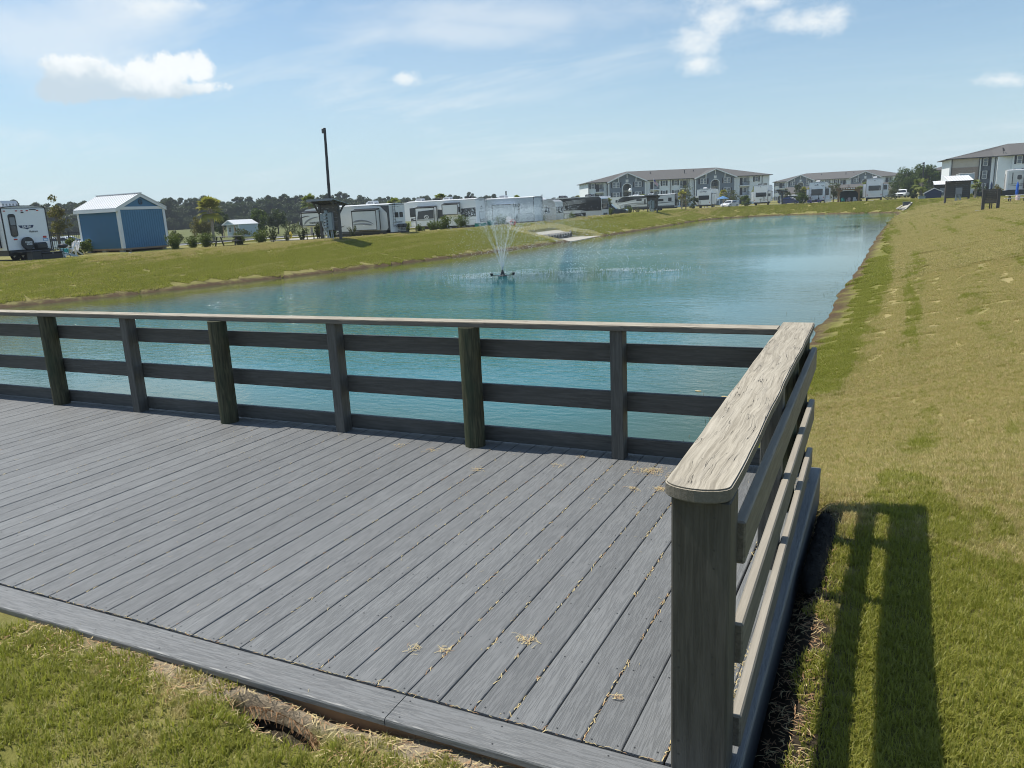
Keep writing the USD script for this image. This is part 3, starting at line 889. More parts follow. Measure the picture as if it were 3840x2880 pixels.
def clippings():
    """Dry clippings lying in the joints and in small drifts on the planks."""
    rs = np.random.default_rng(8)
    m, m2 = MB(), MB()

    def strand(mm, x, y, z, ln, w, ang):
        dx, dy = math.cos(ang) * ln / 2, math.sin(ang) * ln / 2
        nx, ny = -math.sin(ang) * w / 2, math.cos(ang) * w / 2
        bend = rs.uniform(-0.3, 0.3) * ln
        lift = rs.uniform(0.0005, 0.006)
        c = (x - math.sin(ang) * bend * 0.4, y + math.cos(ang) * bend * 0.4)
        p = [(x - dx - nx, y - dy - ny, z + 0.001), (x - dx + nx, y - dy + ny, z + 0.001), (c[0] + nx, c[1] + ny, z + lift), (c[0] - nx, c[1] - ny, z + lift), (x + dx - nx * .4, y + dy - ny * .4, z + 0.001), (x + dx + nx * .4, y + dy + ny * .4, z + 0.001)]
        mm.raw(p, [[0, 1, 2, 3], [3, 2, 5, 4]])

    for k in range(-1, 46):
        xl = X0B - PITCHB * max(k, 0) if k >= 0 else -0.352
        dens = 150 if k < 4 else (95 if k < 9 else (40 if k < 16 else 14))
        for _ in range(int(dens * 1.0)):
            y = rs.uniform(YB, 3.15)
            if meshkit.noise(np.array([[k * 3.3, y * 2.6, 0.0]]), 2)[0] < 0.42:
                continue
            ang = math.pi / 2 + rs.normal(0, 0.35)
            strand(m if rs.random() < 0.72 else m2, xl + SKB * (y - YB) + rs.normal(0, 0.0035), y, -0.001, rs.uniform(0.01, 0.035), rs.uniform(0.0018, 0.0036), ang)
    for _ in range(260):
        x = rs.uniform(-7, -0.35)
        strand(m, x, rs.uniform(0.02, 3.2), 0.002, rs.uniform(0.008, 0.03), rs.uniform(0.0012, 0.0024), rs.uniform(0, 6.3))
    for px, py, n, sp in ((2440, 1768, 150, 0.05), (2520, 1790, 60, 0.035), (2370, 1835, 35, 0.025), (1620, 1690, 30, 0.03), (1500, 1672, 26, 0.03), (1790, 1760, 30, 0.03), (2090, 1745, 22, 0.03), (2180, 1716, 22, 0.02), (2480, 1835, 60, 0.03), (1955, 2400, 26, 0.02), (1990, 2405, 20, 0.015), (1670, 2440, 20, 0.02), (1550, 2435, 18, 0.02), (2320, 2620, 16, 0.012)):
        c = at(px, py, 0)
        for _ in range(n):
            strand(m if rs.random() < 0.75 else m2, c[0] + rs.normal(0, sp), c[1] + rs.normal(0, sp * 0.8), 0.002 + abs(rs.normal(0, 0.004)), rs.uniform(0.015, 0.045), rs.uniform(0.0015, 0.003), rs.uniform(0, 6.3))
    for _ in range(600):
        y = rs.uniform(0.3, 3.1)
        if meshkit.noise(np.array([[7.0, y * 1.7, 0.0]]), 5)[0] < 0.5:
            continue
        strand(m, -0.36 + rs.normal(0, 0.02), y, 0.002 + abs(rs.normal(0, 0.004)), rs.uniform(0.015, 0.04), 0.0024, rs.uniform(0, 6.3))
    for xx in np.arange(-4.5, -0.5, 0.012):
        if rs.random() < 0.55:
            strand(m if rs.random() < .7 else m2, xx, YB + rs.normal(0, 0.003), 0.001, rs.uniform(0.01, 0.03), 0.002, rs.normal(0, 0.3))
    for _ in range(1700):
        x = rs.uniform(-3.6, -0.35)
        y = rs.uniform(-0.20, 0.03)
        if rs.random() < 0.5 * sm((-y - 0.1) / 0.15):
            continue
        hx, hy = (x + 1.93) / 0.22, (y + 0.10 + 0.16 * (x + 1.93)) / 0.07
        if hx * hx + hy * hy < 1:
            continue
        z = float(terrain_z(np.array([x]), np.array([y]))[0])
        strand(m if rs.random() < 0.6 else m2, x, y, z + 0.002 + abs(rs.normal(0, 0.006)), rs.uniform(0.02, 0.06), rs.uniform(0.002, 0.0036), rs.uniform(0, 6.3))
    for _ in range(1500):
        x, y = rs.uniform(-0.24, -0.06), rs.uniform(0.1, 3.4)
        z = float(terrain_z(np.array([x]), np.array([y]))[0])
        strand(m if rs.random() < 0.35 else m2, x, y, z + 0.002 + abs(rs.normal(0, 0.008)), rs.uniform(0.02, 0.06), rs.uniform(0.002, 0.0034), rs.uniform(0, 6.3))
    p = mesh('/World', 'dry_grass_clippings', m, 'straw')
    tag(p, 'pale dry grass clippings caught in the joints of the deck', 'clippings', kind='stuff')
    p = mesh('/World', 'dry_grass_clippings', m2, 'straw_red')
    tag(p, 'reddish dry grass clippings caught in the joints of the deck', 'clippings', kind='stuff')


clippings()
# ------------------------------------------------------------------ blades of grass on the near lawn
def blade_patch(size, n, seed, h=(0.024, 0.058), w=(0.0030, 0.0062)):
    rs = np.random.default_rng(seed)
    x, y = rs.uniform(-size / 2, size / 2, n), rs.uniform(-size / 2, size / 2, n)
    a = rs.uniform(0, 2 * np.pi, n)
    ln = rs.uniform(*h, n)
    lean = np.clip(rs.normal(0.55, 0.3, n), 0.05, 1.25)
    wd = rs.uniform(*w, n)
    dx, dy = np.cos(a), np.sin(a)
    sx, sy = -dy * wd / 2, dx * wd / 2
    base = np.c_[x, y, np.full(n, -0.004)]
    mid = base + np.c_[dx * ln * 0.42 * np.sin(lean * 0.7), dy * ln * 0.42 * np.sin(lean * 0.7), ln * 0.55 * np.cos(lean * 0.7)]
    base = base - np.c_[x * 0, x * 0, x * 0 + 0.05 * size ** 2]
    tip = mid + np.c_[dx * ln * 0.55 * np.sin(lean * 1.5), dy * ln * 0.55 * np.sin(lean * 1.5), ln * 0.5 * np.cos(lean * 1.5)]
    side = np.c_[sx, sy, 0 * sx]
    v = np.stack([base - side, base + side, mid - side * 0.8, mid + side * 0.8, tip], 1).reshape(-1, 3)
    k = np.arange(n)[:, None] * 5
    f = np.vstack([k + [0, 1, 3], k + [0, 3, 2], k + [2, 3, 4]])
    return v, f


def blade_material():
    g = Graph()
    pos = g.add('geometry', 'position')
    xyz = g.add('separate_xyz', vector=pos)
    s = g.math('add', g.math('add', xyz + '.x', 1.35), g.math('multiply', g.math('subtract', 1.0, g.step(xyz + '.y', 4.0, 13.0)), 7.0))
    sl = g.math('subtract', g.math('multiply', xyz + '.x', -1.0), g.math('add', 28.5, g.math('multiply', 11.0, g.math('exponent', g.math('divide', g.math('subtract', 18.0, xyz + '.y'), 18.0)))))
    lf = g.math('multiply', g.math('subtract', 1.0, g.step(xyz + '.x', -14.0, -13.0)), g.math('subtract', 1.0, g.step(xyz + '.y', 120.0, 135.0)))
    s = g.math('add', s, g.math('multiply', g.step(xyz + '.y', 142.0, 148.0), 40.0))
    s = g.math('add', g.math('multiply', s, g.math('subtract', 1.0, lf)), g.math('multiply', sl, lf))
    dry = lawn_colors(g, pos, s)
    isl = g.add('geometry', 'random_per_island')
    fleck = g.noise(pos, 14.0, 3, 0.6)
    dr = g.step(g.math('add', isl, g.math('add', g.math('multiply', g.math('minimum', g.math('add', dry, 0.22), 0.74), 0.88), g.math('multiply', g.math('subtract', fleck, 0.5), 0.85))), 0.42, 0.80)
    i2 = g.math('fraction', g.math('multiply', isl, 17.3))
    green = g.mix(i2, (0.250, 0.245, 0.044), (0.54, 0.53, 0.16))
    straw = g.mix(i2, (0.50, 0.41, 0.20), (0.82, 0.71, 0.42))
    col = g.mix(dr, green, straw)
    p = g.add('principled_bsdf', 'BSDF', base_color=col, roughness=0.5, specular_ior_level=0.35)
    t = g.add('translucent_bsdf', 'BSDF', color=g.mix(0.6, col, g.mix(dr, (0.42, 0.48, 0.06), (0.70, 0.58, 0.25))))
    M['blade'] = g.done('blade', surface=g.add('mix_closure', 'closure', fac=0.42, closure1=p, closure2=t))


blade_material()


def quat_to(n, ang):
    z = np.array([0, 0, 1.0])
    ax = np.cross(z, n)
    s = np.linalg.norm(ax)
    th = math.atan2(s, n[2])
    q1 = Gf.Rotation(Gf.Vec3d(*(ax / s)), math.degrees(th)) if s > 1e-6 else Gf.Rotation(Gf.Vec3d(0, 0, 1), 0)
    q = (Gf.Rotation(Gf.Vec3d(0, 0, 1), math.degrees(ang)) * q1).GetQuat()
    return Gf.Quath(q)


def grass():
    rs = np.random.default_rng(12)
    pi = UsdGeom.PointInstancer.Define(stage, '/World/grass')
    protos = []
    kinds = [(0.13, 150, 1), (0.13, 140, 2), (0.13, 155, 3), (0.30, 700, 4), (0.30, 740, 5), (0.30, 700, 6), (0.60, 1000, 7), (0.60, 1050, 8), (1.3, 1500, 9), (1.3, 1600, 10), (2.8, 1700, 11), (2.8, 1800, 12)]
    for size, n, seed in kinds:
        if size > 2:
            v = blade_patch(size, n, seed, (0.06, 0.13), (0.030, 0.055))
        elif size > 1:
            v = blade_patch(size, n, seed, (0.035, 0.085), (0.012, 0.026))
        elif size > 0.5:
            v = blade_patch(size, n, seed, (0.03, 0.06), (0.005, 0.010))
        else:
            v = blade_patch(size, n, seed)
        m = usdkit.mesh(stage, f'/World/grass/tuft_{seed:03d}', v, M['blade'])
        protos.append(m.GetPath())
    P, Q, S, I = [], [], [], []

    def put(x, y, i, sc):
        z = float(terrain_z(np.array([x]), np.array([y]))[0])
        e = 0.06
        zz = terrain_z(np.array([x + e, x - e, x, x]), np.array([y, y, y + e, y - e]))
        n = np.array([-(zz[0] - zz[1]) / (2 * e), -(zz[2] - zz[3]) / (2 * e), 1.0])
        n /= np.linalg.norm(n)
        if n[2] < 0.75:
            return
        P.append(Gf.Vec3f(float(x), float(y), z + (0.0, 0.0, 0.0, 0.002, 0.002, 0.002, 0.014, 0.014, 0.032, 0.032, 0.06, 0.06)[i]))
        Q.append(quat_to(n, rs.uniform(0, 6.283)))
        S.append(Gf.Vec3f(*([float(sc)] * 3)))
        I.append(i)

    # in front of the deck
    for x in np.arange(-4.6, -0.1, 0.095):
        for y in np.arange(-1.0, 0.02, 0.095):
            if y < -1.0 + (x + 4.6) * 0.05 or (x < -3.2 and y < -0.8):
                continue
            xx, yy = x + rs.uniform(-.04, .04), y + rs.uniform(-.04, .04)
            hx, hy = (xx + 1.93) / 0.24, (yy + 0.10 + 0.16 * (xx + 1.93)) / 0.095
            if hx * hx + hy * hy < 1.0:
                continue
            edge = yy + 0.16 * (meshkit.noise(np.array([[xx * 5, yy * 5, 0.0]]), 7)[0] - 0.5)
            bare = sm((edge + 0.13) / 0.13) * (0.40 + 0.5 * sm((xx + 3.2) / 1.2))
            if rs.random() < bare * 0.85:
                continue
            put(xx, yy, int(rs.integers(0, 3)), rs.uniform(0.75, 1.05) * (1 - 0.35 * bare))
    # right of the deck, fine near the fascia
    for x in np.arange(-0.22, 0.24, 0.095):
        for y in np.arange(0.2, 3.9, 0.095):
            xx, yy = x + rs.uniform(-.04, .04), y + rs.uniform(-.04, .04)
            if xx < -0.09 + 0.12 * (meshkit.noise(np.array([[xx * 4, yy * 4, 0.0]]), 17)[0] - 0.5) and yy < 3.3:
                continue
            put(xx, yy, int(rs.integers(0, 3)), rs.uniform(0.8, 1.15))
    y = 0.1
    while y < 11.0:
        x0 = 0.24 if y < 3.6 else -1.6 - 0.0 * y
        for x in np.arange(x0, 0.95 + 0.125 * y, 0.215):
            xx, yy = x + rs.uniform(-.07, .07), y + rs.uniform(-.07, .07)
            if float(shore_distance(np.array([xx]), np.array([yy]))[0]) > 0.45:
                put(xx, yy, int(rs.integers(3, 6)), rs.uniform(0.8, 1.15))
        y += 0.215
    y = 10.6
    while y < 30.0:
        st = 0.40 + 0.012 * (y - 10)
        for x in np.arange(-1.4, 0.7 + 0.145 * y, st):
            xx, yy = x + rs.uniform(-.14, .14), y + rs.uniform(-.14, .14)
            if float(shore_distance(np.array([xx]), np.array([yy]))[0]) > 0.55:
                put(xx, yy, int(rs.integers(6, 8)), rs.uniform(0.75, 1.1))
        y += st
    y = 28.5
    while y < 85.0:
        for x in np.arange(-0.8, 0.7 + 0.145 * y, 1.0):
            xx, yy = x + rs.uniform(-.3, .3), y + rs.uniform(-.3, .3)
            if float(shore_distance(np.array([xx]), np.array([yy]))[0]) > 0.9:
                put(xx, yy, int(rs.integers(8, 10)), rs.uniform(0.8, 1.15))
        y += 1.0
    y = 15.0
    while y < 100.0:
        x0 = -(28.5 + 11 * math.exp(-(y - 18) / 18.0))
        for x in np.arange(x0 - 11, x0, 0.95):
            xx, yy = x + rs.uniform(-.3, .3), y + rs.uniform(-.3, .3)
            if float(shore_distance(np.array([xx]), np.array([yy]))[0]) > 0.8 and not (-36 < xx < -24 and 71 < yy < 86):
                put(xx, yy, int(rs.integers(8, 10)), rs.uniform(0.8, 1.15))
        y += 0.95
    for y in np.arange(84.0, 176.0, 2.1):
        for x in np.arange(-62.0, 34.0, 2.1):
            xx, yy = x + rs.uniform(-.5, .5), y + rs.uniform(-.5, .5)
            sd = float(shore_distance(np.array([xx]), np.array([yy]))[0])
            if 1.3 < sd and (xx > 0 or sd < 13.0) and (xx > -12 or yy > 98) and yy < 176 and xx < 1 + 0.145 * yy + 3:
                put(xx, yy, int(rs.integers(10, 12)), rs.uniform(0.8, 1.1))
    pi.CreatePrototypesRel().SetTargets(protos)
    pi.CreatePositionsAttr(P)
    pi.CreateOrientationsAttr(Q)
    pi.CreateScalesAttr(S)
    pi.CreateProtoIndicesAttr(I)
    tag(pi.GetPrim(), 'short mown grass blades, green mixed with straw, round the deck', 'grass', kind='stuff')


grass()
# ------------------------------------------------------------------ shared materials of things round the pond
plain('white_panel', (0.80, 0.81, 0.82), 0.35, 0.03, 0.6, coat=0.3)
plain('pale_panel', (0.70, 0.70, 0.68), 0.35, 0.03, 0.6, coat=0.3)
plain('grey_panel', (0.47, 0.52, 0.57), 0.35, 0.04, 0.6, coat=0.3)
plain('tan_panel', (0.50, 0.48, 0.44), 0.35, 0.03, 0.6, coat=0.3)
plain('white_roof', (0.66, 0.67, 0.68), 0.5, 0.04, 0.8)
plain('black_trim', (0.018, 0.018, 0.020), 0.45, 0.2, 4)
plain('black_gloss', (0.010, 0.010, 0.012), 0.12, 0.1, 2, coat=0.6)
plain('dark_grey', (0.06, 0.062, 0.068), 0.4, 0.15, 2)
plain('mid_grey', (0.22, 0.23, 0.245), 0.4, 0.1, 2)
plain('silver', (0.60, 0.60, 0.60), 0.3, 0.08, 2, metal=0.3)
plain('tyre', (0.02, 0.02, 0.02), 0.8, 0.2, 6)
plain('rim', (0.50, 0.51, 0.52), 0.3, 0.1, 3, metal=0.6)
plain('red_lamp', (0.42, 0.02, 0.02), 0.25, 0.1)
plain('navy', (0.02, 0.035, 0.09), 0.35, 0.1)
plain('glass', (0.012, 0.014, 0.016), 0.06, 0.1, spec=0.8)
plain('pane', (0.085, 0.105, 0.125), 0.08, 0.35, 0.35, spec=0.8)
plain('chrome', (0.6, 0.6, 0.6), 0.15, 0.05, metal=1.0)
plain('concrete', (0.38, 0.355, 0.30), 0.85, 0.16, 1.6, bump=0.3, bscale=20)
plain('kerb_yellow', (0.55, 0.44, 0.09), 0.8, 0.15, 2)
plain('asphalt', (0.22, 0.22, 0.225), 0.9, 0.15, 1.2)
plain('galvanised', (0.25, 0.295, 0.31), 0.4, 0.12, 3, metal=0.25)
plain('meter_glass', (0.62, 0.65, 0.66), 0.15, 0.1)
plain('pvc', (0.38, 0.42, 0.43), 0.45, 0.08, 3)
plain('dark_plank', (0.060, 0.057, 0.052), 0.75, 0.35, 5, stretch=(0.15, 1, 1.4), bump=0.4, bscale=25)
plain('plank_brown', (0.092, 0.080, 0.068), 0.8, 0.4, 5, stretch=(0.12, 1, 1.6), bump=0.4, bscale=25, rnd=0.25)
plain('dark_beam', (0.075, 0.068, 0.060), 0.75, 0.3, 5, bump=0.3)
plain('pergola_wood', (0.24, 0.145, 0.070), 0.7, 0.25, 4, stretch=(0.2, 1, 1), bump=0.3)
plain('grey_wood', (0.20, 0.19, 0.165), 0.8, 0.25, 5, stretch=(0.2, 1, 1))
plain('shed_blue', (0.055, 0.165, 0.285), 0.5, 0.06, 1.0)
plain('shed_grey', (0.38, 0.45, 0.50), 0.55, 0.06, 1.0)
plain('white_paint', (0.66, 0.67, 0.68), 0.5, 0.04, 1.0)
plain('skid_wood', (0.30, 0.20, 0.12), 0.85, 0.25, 4)
plain('shingle', (0.098, 0.094, 0.090), 0.9, 0.18, 9.0, bump=0.5, bscale=40, stretch=(1, 1, 2))
plain('siding_white', (0.66, 0.70, 0.73), 0.6, 0.05, 0.8)
plain('siding_blue', (0.135, 0.165, 0.205), 0.6, 0.06, 0.8)
plain('siding_dark', (0.085, 0.100, 0.125), 0.6, 0.06, 0.8)
plain('ceiling_shade', (0.30, 0.30, 0.30), 0.8, 0.05)
plain('tan_wall', (0.44, 0.40, 0.35), 0.8, 0.12, 0.5)
plain('shutter', (0.012, 0.014, 0.022), 0.5, 0.1)
plain('gutter', (0.03, 0.032, 0.036), 0.5, 0.1)
plain('door_dark', (0.02, 0.022, 0.03), 0.4, 0.1)
plain('adirondack_blue', (0.36, 0.47, 0.58), 0.5, 0.06)
plain('adirondack_white', (0.72, 0.70, 0.68), 0.5, 0.06)
plain('adirondack_pink', (0.66, 0.50, 0.48), 0.5, 0.06)
plain('teal_cloth', (0.06, 0.48, 0.44), 0.8, 0.15)
plain('teal_plastic', (0.02, 0.22, 0.19), 0.5, 0.1)
plain('blue_cloth', (0.16, 0.34, 0.60), 0.8, 0.12)
plain('royal_cloth', (0.02, 0.10, 0.45), 0.8, 0.2)
plain('car_white', (0.74, 0.75, 0.76), 0.25, 0.02, coat=0.8)
plain('car_navy', (0.015, 0.03, 0.12), 0.25, 0.05, coat=0.8)
plain('car_green', (0.025, 0.035, 0.036), 0.25, 0.05, coat=0.8)
plain('cart_purple', (0.045, 0.02, 0.17), 0.3, 0.05, coat=0.6)
plain('hydrant_yellow', (0.65, 0.48, 0.05), 0.5, 0.1)
plain('flag_red', (0.50, 0.08, 0.08), 0.8, 0.1)
plain('flag_white', (0.75, 0.74, 0.73), 0.8, 0.05)
plain('flag_blue', (0.04, 0.06, 0.25), 0.8, 0.1)
plain('lamp_globe', (0.85, 0.85, 0.85), 0.3, 0.02)
plain('red_float', (0.65, 0.12, 0.10), 0.5, 0.1)
plain('bark', (0.12, 0.095, 0.07), 0.9, 0.35, 8, stretch=(1, 1, 0.25), bump=0.6, bscale=20)
plain('palm_bark', (0.26, 0.225, 0.18), 0.9, 0.4, 7, bump=0.8, bscale=14)
plain('reed', (0.20, 0.17, 0.085), 0.85, 0.3, 10)
leafy('leaf_shrub', (0.06, 0.09, 0.015), (0.21, 0.27, 0.055), 0.3, 2.0)
leafy('leaf_olive', (0.05, 0.062, 0.03), (0.15, 0.155, 0.075), 0.3, 2.0)
leafy('leaf_tree', (0.035, 0.065, 0.012), (0.15, 0.215, 0.045), 0.3, 0.6)
leafy('leaf_dark', (0.018, 0.036, 0.014), (0.075, 0.110, 0.034), 0.25, 0.4)
leafy('leaf_rust', (0.10, 0.085, 0.02), (0.30, 0.22, 0.06), 0.3, 1.0)
leafy('leaf_forest', (0.014, 0.032, 0.014), (0.070, 0.104, 0.038), 0.2, 0.12)
leafy('palm_leaf', (0.12, 0.16, 0.03), (0.38, 0.40, 0.10), 0.45, 1.0)
leafy('palm_gold', (0.26, 0.25, 0.035), (0.62, 0.55, 0.12), 0.45, 1.0)

Xv, Yv, Zv = np.eye(3)


def face(parent, name, poly, o, right, up, depth, mat, label=None):
    """An outline drawn on a surface (origin o, axes right and up) and raised by depth."""
    o, right, up = map(lambda q: np.array(q, float), (o, right, up))
    p = (poly if isinstance(poly, shapely.Geometry) else Polygon(poly)).buffer(0)
    m = MB()
    nrm = np.cross(right, up)
    for q in getattr(p, 'geoms', [p]):
        t = trimesh.creation.extrude_polygon(q, depth, engine='earcut')
        v = np.array(t.vertices)
        m.raw(o + v[:, :1] * right + v[:, 1:2] * up + v[:, 2:] * nrm, t.faces)
    return mesh(parent, name, m, mat, label)


def rect(x0, x1, z0, z1):
    return [(x0, z0), (x1, z0), (x1, z1), (x0, z1)]


def rrect(x0, x1, z0, z1, r):
    return Polygon(rect(x0 + r, x1 - r, z0 + r, z1 - r)).buffer(r, quad_segs=3)


def swoosh(pts, w0, w1, k=18):
    """A tapering curved stripe through control points."""
    p = np.array(pts, float)
    t = np.linspace(0, 1, k)
    n = len(p) - 1
    q = sum(math.comb(n, i) * (t[:, None] ** i) * ((1 - t[:, None]) ** (n - i)) * p[i] for i in range(n + 1))
    d = np.gradient(q, axis=0)
    nn = np.c_[-d[:, 1], d[:, 0]]
    nn /= np.linalg.norm(nn, axis=1, keepdims=True)
    w = (w0 + (w1 - w0) * t) * np.minimum(1, 6 * np.minimum(t + 0.02, 1.02 - t))
    return Polygon(np.vstack([q + nn * w[:, None] / 2, (q - nn * w[:, None] / 2)[::-1]])).buffer(0)


def text(parent, name, s, h, o, right, up, mat, center=True, slant=0.0, bold=False, depth=0.012):
    m = meshkit.text_mesh(s, h, depth, bold)
    v = np.array(m.vertices)
    if center:
        v[:, 0] -= (v[:, 0].min() + v[:, 0].max()) / 2
    v[:, 0] += slant * v[:, 1]
    o, right, up = map(lambda q: np.array(q, float), (o, right, up))
    w = o + v[:, :1] * right + v[:, 1:2] * up + v[:, 2:] * np.cross(right, up)
    return mesh(parent, name, (w, np.array(m.faces)), mat)


def wheel(parent, x, y, r, w, side, name='wheel'):
    """Tyre with a spoked rim as its sub-part; the axle lies along local y, side = -1 or 1 faces outward."""
    m = trimesh.creation.annulus(r * 0.6, r, w, sections=24)
    m.apply_transform(trimesh.transformations.rotation_matrix(math.pi / 2, [1, 0, 0]))
    m.apply_translation([x, y, r])
    tp = mesh(parent, name, MB().tri(m), 'tyre', smooth=40)
    b = MB()
    c = trimesh.creation.cylinder(r * 0.6, w * 0.5, sections=20)
    c.apply_transform(trimesh.transformations.rotation_matrix(math.pi / 2, [1, 0, 0]))
    c.apply_translation([x, y, r])
    b.tri(c)
    for k in range(5):
        a = 2 * math.pi * k / 5
        b.bar((x, y + side * w * 0.32, r), (x + math.cos(a) * r * 0.55, y + side * w * 0.32, r + math.sin(a) * r * 0.55), r * 0.16, w * 0.2, up=(0, 1, 0))
    mesh(tp, 'rim', b, 'rim')
    return tp


# ------------------------------------------------------------------ vegetation
def leaf_cloud(rs, centers, radii, per, size, squash=1.0, upness=0.3):
    """Small leaf-sized quads scattered through clumps."""
    c = np.repeat(np.asarray(centers, float), per, 0)
    r = np.repeat(np.asarray(radii, float), per)
    n = len(c)
    d = rs.normal(size=(n, 3))
    d /= np.linalg.norm(d, axis=1, keepdims=True)
    p = c + d * (r * rs.uniform(0.25, 1, n) ** 0.5)[:, None] * [1, 1, squash]
    a = rs.normal(size=(n, 3)) + [0, 0, upness]
    a /= np.linalg.norm(a, axis=1, keepdims=True)
    b = np.cross(a, rs.normal(size=(n, 3)))
    b /= np.linalg.norm(b, axis=1, keepdims=True)
    s = (size * rs.uniform(0.6, 1.3, n))[:, None]
    v = np.stack([p - a * s, p - b * s * 0.45, p + a * s, p + b * s * 0.45], 1).reshape(-1, 3)
    k = np.arange(n)[:, None] * 4
    return v, np.vstack([k + [0, 1, 2], k + [0, 2, 3]])


def crown_points(rs, w, h0, h1, n, shape='round'):
    out, rad = [], []
    while len(out) < n:
        u = rs.uniform(-1, 1, 3)
        if np.linalg.norm(u) > 1 or np.linalg.norm(u) < 0.35:
            continue
        z = (u[2] + 1) / 2
        k = {'round': 1.0, 'cone': 1.25 - 0.95 * z, 'egg': 1.1 - 0.45 * z}[shape]
        out.append((u[0] * w / 2 * k, u[1] * w / 2 * k, h0 + (h1 - h0) * z))
        rad.append(w * rs.uniform(0.10, 0.2))
    return np.array(out), np.array(rad)


def make_tree(name, label, cat, loc, h, w, mat, seed, shape='round', base=0.2, n=26, per=90, leaf=None, group=None, trunk_r=None):
    rs = np.random.default_rng(seed)
    t = thing(name, label, cat, loc, rs.uniform(0, 6.28), group)
    c, r = crown_points(rs, w, h * base, h * 0.94, n, shape)
    tb = MB()
    tr = trunk_r or h * 0.022
    tb.tube([(0, 0, -0.2), (0.02 * h, 0, h * 0.3), (0, 0.02 * h, h * 0.75)], [tr * 1.2, tr, tr * 0.35], 8)
    for q in c[:8]:
        z0 = min(max(q[2] - 0.22 * h, h * base * 0.8), h * 0.7)
        tb.tube([(0, 0, z0), (q[0] * 0.5, q[1] * 0.5, (z0 + q[2]) / 2 + 0.02 * h), tuple(q)], [tr * 0.45, tr * 0.3, tr * 0.12], 5)
    mesh(t, 'trunk', tb, 'bark')
    mesh(t, 'crown', leaf_cloud(rs, c, r, per, leaf or h * 0.022), mat)
    return t


def make_shrub(name, label, loc, h, w, mat, seed, group, n=22, per=70, sparse=False):
    rs = np.random.default_rng(seed)
    t = thing(name, label, 'shrub', loc, rs.uniform(0, 6.28), group)
    st, cs, rad = MB(), [], []
    k = 9 if sparse else n
    for i in range(k):
        a = rs.uniform(0, 6.28)
        lean = rs.uniform(0.05, 0.5) * w
        top = np.array([math.cos(a) * lean, math.sin(a) * lean, h * rs.uniform(0.62, 1.0) * (1 - 0.3 * lean / w)])
        st.tube([(math.cos(a) * 0.06, math.sin(a) * 0.06, -0.1), top * [0.55, 0.55, 0.5], top], [0.014, 0.010, 0.004], 4)
        for u in np.linspace(0.35 if not sparse else 0.4, 1.0, 4):
            cs.append(top * [u, u, u])
            rad.append(w * (0.085 if sparse else 0.15) * rs.uniform(0.7, 1.2))
    mesh(t, 'stems', st, 'bark')
    mesh(t, 'foliage', leaf_cloud(rs, cs, rad, per // (2 if not sparse else 3), h * 0.055, 1.2, 0.9), mat)
    return t


def make_palm(label, loc, h, crown, seed, mat='palm_leaf', wind=0.0, n=34, group='palms beyond the pond'):
    rs = np.random.default_rng(seed)
    t = thing('palm_tree', label, 'palm tree', loc, 0, group)
    zz = np.linspace(-0.2, h, 26)
    r = 0.17 + 0.035 * rs.uniform(-1, 1, 26) + 0.06 * sm((zz - h * 0.45) / (h * 0.4)) * (np.arange(26) % 2)
    mesh(t, 'trunk', MB().tube(np.c_[0.06 * np.sin(zz * 0.5), 0 * zz, zz], r, 10), 'palm_bark')
    fr, pet = MB(), MB()
    for i in range(n):
        a = rs.uniform(0, 6.28)
        el = rs.uniform(-0.75, 1.35)
        L = crown * rs.uniform(0.40, 0.55)
        d = np.array([math.cos(a) * math.cos(el) + wind, math.sin(a) * math.cos(el), math.sin(el)])
        d /= np.linalg.norm(d)
        o = np.array([0, 0, h - 0.05])
        hub = o + d * L * 0.52 + np.array([0, 0, -0.05 * L])
        pet.tube([o, (o + hub) / 2 + [0, 0, 0.04 * L], hub], [0.03, 0.022, 0.014], 4)
        s = np.cross(d, [0, 0, 1.0])
        s /= np.linalg.norm(s) + 1e-9
        u = np.cross(s, d)
        for q in np.linspace(-1.5, 1.5, 13):
            ln = L * 0.75 * (0.75 + 0.25 * math.cos(q))
            e = d * math.cos(q) + s * math.sin(q)
            tip = hub + e * ln + np.array([0, 0, -0.28 * ln * rs.uniform(0.5, 1.2)])
            mid = hub + e * ln * 0.55 + u * 0.03
            wv = np.cross(e, u) * 0.075 * crown / 2
            fr.raw([hub, mid - wv, mid + wv, tip], [[0, 1, 2], [1, 3, 2]])
    mesh(t, 'fronds', fr, mat)
    mesh(t, 'leaf_stalks', pet, 'palm_bark')
    return t


def ground(px, py, guess=None):
    """Where the sight line of a pixel meets the lawn."""
    d = pix_dir(px, py)
    ts = np.concatenate([np.arange(2, 60, 0.1), np.arange(60, 320, 0.4)]) / math.hypot(d[0], d[1])
    p = CAM + ts[:, None] * d
    below = p[:, 2] <= terrain_z(p[:, 0], p[:, 1])
    k = int(np.argmax(below)) if below.any() else len(ts) - 1
    return p[k]


def place(px, py, dist):
    """A spot on the ground at a distance, in the direction of a pixel."""
    p = at_range(px, py, dist)
    return np.array([p[0], p[1], float(terrain_z(np.array([p[0]]), np.array([p[1]]))[0])])


def lip(px, s_want, far_side=True):
    """The spot on the far side of the pond, in the direction of a pixel, that lies s_want metres back from the water's edge."""
    d = pix_dir(px, 800)
    h = d[:2] / np.linalg.norm(d[:2])
    D = np.arange(30, 260, 0.25)
    p = CAM[:2] + D[:, None] * h
    s = shore_distance(p[:, 0], p[:, 1])
    inside = np.nonzero(s < 0)[0]
    k0 = inside[-1]
    k = k0 + int(np.argmax(s[k0:] >= s_want))
    return np.array([p[k, 0], p[k, 1], float(terrain_z(p[k:k + 1, 0], p[k:k + 1, 1])[0])]), float(D[k])
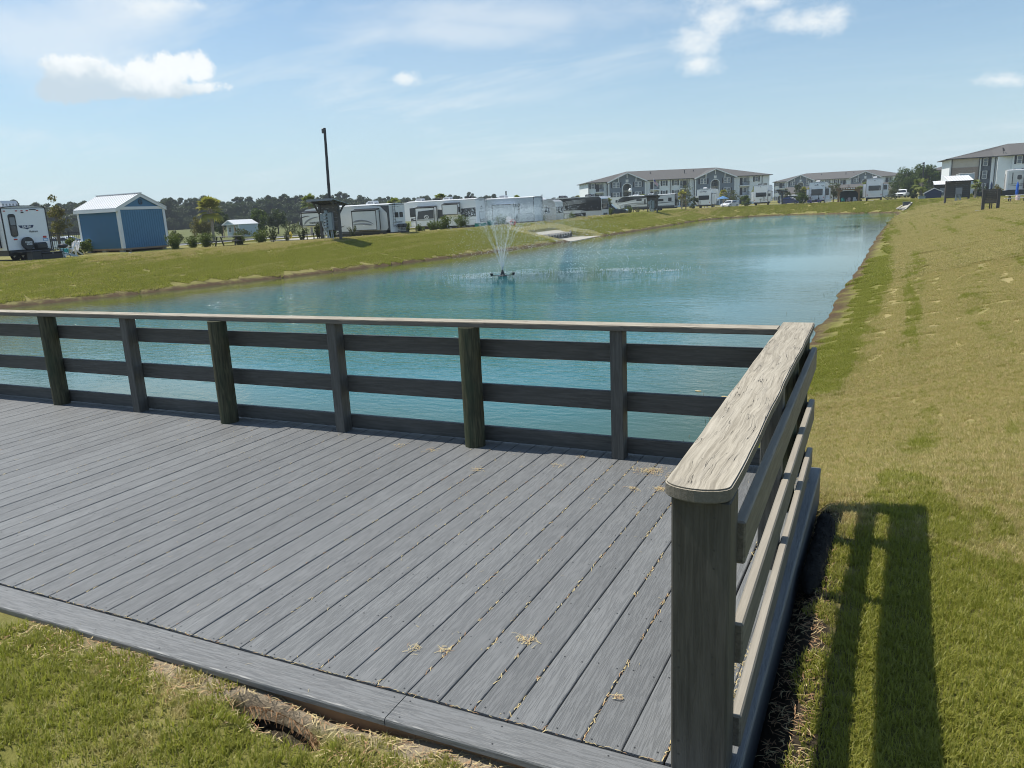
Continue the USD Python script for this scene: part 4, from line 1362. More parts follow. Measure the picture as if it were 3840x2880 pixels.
# ------------------------------------------------------------------ caravans and motorhomes
NEAR = dict(L=lambda W, x: ((x, W / 2, 0), -Xv, Zv), R=lambda W, x: ((x, -W / 2, 0), Xv, Zv), B=lambda W, x: ((x, 0, 0), -Yv, Zv))


class Camper:
    """Local frame: rear at x = 0, front towards +x, left side at +y, ground at z = 0."""

    def __init__(self, name, label, cat, loc, rz, L, W, H, bottom=0.62, nose='flat', body='white_panel', axle=None, group='caravans parked round the pond', roof=True, scale=None):
        self.t = thing(name, label, cat, loc, rz, group, scale)
        self.L, self.W, self.H, self.b = L, W, H, bottom
        b = bottom
        if nose == 'fifth':
            p = [(0, b), (0, H - 0.10), (0.15, H), (L - 2.2, H), (L - 1.0, H - 0.12), (L - 0.35, H - 0.45), (L, b + 1.15), (L - 0.12, b + 0.95), (L - 0.55, b + 0.72), (L - 2.7, b + 0.70), (L - 2.85, b)]
        elif nose == 'coach':
            p = [(0, b), (0, H - 0.18), (0.15, H), (L - 0.35, H), (L - 0.10, H - 0.2), (L, H - 0.9), (L, b + 0.15), (L - 0.1, b)]
        else:
            p = [(0, b), (0, H - 0.08), (0.12, H), (L - 0.6, H), (L - 0.15, H - 0.3), (L, H - 0.9), (L - 0.1, b + 0.4), (L - 0.45, b)]
        self.prof = p
        mesh(self.t, 'body', MB().prism(p, 'y', -W / 2, W / 2), body)
        if roof:
            z = MB()
            n = 9
            yy = np.linspace(-W / 2 - 0.02, W / 2 + 0.02, n)
            zz = H + 0.09 * (1 - (2 * np.abs(yy) / W) ** 2.4) - 0.005
            x1 = L - (2.2 if nose == 'fifth' else 0.5)
            v = [(x, y, q) for x in (-0.01, x1) for y, q in zip(yy, zz)] + [(x, y, H - 0.05) for x in (-0.01, x1) for y in (yy[0], yy[-1])]
            f = [[i, i + 1, n + i + 1, n + i] for i in range(n - 1)] + [[0, n, 2 * n + 2, 2 * n], [n - 1, 2 * n + 1, 2 * n + 3, 2 * n - 1]]
            z.raw(v, f)
            z.raw([v[i] for i in range(n)], [[0, i + 1, i] for i in range(1, n - 1)])
            z.raw([v[n + i] for i in range(n)], [[0, i, i + 1] for i in range(1, n - 1)])
            mesh(self.t, 'roof', z, 'white_roof', smooth=30)
        x1 = L - (3.2 if nose == 'fifth' else 0.7)
        mesh(self.t, 'underbody', MB().box(0.1, x1, -W / 2 + 0.06, W / 2 - 0.06, b - 0.30, b + 0.01), 'black_trim')
        ax = axle if axle is not None else (L * 0.33, L * 0.33 + 0.9)
        for x in ax:
            for s in (-1, 1):
                wheel(self.t, x, s * (W / 2 - 0.16), 0.38, 0.24, s)
        mesh(self.t, 'bumper', MB().bbox(-0.12, -0.01, -W / 2 + 0.1, W / 2 - 0.1, b - 0.16, b - 0.03, 0.02), 'black_trim')
        if nose == 'fifth':
            for s in (-1, 1):
                mesh(self.t, 'landing_leg', MB().box(L - 3.1, L - 3.0, s * (W / 2 - 0.35) - 0.05, s * (W / 2 - 0.35) + 0.05, 0.02, b), 'black_trim')

    def side(self, name, poly, mat, lift=0.010, s='L', label=None, base=0.0, parent=None):
        W = self.W + 2 * base
        o, r, u = NEAR[s](W, 0)
        o = np.array(o, float)
        if s == 'B':
            o[0] -= base
        pts = poly
        if s == 'L':
            pts = shapely.affinity.scale(poly if isinstance(poly, shapely.Geometry) else Polygon(poly), -1, 1, origin=(0, 0))
        return face(parent or self.t, name, pts, o, r, u, lift, mat, label)

    def window(self, x0, x1, z0, z1, s='L', r=0.05, base=0.0, mat='glass', frame='black_trim'):
        w = self.side('window', rrect(x0, x1, z0, z1, r), frame, 0.025, s, base=base)
        self.side('pane', rrect(x0 + 0.03, x1 - 0.03, z0 + 0.03, z1 - 0.03, r * 0.8), mat, 0.006, s, base=base + 0.026, parent=w)
        return w

    def slide(self, x0, x1, z0, z1, out, mat, s=1, trim='black_trim', win=None, roof=True):
        W = self.W / 2
        y0, y1 = (W - 0.02, W + out) if s > 0 else (-W - out, -W + 0.02)
        sl = mesh(self.t, 'slide_out', MB().box(x0, x1, y0, y1, z0, z1), mat)
        yo = y1 if s > 0 else y0
        t = 0.07
        fr = MB()
        e = 0.018
        for a, b, c, d in ((x0 - e, x1 + e, z1 - t, z1 + e), (x0 - e, x1 + e, z0 - e, z0 + t * 0.7), (x0 - e, x0 + t * 0.7, z0 + t, z1 - t), (x1 - t * 0.7, x1 + e, z0 + t, z1 - t)):
            fr.box(a, b, min(yo, yo + s * e), max(yo, yo + s * e), c, d)
        for xx in (x0, x1):
            for yy in (W * s,):
                fr.box(xx - e * 1.5, xx + e * 1.5, min(yy, yy + s * 0.08), max(yy, yy + s * 0.08), z0, z1)
        mesh(sl, 'slide_trim', fr, trim)
        if roof:
            mesh(sl, 'awning', MB().bar((x0 - 0.03, s * (W + 0.05), z1 + 0.12), (x1 + 0.03, s * (W + 0.05), z1 + 0.12), 0.08, 0.08).raw([(x0, s * W, z1 + 0.14), (x1, s * W, z1 + 0.14), (x1, s * (W + out + 0.04), z1 + 0.035), (x0, s * (W + out + 0.04), z1 + 0.035)], [[0, 1, 2, 3], [3, 2, 1, 0]]), 'dark_grey')
        if win:
            for (a, b, c, d, side) in win:
                if side == 'rear':
                    mesh(sl, 'end_window', MB().box(x0 - 0.02, x0 - 0.001, min(s * (W + a), s * (W + b)), max(s * (W + a), s * (W + b)), c, d), 'glass')
                else:
                    self.side('slide_window', rrect(a, b, c, d, 0.04), 'glass', 0.02, 'L' if s > 0 else 'R', base=out, parent=sl)
        return sl

    def aircon(self, x, L=0.95, mat='white_roof', z=None, w=0.70, y=0.0):
        H = (z if z is not None else self.H + 0.07)
        p = [(x - L / 2, H), (x - L / 2, H + 0.16), (x - L / 2 + 0.1, H + 0.30), (x + L / 2 - 0.3, H + 0.30), (x + L / 2, H + 0.12), (x + L / 2, H)]
        a = mesh(self.t, 'roof_aircon', MB().prism(p, 'y', y - w / 2, y + w / 2), mat)
        g = MB()
        for i in range(5):
            yy = y - w / 2 + 0.07 + i * (w - 0.14) / 4
            g.box(x - L / 2 - 0.012, x - L / 2 + 0.002, yy - 0.045, yy + 0.045, H + 0.04, H + 0.14)
        for s in (-1, 1):
            for i in range(4):
                xx = x - L / 2 + 0.2 + i * 0.14
                g.box(xx, xx + 0.09, *(sorted((y + s * w / 2, y + s * (w / 2 + 0.01)))), H + 0.06, H + 0.22)
        tag(mesh(a, 'grille', g, 'mid_grey'), kind='stuff')

    def ladder(self, y, z0, z1, mat='black_trim'):
        m = MB()
        for s in (-0.17, 0.17):
            m.tube([(-0.09, y + s, z0), (-0.09, y + s, z1)], 0.017, 6)
        for z in np.arange(z0 + 0.15, z1, 0.27):
            m.tube([(-0.09, y - 0.17, z), (-0.09, y + 0.17, z)], 0.014, 6)
        for z in (z0 + 0.1, z1 - 0.1):
            for s in (-0.17, 0.17):
                m.tube([(-0.09, y + s, z), (0.0, y + s, z)], 0.012, 5)
        mesh(self.t, 'ladder', m, mat)

    def lamp(self, y0, y1, z0, z1, mat='red_lamp', name='tail_lamp'):
        self.side(name, rrect(-y1, -y0, z0, z1, 0.02), mat, 0.02, 'B')


def caravan_with_badge():
    """The white travel trailer cut by the left edge of the picture."""
    W, L, H = 2.70, 7.6, 2.88
    c = Camper('travel_trailer', 'white travel trailer at the left edge with a black spare wheel cover', 'travel trailer', (-46.75, 28.06, 0.03), math.pi, L, W, H, 0.66, axle=(2.6, 3.5), scale=(1.0, 1.0, 1.12))
    c.slide(0.55, 4.6, 0.80, 2.52, 0.55, 'white_panel')
    for s in (-1, 1):
        mesh(c.t, 'corner_trim', MB().box(-0.02, 0.03, s * W / 2 - 0.03, s * W / 2 + 0.03, 0.66, H - 0.02), 'black_trim')
    yy = np.linspace(-W / 2, W / 2, 9)
    mesh(c.t, 'roof_trim', MB().tube(np.c_[np.full(9, -0.01), yy, H + 0.085 * (1 - (2 * np.abs(yy) / W) ** 2.4)], 0.022, 6), 'black_trim')
    k = W / 585.0

    def loc(cx, cy):
        return (-(W / 2 - (cx - 45) * k) + W * 0.0, 0.66 + (868 - cy + (cx - 90) * 0.0) * 0.00430)

    def u(cx):
        return (cx - 337) * k

    w = c.side('window', rrect(u(118), u(212), 1.36, 2.55, 0.13), 'black_trim', 0.03, 'B')
    c.side('pane', rrect(u(132), u(198), 1.42, 1.92, 0.05), 'glass', 0.006, 'B', base=0.031, parent=w)
    c.side('pane', rrect(u(132), u(198), 1.97, 2.38, 0.05), 'mid_grey', 0.006, 'B', base=0.031, parent=w)
    for cx in (85, 240, 312, 382, 522):
        c.side('marker_lamp', rrect(u(cx - 14), u(cx + 14), 2.68, 2.735, 0.02), 'red_lamp', 0.02, 'B')
    c.side('brake_lamp', rrect(u(415), u(505), 2.735, 2.78, 0.015), 'black_trim', 0.02, 'B')
    c.side('camera', rrect(u(298), u(330), 2.59, 2.645, 0.025), 'black_trim', 0.04, 'B')
    z1 = 1.82
    c.side('badge', Polygon([(u(232), z1 + 0.12), (u(438), z1 + 0.12), (u(420), z1 - 0.02), (u(378), z1 - 0.04), (u(345), z1 - 0.10), (u(300), z1 - 0.04), (u(258), z1 - 0.02)]), 'navy', 0.012, 'B')
    text(c.t, 'badge_lettering', 'SALEM', 0.115, (-0.014, -u(335), z1 - 0.01), -Yv, Zv, 'white_panel', bold=True)
    text(c.t, 'script_lettering', 'Platinum', 0.10, (-0.003, -u(420), z1 - 0.27), -Yv, np.array([0, 0.17, 0.985]), 'dark_grey', slant=0.4)
    c.lamp(-u(190), -u(142), 1.18, 1.25)
    c.side('reflector', rrect(u(150), u(182), 1.285, 1.33, 0.01), 'blue_cloth', 0.012, 'B')
    c.lamp(-u(585), -u(538), 1.22, 1.33)
    c.side('number_plate', rrect(u(532), u(600), 1.06, 1.20, 0.01), 'blue_cloth', 0.015, 'B')
    c.side('number_plate', rrect(u(540), u(592), 1.085, 1.165, 0.01), 'white_panel', 0.004, 'B', base=0.0155)
    c.aircon(0.75, 0.9, w=0.95, y=0.55)
    m = trimesh.creation.cylinder(0.335, 0.22, sections=28)
    m.apply_transform(trimesh.transformations.rotation_matrix(math.pi / 2, [0, 1, 0]))
    m.apply_translation([-0.20, -u(290), 0.98])
    sw = mesh(c.t, 'spare_wheel_cover', MB().tri(m), 'black_trim', smooth=40)
    text(sw, 'lettering', 'FOREST', 0.085, (-0.312, -u(290), 1.0), -Yv, Zv, 'white_panel', bold=True)
    text(sw, 'lettering', 'RIVER', 0.085, (-0.312, -u(295), 0.89), -Yv, Zv, 'white_panel', bold=True)
    mesh(c.t, 'gear_cover', MB().bbox(-0.62, -0.08, -0.78, -0.16, 0.62, 1.0, 0.09), 'black_trim')
    mesh(c.t, 'bumper_rack', MB().box(-0.7, -0.05, -1.15, 1.0, 0.5, 0.56), 'black_trim')
    # things standing behind it
    o = np.array([-46.75, 28.14, 0])

    def stand(x, y):
        p = o + np.array([-x, -y, 0])
        return (p[0], p[1], float(terrain_z(p[0:1], p[1:2])[0]))

    t = thing('covered_bin', 'black covered storage bin behind the white trailer, left of the long box', 'bin', stand(-0.95, 0.52), 0)
    mesh(t, 'bin_body', MB().bbox(-0.28, 0.28, -0.29, 0.29, 0, 0.56, 0.03), 'black_trim')
    mesh(t, 'lid', MB().bbox(-0.31, 0.31, -0.32, 0.32, 0.56, 0.62, 0.025), 'dark_grey')
    t = thing('storage_box', 'long black storage box standing low behind the white trailer', 'storage box', stand(-0.9, -0.47), 0)
    mesh(t, 'box_body', MB().bbox(-0.3, 0.3, -0.68, 0.66, 0, 0.42, 0.03), 'black_trim')
    mesh(t, 'lid', MB().bbox(-0.33, 0.33, -0.71, 0.69, 0.42, 0.49, 0.03), 'black_trim')
    mesh(t, 'latch', MB().box(0.325, 0.345, -0.03, 0.03, 0.37, 0.46), 'mid_grey')
    t = thing('covered_grill', 'barbecue grill under a rounded black cover beside the white trailer', 'grill', stand(-0.7, -1.55), 0.2)
    m = MB().ball((0, 0, 0.78), 0.27, 2, (1, 1.15, 0.55))
    mesh(t, 'cover', m, 'black_trim', smooth=True)
    lg = MB()
    for sx in (-1, 1):
        for sy in (-1, 1):
            lg.bar((sx * 0.1, sy * 0.1, 0.7), (sx * 0.25, sy * 0.25, 0.0), 0.03, 0.03)
    mesh(t, 'stand', lg, 'black_trim')
    t = thing('bucket', 'small white bucket on the grass below the covered grill', 'bucket', stand(-0.85, -1.42), 0)
    mesh(t, 'bucket_body', MB().tube([(0, 0, 0), (0, 0, 0.27)], [0.11, 0.13], 14), 'white_panel', smooth=50)
    mesh(t, 'rim', MB().tube([(0, 0, 0.25), (0, 0, 0.275)], [0.138, 0.138], 14), 'white_panel')


caravan_with_badge()


def long_fifth_wheel():
    """The pale fifth wheel with dark swooshes behind the near meter shelter."""
    g = float(terrain_z(np.array([-43.0]), np.array([57.0]))[0])
    W, L = 2.5, 10.3
    H = 2.73 - g
    c = Camper('fifth_wheel_trailer', 'long pale fifth wheel trailer with dark swooshes behind the near meter shelter', 'caravan', (-39.27, 55.9 + W / 2, g), math.pi, L, W, H, 0.72, 'fifth', 'pale_panel', axle=(3.1, 4.0))
    c.side('swoosh', Polygon([(0, H - 0.12), (2.2, H - 0.04), (0.9, H - 0.16), (0.25, H - 0.75), (0.2, 1.15), (0.5, 0.75), (0, 0.72)]), 'dark_grey', 0.012)
    c.side('belt', rect(0.02, L - 2.9, 0.72, 0.92), 'dark_grey', 0.012)
    c.slide(1.05, 3.7, 0.98, 2.72, 0.55, 'pale_panel')
    c.slide(7.2, 9.55, 1.58, 2.78, 0.42, 'pale_panel', win=[(0.08, 0.32, 1.85, 2.5, 'rear')])
    for pts, a, b in (([(3.65, 1.72), (2.8, 1.95), (1.9, 1.85), (1.35, 1.48)], 0.20, 0.06), ([(3.65, 1.50), (2.9, 1.62), (2.2, 1.55), (1.5, 1.42)], 0.07, 0.16)):
        c.side('swoosh', swoosh(pts, a, b), 'mid_grey', 0.012, base=0.57)
    c.side('swoosh', swoosh([(2.55, 1.40), (2.35, 1.46), (2.3, 1.30)], 0.1, 0.05), 'white_panel', 0.014, base=0.57)
    for pts, a, b, m in (([(7.5, 2.36), (8.3, 2.32), (9.0, 2.10), (9.3, 1.7)], 0.06, 0.20, 'mid_grey'), ([(8.55, 2.46), (9.0, 2.48), (9.3, 2.42), (9.5, 2.33)], 0.05, 0.1, 'dark_grey')):
        c.side('swoosh', swoosh(pts, a, b), m, 0.012, base=0.44)
    text(c.t, 'lettering', 'CHAPARRAL', 0.17, (7.95, W / 2 + 0.43, 1.75), -Xv, Zv, 'dark_grey', bold=True)
    for pts, a, b in (([(7.1, 2.42), (6.4, 2.50), (5.6, 2.48)], 0.13, 0.03), ([(7.2, 1.42), (6.5, 1.42), (5.9, 1.62), (5.4, 1.72)], 0.05, 0.2), ([(7.0, 1.1), (6.2, 1.08), (5.0, 1.45)], 0.04, 0.1)):
        c.side('swoosh', swoosh(pts, a, b), 'dark_grey', 0.012)
    c.side('nose_panel', Polygon([(L - 0.55, 1.55), (L - 0.12, 1.75), (L - 0.06, 2.1), (L - 0.40, 2.62), (L - 0.62, 2.62)]), 'dark_grey', 0.014)
    c.side('nose_panel', Polygon([(L - 0.45, 1.52), (L - 0.14, 1.68), (L - 0.1, 2.0), (L - 0.45, 1.8)]), 'black_trim', 0.02)
    c.side('locker', rect(5.9, 7.2, 0.76, 1.28), 'pale_panel', 0.016)
    for y in (0.12, -0.62):
        c.window(-y - 0.27, -y + 0.27, 2.0, 2.45, 'B')
    c.ladder(0.62, 1.15, H + 0.05)
    text(c.t, 'lettering', 'Coachmen', 0.15, (-0.014, -0.18, 1.52), -Yv, Zv, 'mid_grey', slant=0.2)
    for y in (-0.12, 0.12, 0.36, -0.36):
        c.side('marker_lamp', rrect(-y - 0.03, -y + 0.03, H - 0.25, H - 0.2, 0.01), 'dark_grey', 0.02, 'B')
    rk = MB()
    for z in np.linspace(0.72, 1.35, 6):
        rk.box(-0.28, -0.24, -1.1, 0.45, z, z + 0.035)
    for y in (-0.75, -0.55, -0.35, -0.15):
        rk.box(-0.31, -0.28, y, y + 0.05, 0.75, 1.25)
    rk.box(-0.35, -0.02, -1.15, 0.5, 0.66, 0.72)
    mesh(c.t, 'folded_deck_rack', rk, 'black_trim')
    mesh(c.t, 'gear_bag', MB().bbox(-0.3, -0.03, -1.05, -0.5, 1.1, 1.42, 0.05).bbox(-0.3, -0.03, -0.4, 0.2, 1.1, 1.42, 0.05), 'black_trim')
    c.aircon(6.6)
    c.aircon(2.6)


def white_fifth_wheel():
    """White fifth wheel with dark window bands and two slide-outs, rear with a ladder."""
    g = float(terrain_z(np.array([-44.0]), np.array([75.0]))[0])
    W, L = 2.5, 11.2
    H = 3.08 - g
    c = Camper('fifth_wheel_trailer', 'long white fifth wheel trailer with black window bands and a rear ladder', 'caravan', (-40.14, 74.02 + W / 2, g), math.pi, L, W, H, 0.72, 'fifth', 'white_panel', axle=(3.4, 4.3))
    c.side('window_band', Polygon([(0.05, 1.65), (1.95, 1.58), (1.85, 2.55), (0.05, 2.62)]), 'black_gloss', 0.012)
    c.slide(2.0, 4.0, 1.95, 3.08, 0.55, 'white_panel', win=[(0.12, 0.42, 2.2, 2.75, 'rear')])
    c.side('window_band', Polygon([(4.0, 1.62), (4.9, 1.62), (4.9, 2.55), (4.1, 2.5)]), 'dark_grey', 0.012)
    c.side('stripe', Polygon([(3.9, 1.95), (4.0, 1.58), (5.0, 1.52), (5.0, 1.56), (4.05, 1.63), (3.95, 1.95)]), 'black_trim', 0.014)
    c.slide(5.0, 7.5, 0.78, 2.85, 0.6, 'white_panel')
    c.side('window_band', Polygon([(5.1, 1.62), (7.3, 1.55), (7.1, 2.45), (5.1, 2.58)]), 'dark_grey', 0.012, base=0.62)
    c.side('stripe', rect(5.1, 7.35, 1.46, 1.50), 'black_trim', 0.012, base=0.62)
    ring = Polygon([(6.05 + 0.32 * math.cos(a), 1.80 + 0.22 * math.sin(a)) for a in np.linspace(0, 6.28, 20)])
    c.side('emblem', ring.difference(shapely.affinity.scale(ring, 0.72, 0.62)).union(swoosh([(6.35, 1.92), (6.0, 1.98), (6.1, 1.62), (5.75, 1.70)], 0.07, 0.07)), 'silver', 0.012, base=0.635)
    c.side('window_band', Polygon([(7.55, 1.9), (8.6, 1.85), (8.6, 2.85), (7.55, 2.9)]), 'black_gloss', 0.012)
    c.side('emblem', Polygon([(7.6, 1.4), (8.5, 1.38), (8.5, 1.7), (7.6, 1.72)]), 'dark_grey', 0.012)
    c.side('emblem', Polygon([(7.7, 1.46), (8.05, 1.65), (8.4, 1.46), (8.1, 1.58)]), 'white_panel', 0.004, base=0.013)
    for a, b in ((0.1, 0.9), (1.9, 3.0), (7.9, 8.5)):
        c.side('locker', rect(a, b, 0.78, 1.28), 'white_panel', 0.016)
        c.side('locker_gasket', Polygon(rect(a - 0.02, b + 0.02, 0.76, 1.30)).difference(Polygon(rect(a, b, 0.78, 1.28))), 'mid_grey', 0.012)
    c.side('door_panel', rect(-0.42, 0.60, 1.35, 2.15), 'white_roof', 0.02, 'B')
    c.side('door_gasket', Polygon(rect(-0.46, 0.64, 0.62, 2.19)).difference(Polygon(rect(-0.42, 0.60, 1.35, 2.15))), 'black_trim', 0.015, 'B')
    c.side('emblem', Polygon([(-0.25, 2.55), (0.08, 2.78), (0.4, 2.55), (0.12, 2.66)]), 'dark_grey', 0.012, 'B')
    text(c.t, 'lettering', 'ALLIANCE', 0.13, (-0.012, -0.08, 2.38), -Yv, Zv, 'mid_grey')
    text(c.t, 'lettering', 'RV', 0.09, (-0.012, -0.08, 2.24), -Yv, Zv, 'mid_grey')
    c.ladder(-1.0, 0.9, H + 0.1)
    for y in (-0.25, 0.0, 0.25):
        c.side('marker_lamp', rrect(-y - 0.04, -y + 0.04, H - 0.2, H - 0.14, 0.01), 'dark_grey', 0.02, 'B')
    c.aircon(4.2)
    c.aircon(7.9)
    m = MB().prism([(1.4, H + 0.08), (1.7, H + 0.08), (1.9, H + 0.34), (1.0, H + 0.30)], 'y', -0.3, 0.3)
    mesh(c.t, 'open_roof_vent', m, 'black_trim')
    mesh(c.t, 'open_roof_vent', MB().prism([(5.3, H + 0.08), (5.8, H + 0.08), (6.1, H + 0.3), (5.2, H + 0.28)], 'y', -0.3, 0.3), 'black_trim')


def fitted(px, py, s_back, d_ref, z_ref, dx=-4.0):
    """A vehicle's near top corner moved back behind the lip of the bank: (corner, ground, scale) against the reference size."""
    _, D = lip(px, s_back)
    A = at_range(px, py, D)
    g = float(terrain_z(np.array([A[0] + dx]), np.array([A[1] + 1.2]))[0])
    k = D / d_ref
    return A, g, (k, k, (A[2] - g) / z_ref)


def grey_trailer():
    W, L, H = 2.5, 9.4, 3.46
    A, g, sc = fitted(2000, 738, 9.2, 88.0, H)
    c = Camper('fifth_wheel_trailer', 'plain blue-grey caravan seen behind the fountain spray', 'caravan', (A[0], A[1] + W / 2 * sc[1], g), math.pi, L, W, H, 0.66, 'fifth', 'grey_panel', axle=(3.0, 3.9), scale=sc)
    c.slide(2.2, 5.0, 0.95, 2.75, 0.5, 'grey_panel', roof=False)
    c.side('stripe', rect(0.3, 4.9, 1.52, 1.56), 'dark_grey', 0.012)
    c.side('window_band', rect(1.72, 2.0, 1.6, 2.75), 'black_gloss', 0.02)
    c.side('locker', rect(0.2, 1.2, 0.74, 1.22), 'grey_panel', 0.018)
    for s in (-1, 1):
        mesh(c.t, 'corner_trim', MB().box(-0.02, 0.03, s * W / 2 - 0.025, s * W / 2 + 0.025, 0.66, H), 'black_trim')
    c.aircon(4.4)
    c.ladder(-0.95, 1.0, H + 0.25)


def motorhomes():
    W, L, H = 2.55, 10.5, 3.23
    A, g, sc = fitted(2256, 736, 9.6, 92.0, H)
    c = Camper('motorhome', 'black topped motorhome coach with silver swooshes, its nose towards the pond', 'motorhome', (A[0] - L * sc[0], A[1] + W / 2 * sc[1], g), 0.0, L, W, H, 0.42, 'coach', 'silver', axle=(2.6, 7.6), roof=False, group='motorhomes parked beside the pond', scale=sc)
    mesh(c.t, 'roof', MB().box(0, L - 0.4, -W / 2, W / 2, H, H + 0.03), 'white_roof')
    c.side('upper_panel', Polygon([(3.2, 1.62), (8.0, 1.50), (8.2, 1.32), (L - 0.05, 1.32), (L - 0.1, H - 0.25), (L - 0.35, H - 0.02), (3.2, H - 0.1)]), 'black_gloss', 0.012, 'R')
    for k in range(4):
        c.side('swoosh', swoosh([(3.6, 1.75 + 0.17 * k * 0.7), (5.2, 2.0 + 0.22 * k), (6.6, 2.5 + 0.12 * k), (8.6, 2.45 + 0.14 * k)], 0.03, 0.05), 'silver', 0.008, 'R', base=0.013)
    c.side('swoosh', swoosh([(3.4, 1.32), (5.5, 1.22), (7.0, 1.42), (7.4, 1.6)], 0.02, 0.05), 'black_trim', 0.01, 'R')
    c.slide(5.0, 8.0, 1.02, 1.55, 0.03, 'silver', s=-1, roof=False)
    c.side('locker', rect(7.0, 8.5, 0.50, 1.12), 'black_gloss', 0.014, 'R')
    c.side('stripe', rect(3.6, 5.9, 1.02, 1.07), 'white_roof', 0.014, 'R')
    c.side('mirror_panel', rect(8.6, 8.9, 1.42, 1.55), 'black_trim', 0.014, 'R')
    mesh(c.t, 'windscreen', MB().bbox(L - 0.02, L + 0.02, -W / 2 + 0.12, W / 2 - 0.12, 1.45, H - 0.35, 0.01), 'glass')
    mesh(c.t, 'grille', MB().bbox(L - 0.02, L + 0.03, -0.7, 0.7, 0.6, 0.95, 0.01), 'black_trim')
    for s in (-1, 1):
        mesh(c.t, 'headlamp', MB().bbox(L - 0.02, L + 0.03, s * 0.95 - 0.18, s * 0.95 + 0.18, 0.72, 0.95, 0.02), 'meter_glass')
        mesh(c.t, 'mirror', MB().bbox(L + 0.1, L + 0.25, s * (W / 2 + 0.22) - 0.08, s * (W / 2 + 0.22) + 0.08, 1.7, 2.2, 0.03).bar((L, s * W / 2, 2.3), (L + 0.18, s * (W / 2 + 0.2), 2.2), 0.05, 0.05), 'black_trim')
    c.aircon(5.2, mat='black_trim')
    c.aircon(8.6, mat='black_trim')
    for x in (3.9, 6.4, 6.9):
        mesh(c.t, 'roof_vent', MB().prism([(x, H), (x + 0.4, H), (x + 0.4, H + 0.2), (x + 0.05, H + 0.1)], 'y', -0.7, -0.3), 'black_trim')
    H2, L = 2.99, 8.4
    A, g, sc = fitted(2082, 750, 9.6, 88.5, H2)
    d = Camper('motorhome', 'tan motorhome half hidden between the blue-grey caravan and the black coach', 'motorhome', (A[0] - L * sc[0], A[1] + 1.22 * sc[1], g), 0.0, L, 2.4, H2, 0.45, 'coach', 'tan_panel', axle=(2.2, 6.4), roof=False, group='motorhomes parked beside the pond', scale=sc)
    mesh(d.t, 'roof', MB().box(0, L - 0.5, -1.22, 1.22, H2, H2 + 0.04), 'white_roof')
    d.side('upper_panel', rect(4.5, 6.8, 1.7, 2.4), 'black_gloss', 0.012, 'R')
    d.side('side_window', rrect(7.1, 7.7, 1.35, 2.1, 0.1), 'glass', 0.014, 'R')
    d.side('swoosh', swoosh([(5.0, 1.0), (6.6, 0.9), (7.2, 1.5), (7.3, 2.3)], 0.12, 0.3), 'mid_grey', 0.012, 'R')
    mesh(d.t, 'windscreen', MB().bbox(L - 0.02, L + 0.02, -1.05, 1.05, 1.35, 2.15, 0.01), 'glass')
    d.aircon(6.2)


def swoosh_fifth_wheel():
    W, L, H = 2.5, 10.6, 3.40
    A, g, sc = fitted(2530, 727, 9.2, 140.0, H)
    c = Camper('fifth_wheel_trailer', 'fifth wheel trailer with black and silver curves behind the second meter shelter', 'caravan', (A[0], A[1] + W / 2 * sc[1], g), math.pi, L, W, H, 0.8, 'fifth', 'silver', axle=(3.2, 4.1), scale=sc)
    c.side('upper_panel', Polygon([(0.4, H - 0.12), (L - 1.2, H - 0.14), (L - 0.5, H - 0.55), (L - 0.12, 2.2), (L - 1.2, 2.2), (6.5, 2.75), (3.0, H - 0.25)]), 'black_gloss', 0.012)
    for pts, a, b, m in (([(L - 0.3, 1.75), (8.6, 1.9), (7.2, 2.1), (4.8, 2.5)], 0.32, 0.06, 'white_panel'), ([(L - 0.8, 1.55), (8.2, 1.95), (6.0, 1.85), (4.0, 1.75)], 0.05, 0.12, 'dark_grey'), ([(7.5, 1.42), (5.5, 1.75), (3.0, 1.55), (0.1, 1.9)], 0.06, 0.14, 'black_trim'), ([(7.0, 1.28), (5.0, 1.45), (3.0, 1.3), (0.1, 1.55)], 0.04, 0.12, 'white_panel')):
        c.side('swoosh', swoosh(pts, a, b), m, 0.016)
    for a, b, z0, z1 in ((2.0, 3.0, 2.05, 2.5), (0.55, 1.15, 2.0, 2.7), (5.9, 6.9, 2.3, 2.75), (3.3, 3.6, 2.0, 2.3)):
        c.window(a, b, z0, z1)
    c.side('door', rect(5.2, 5.45, 1.55, 2.6), 'black_trim', 0.02)
    c.side('belt', rect(0.05, L - 2.9, 0.8, 1.12), 'dark_grey', 0.013)
    c.side('rear_panel', rect(-1.15, 1.15, 1.0, H - 0.1), 'black_gloss', 0.012, 'B')
    c.ladder(0.6, 1.0, H)
    c.aircon(4.6)
    c.aircon(7.3)
    t = thing('white_trailer', 'white trailer with small dark windows behind the dark pickup', 'caravan', place(2290, 790, lip(2290, 30)[1]), math.pi, None, 1.12)
    p = Camper.__new__(Camper)
    p.t, p.L, p.W, p.H, p.b = t, 6.6, 2.4, 2.75, 0.6
    mesh(t, 'body', MB().prism([(-2.4, 0.6), (-2.4, 2.7), (-2.3, 2.8), (3.9, 2.8), (4.2, 2.4), (4.2, 1.0), (3.9, 0.6)], 'y', -1.2, 1.2), 'white_panel')
    mesh(t, 'roof', MB().box(-2.45, 3.95, -1.24, 1.24, 2.801, 2.86), 'white_roof')
    mesh(t, 'underbody', MB().box(-2.2, 3.7, -1.1, 1.1, 0.35, 0.62), 'black_trim')
    for x in (0.4, 1.2):
        for s in (-1, 1):
            wheel(t, x, s * 1.1, 0.35, 0.22, s)
    for a, b, z0, z1 in ((2.4, 2.9, 1.75, 2.2), (1.2, 1.5, 1.8, 2.3), (-0.4, 0.3, 1.4, 2.25), (-2.0, -1.4, 1.8, 2.3)):
        p.window(a, b, z0, z1)
    p.aircon(0.5, z=2.86)


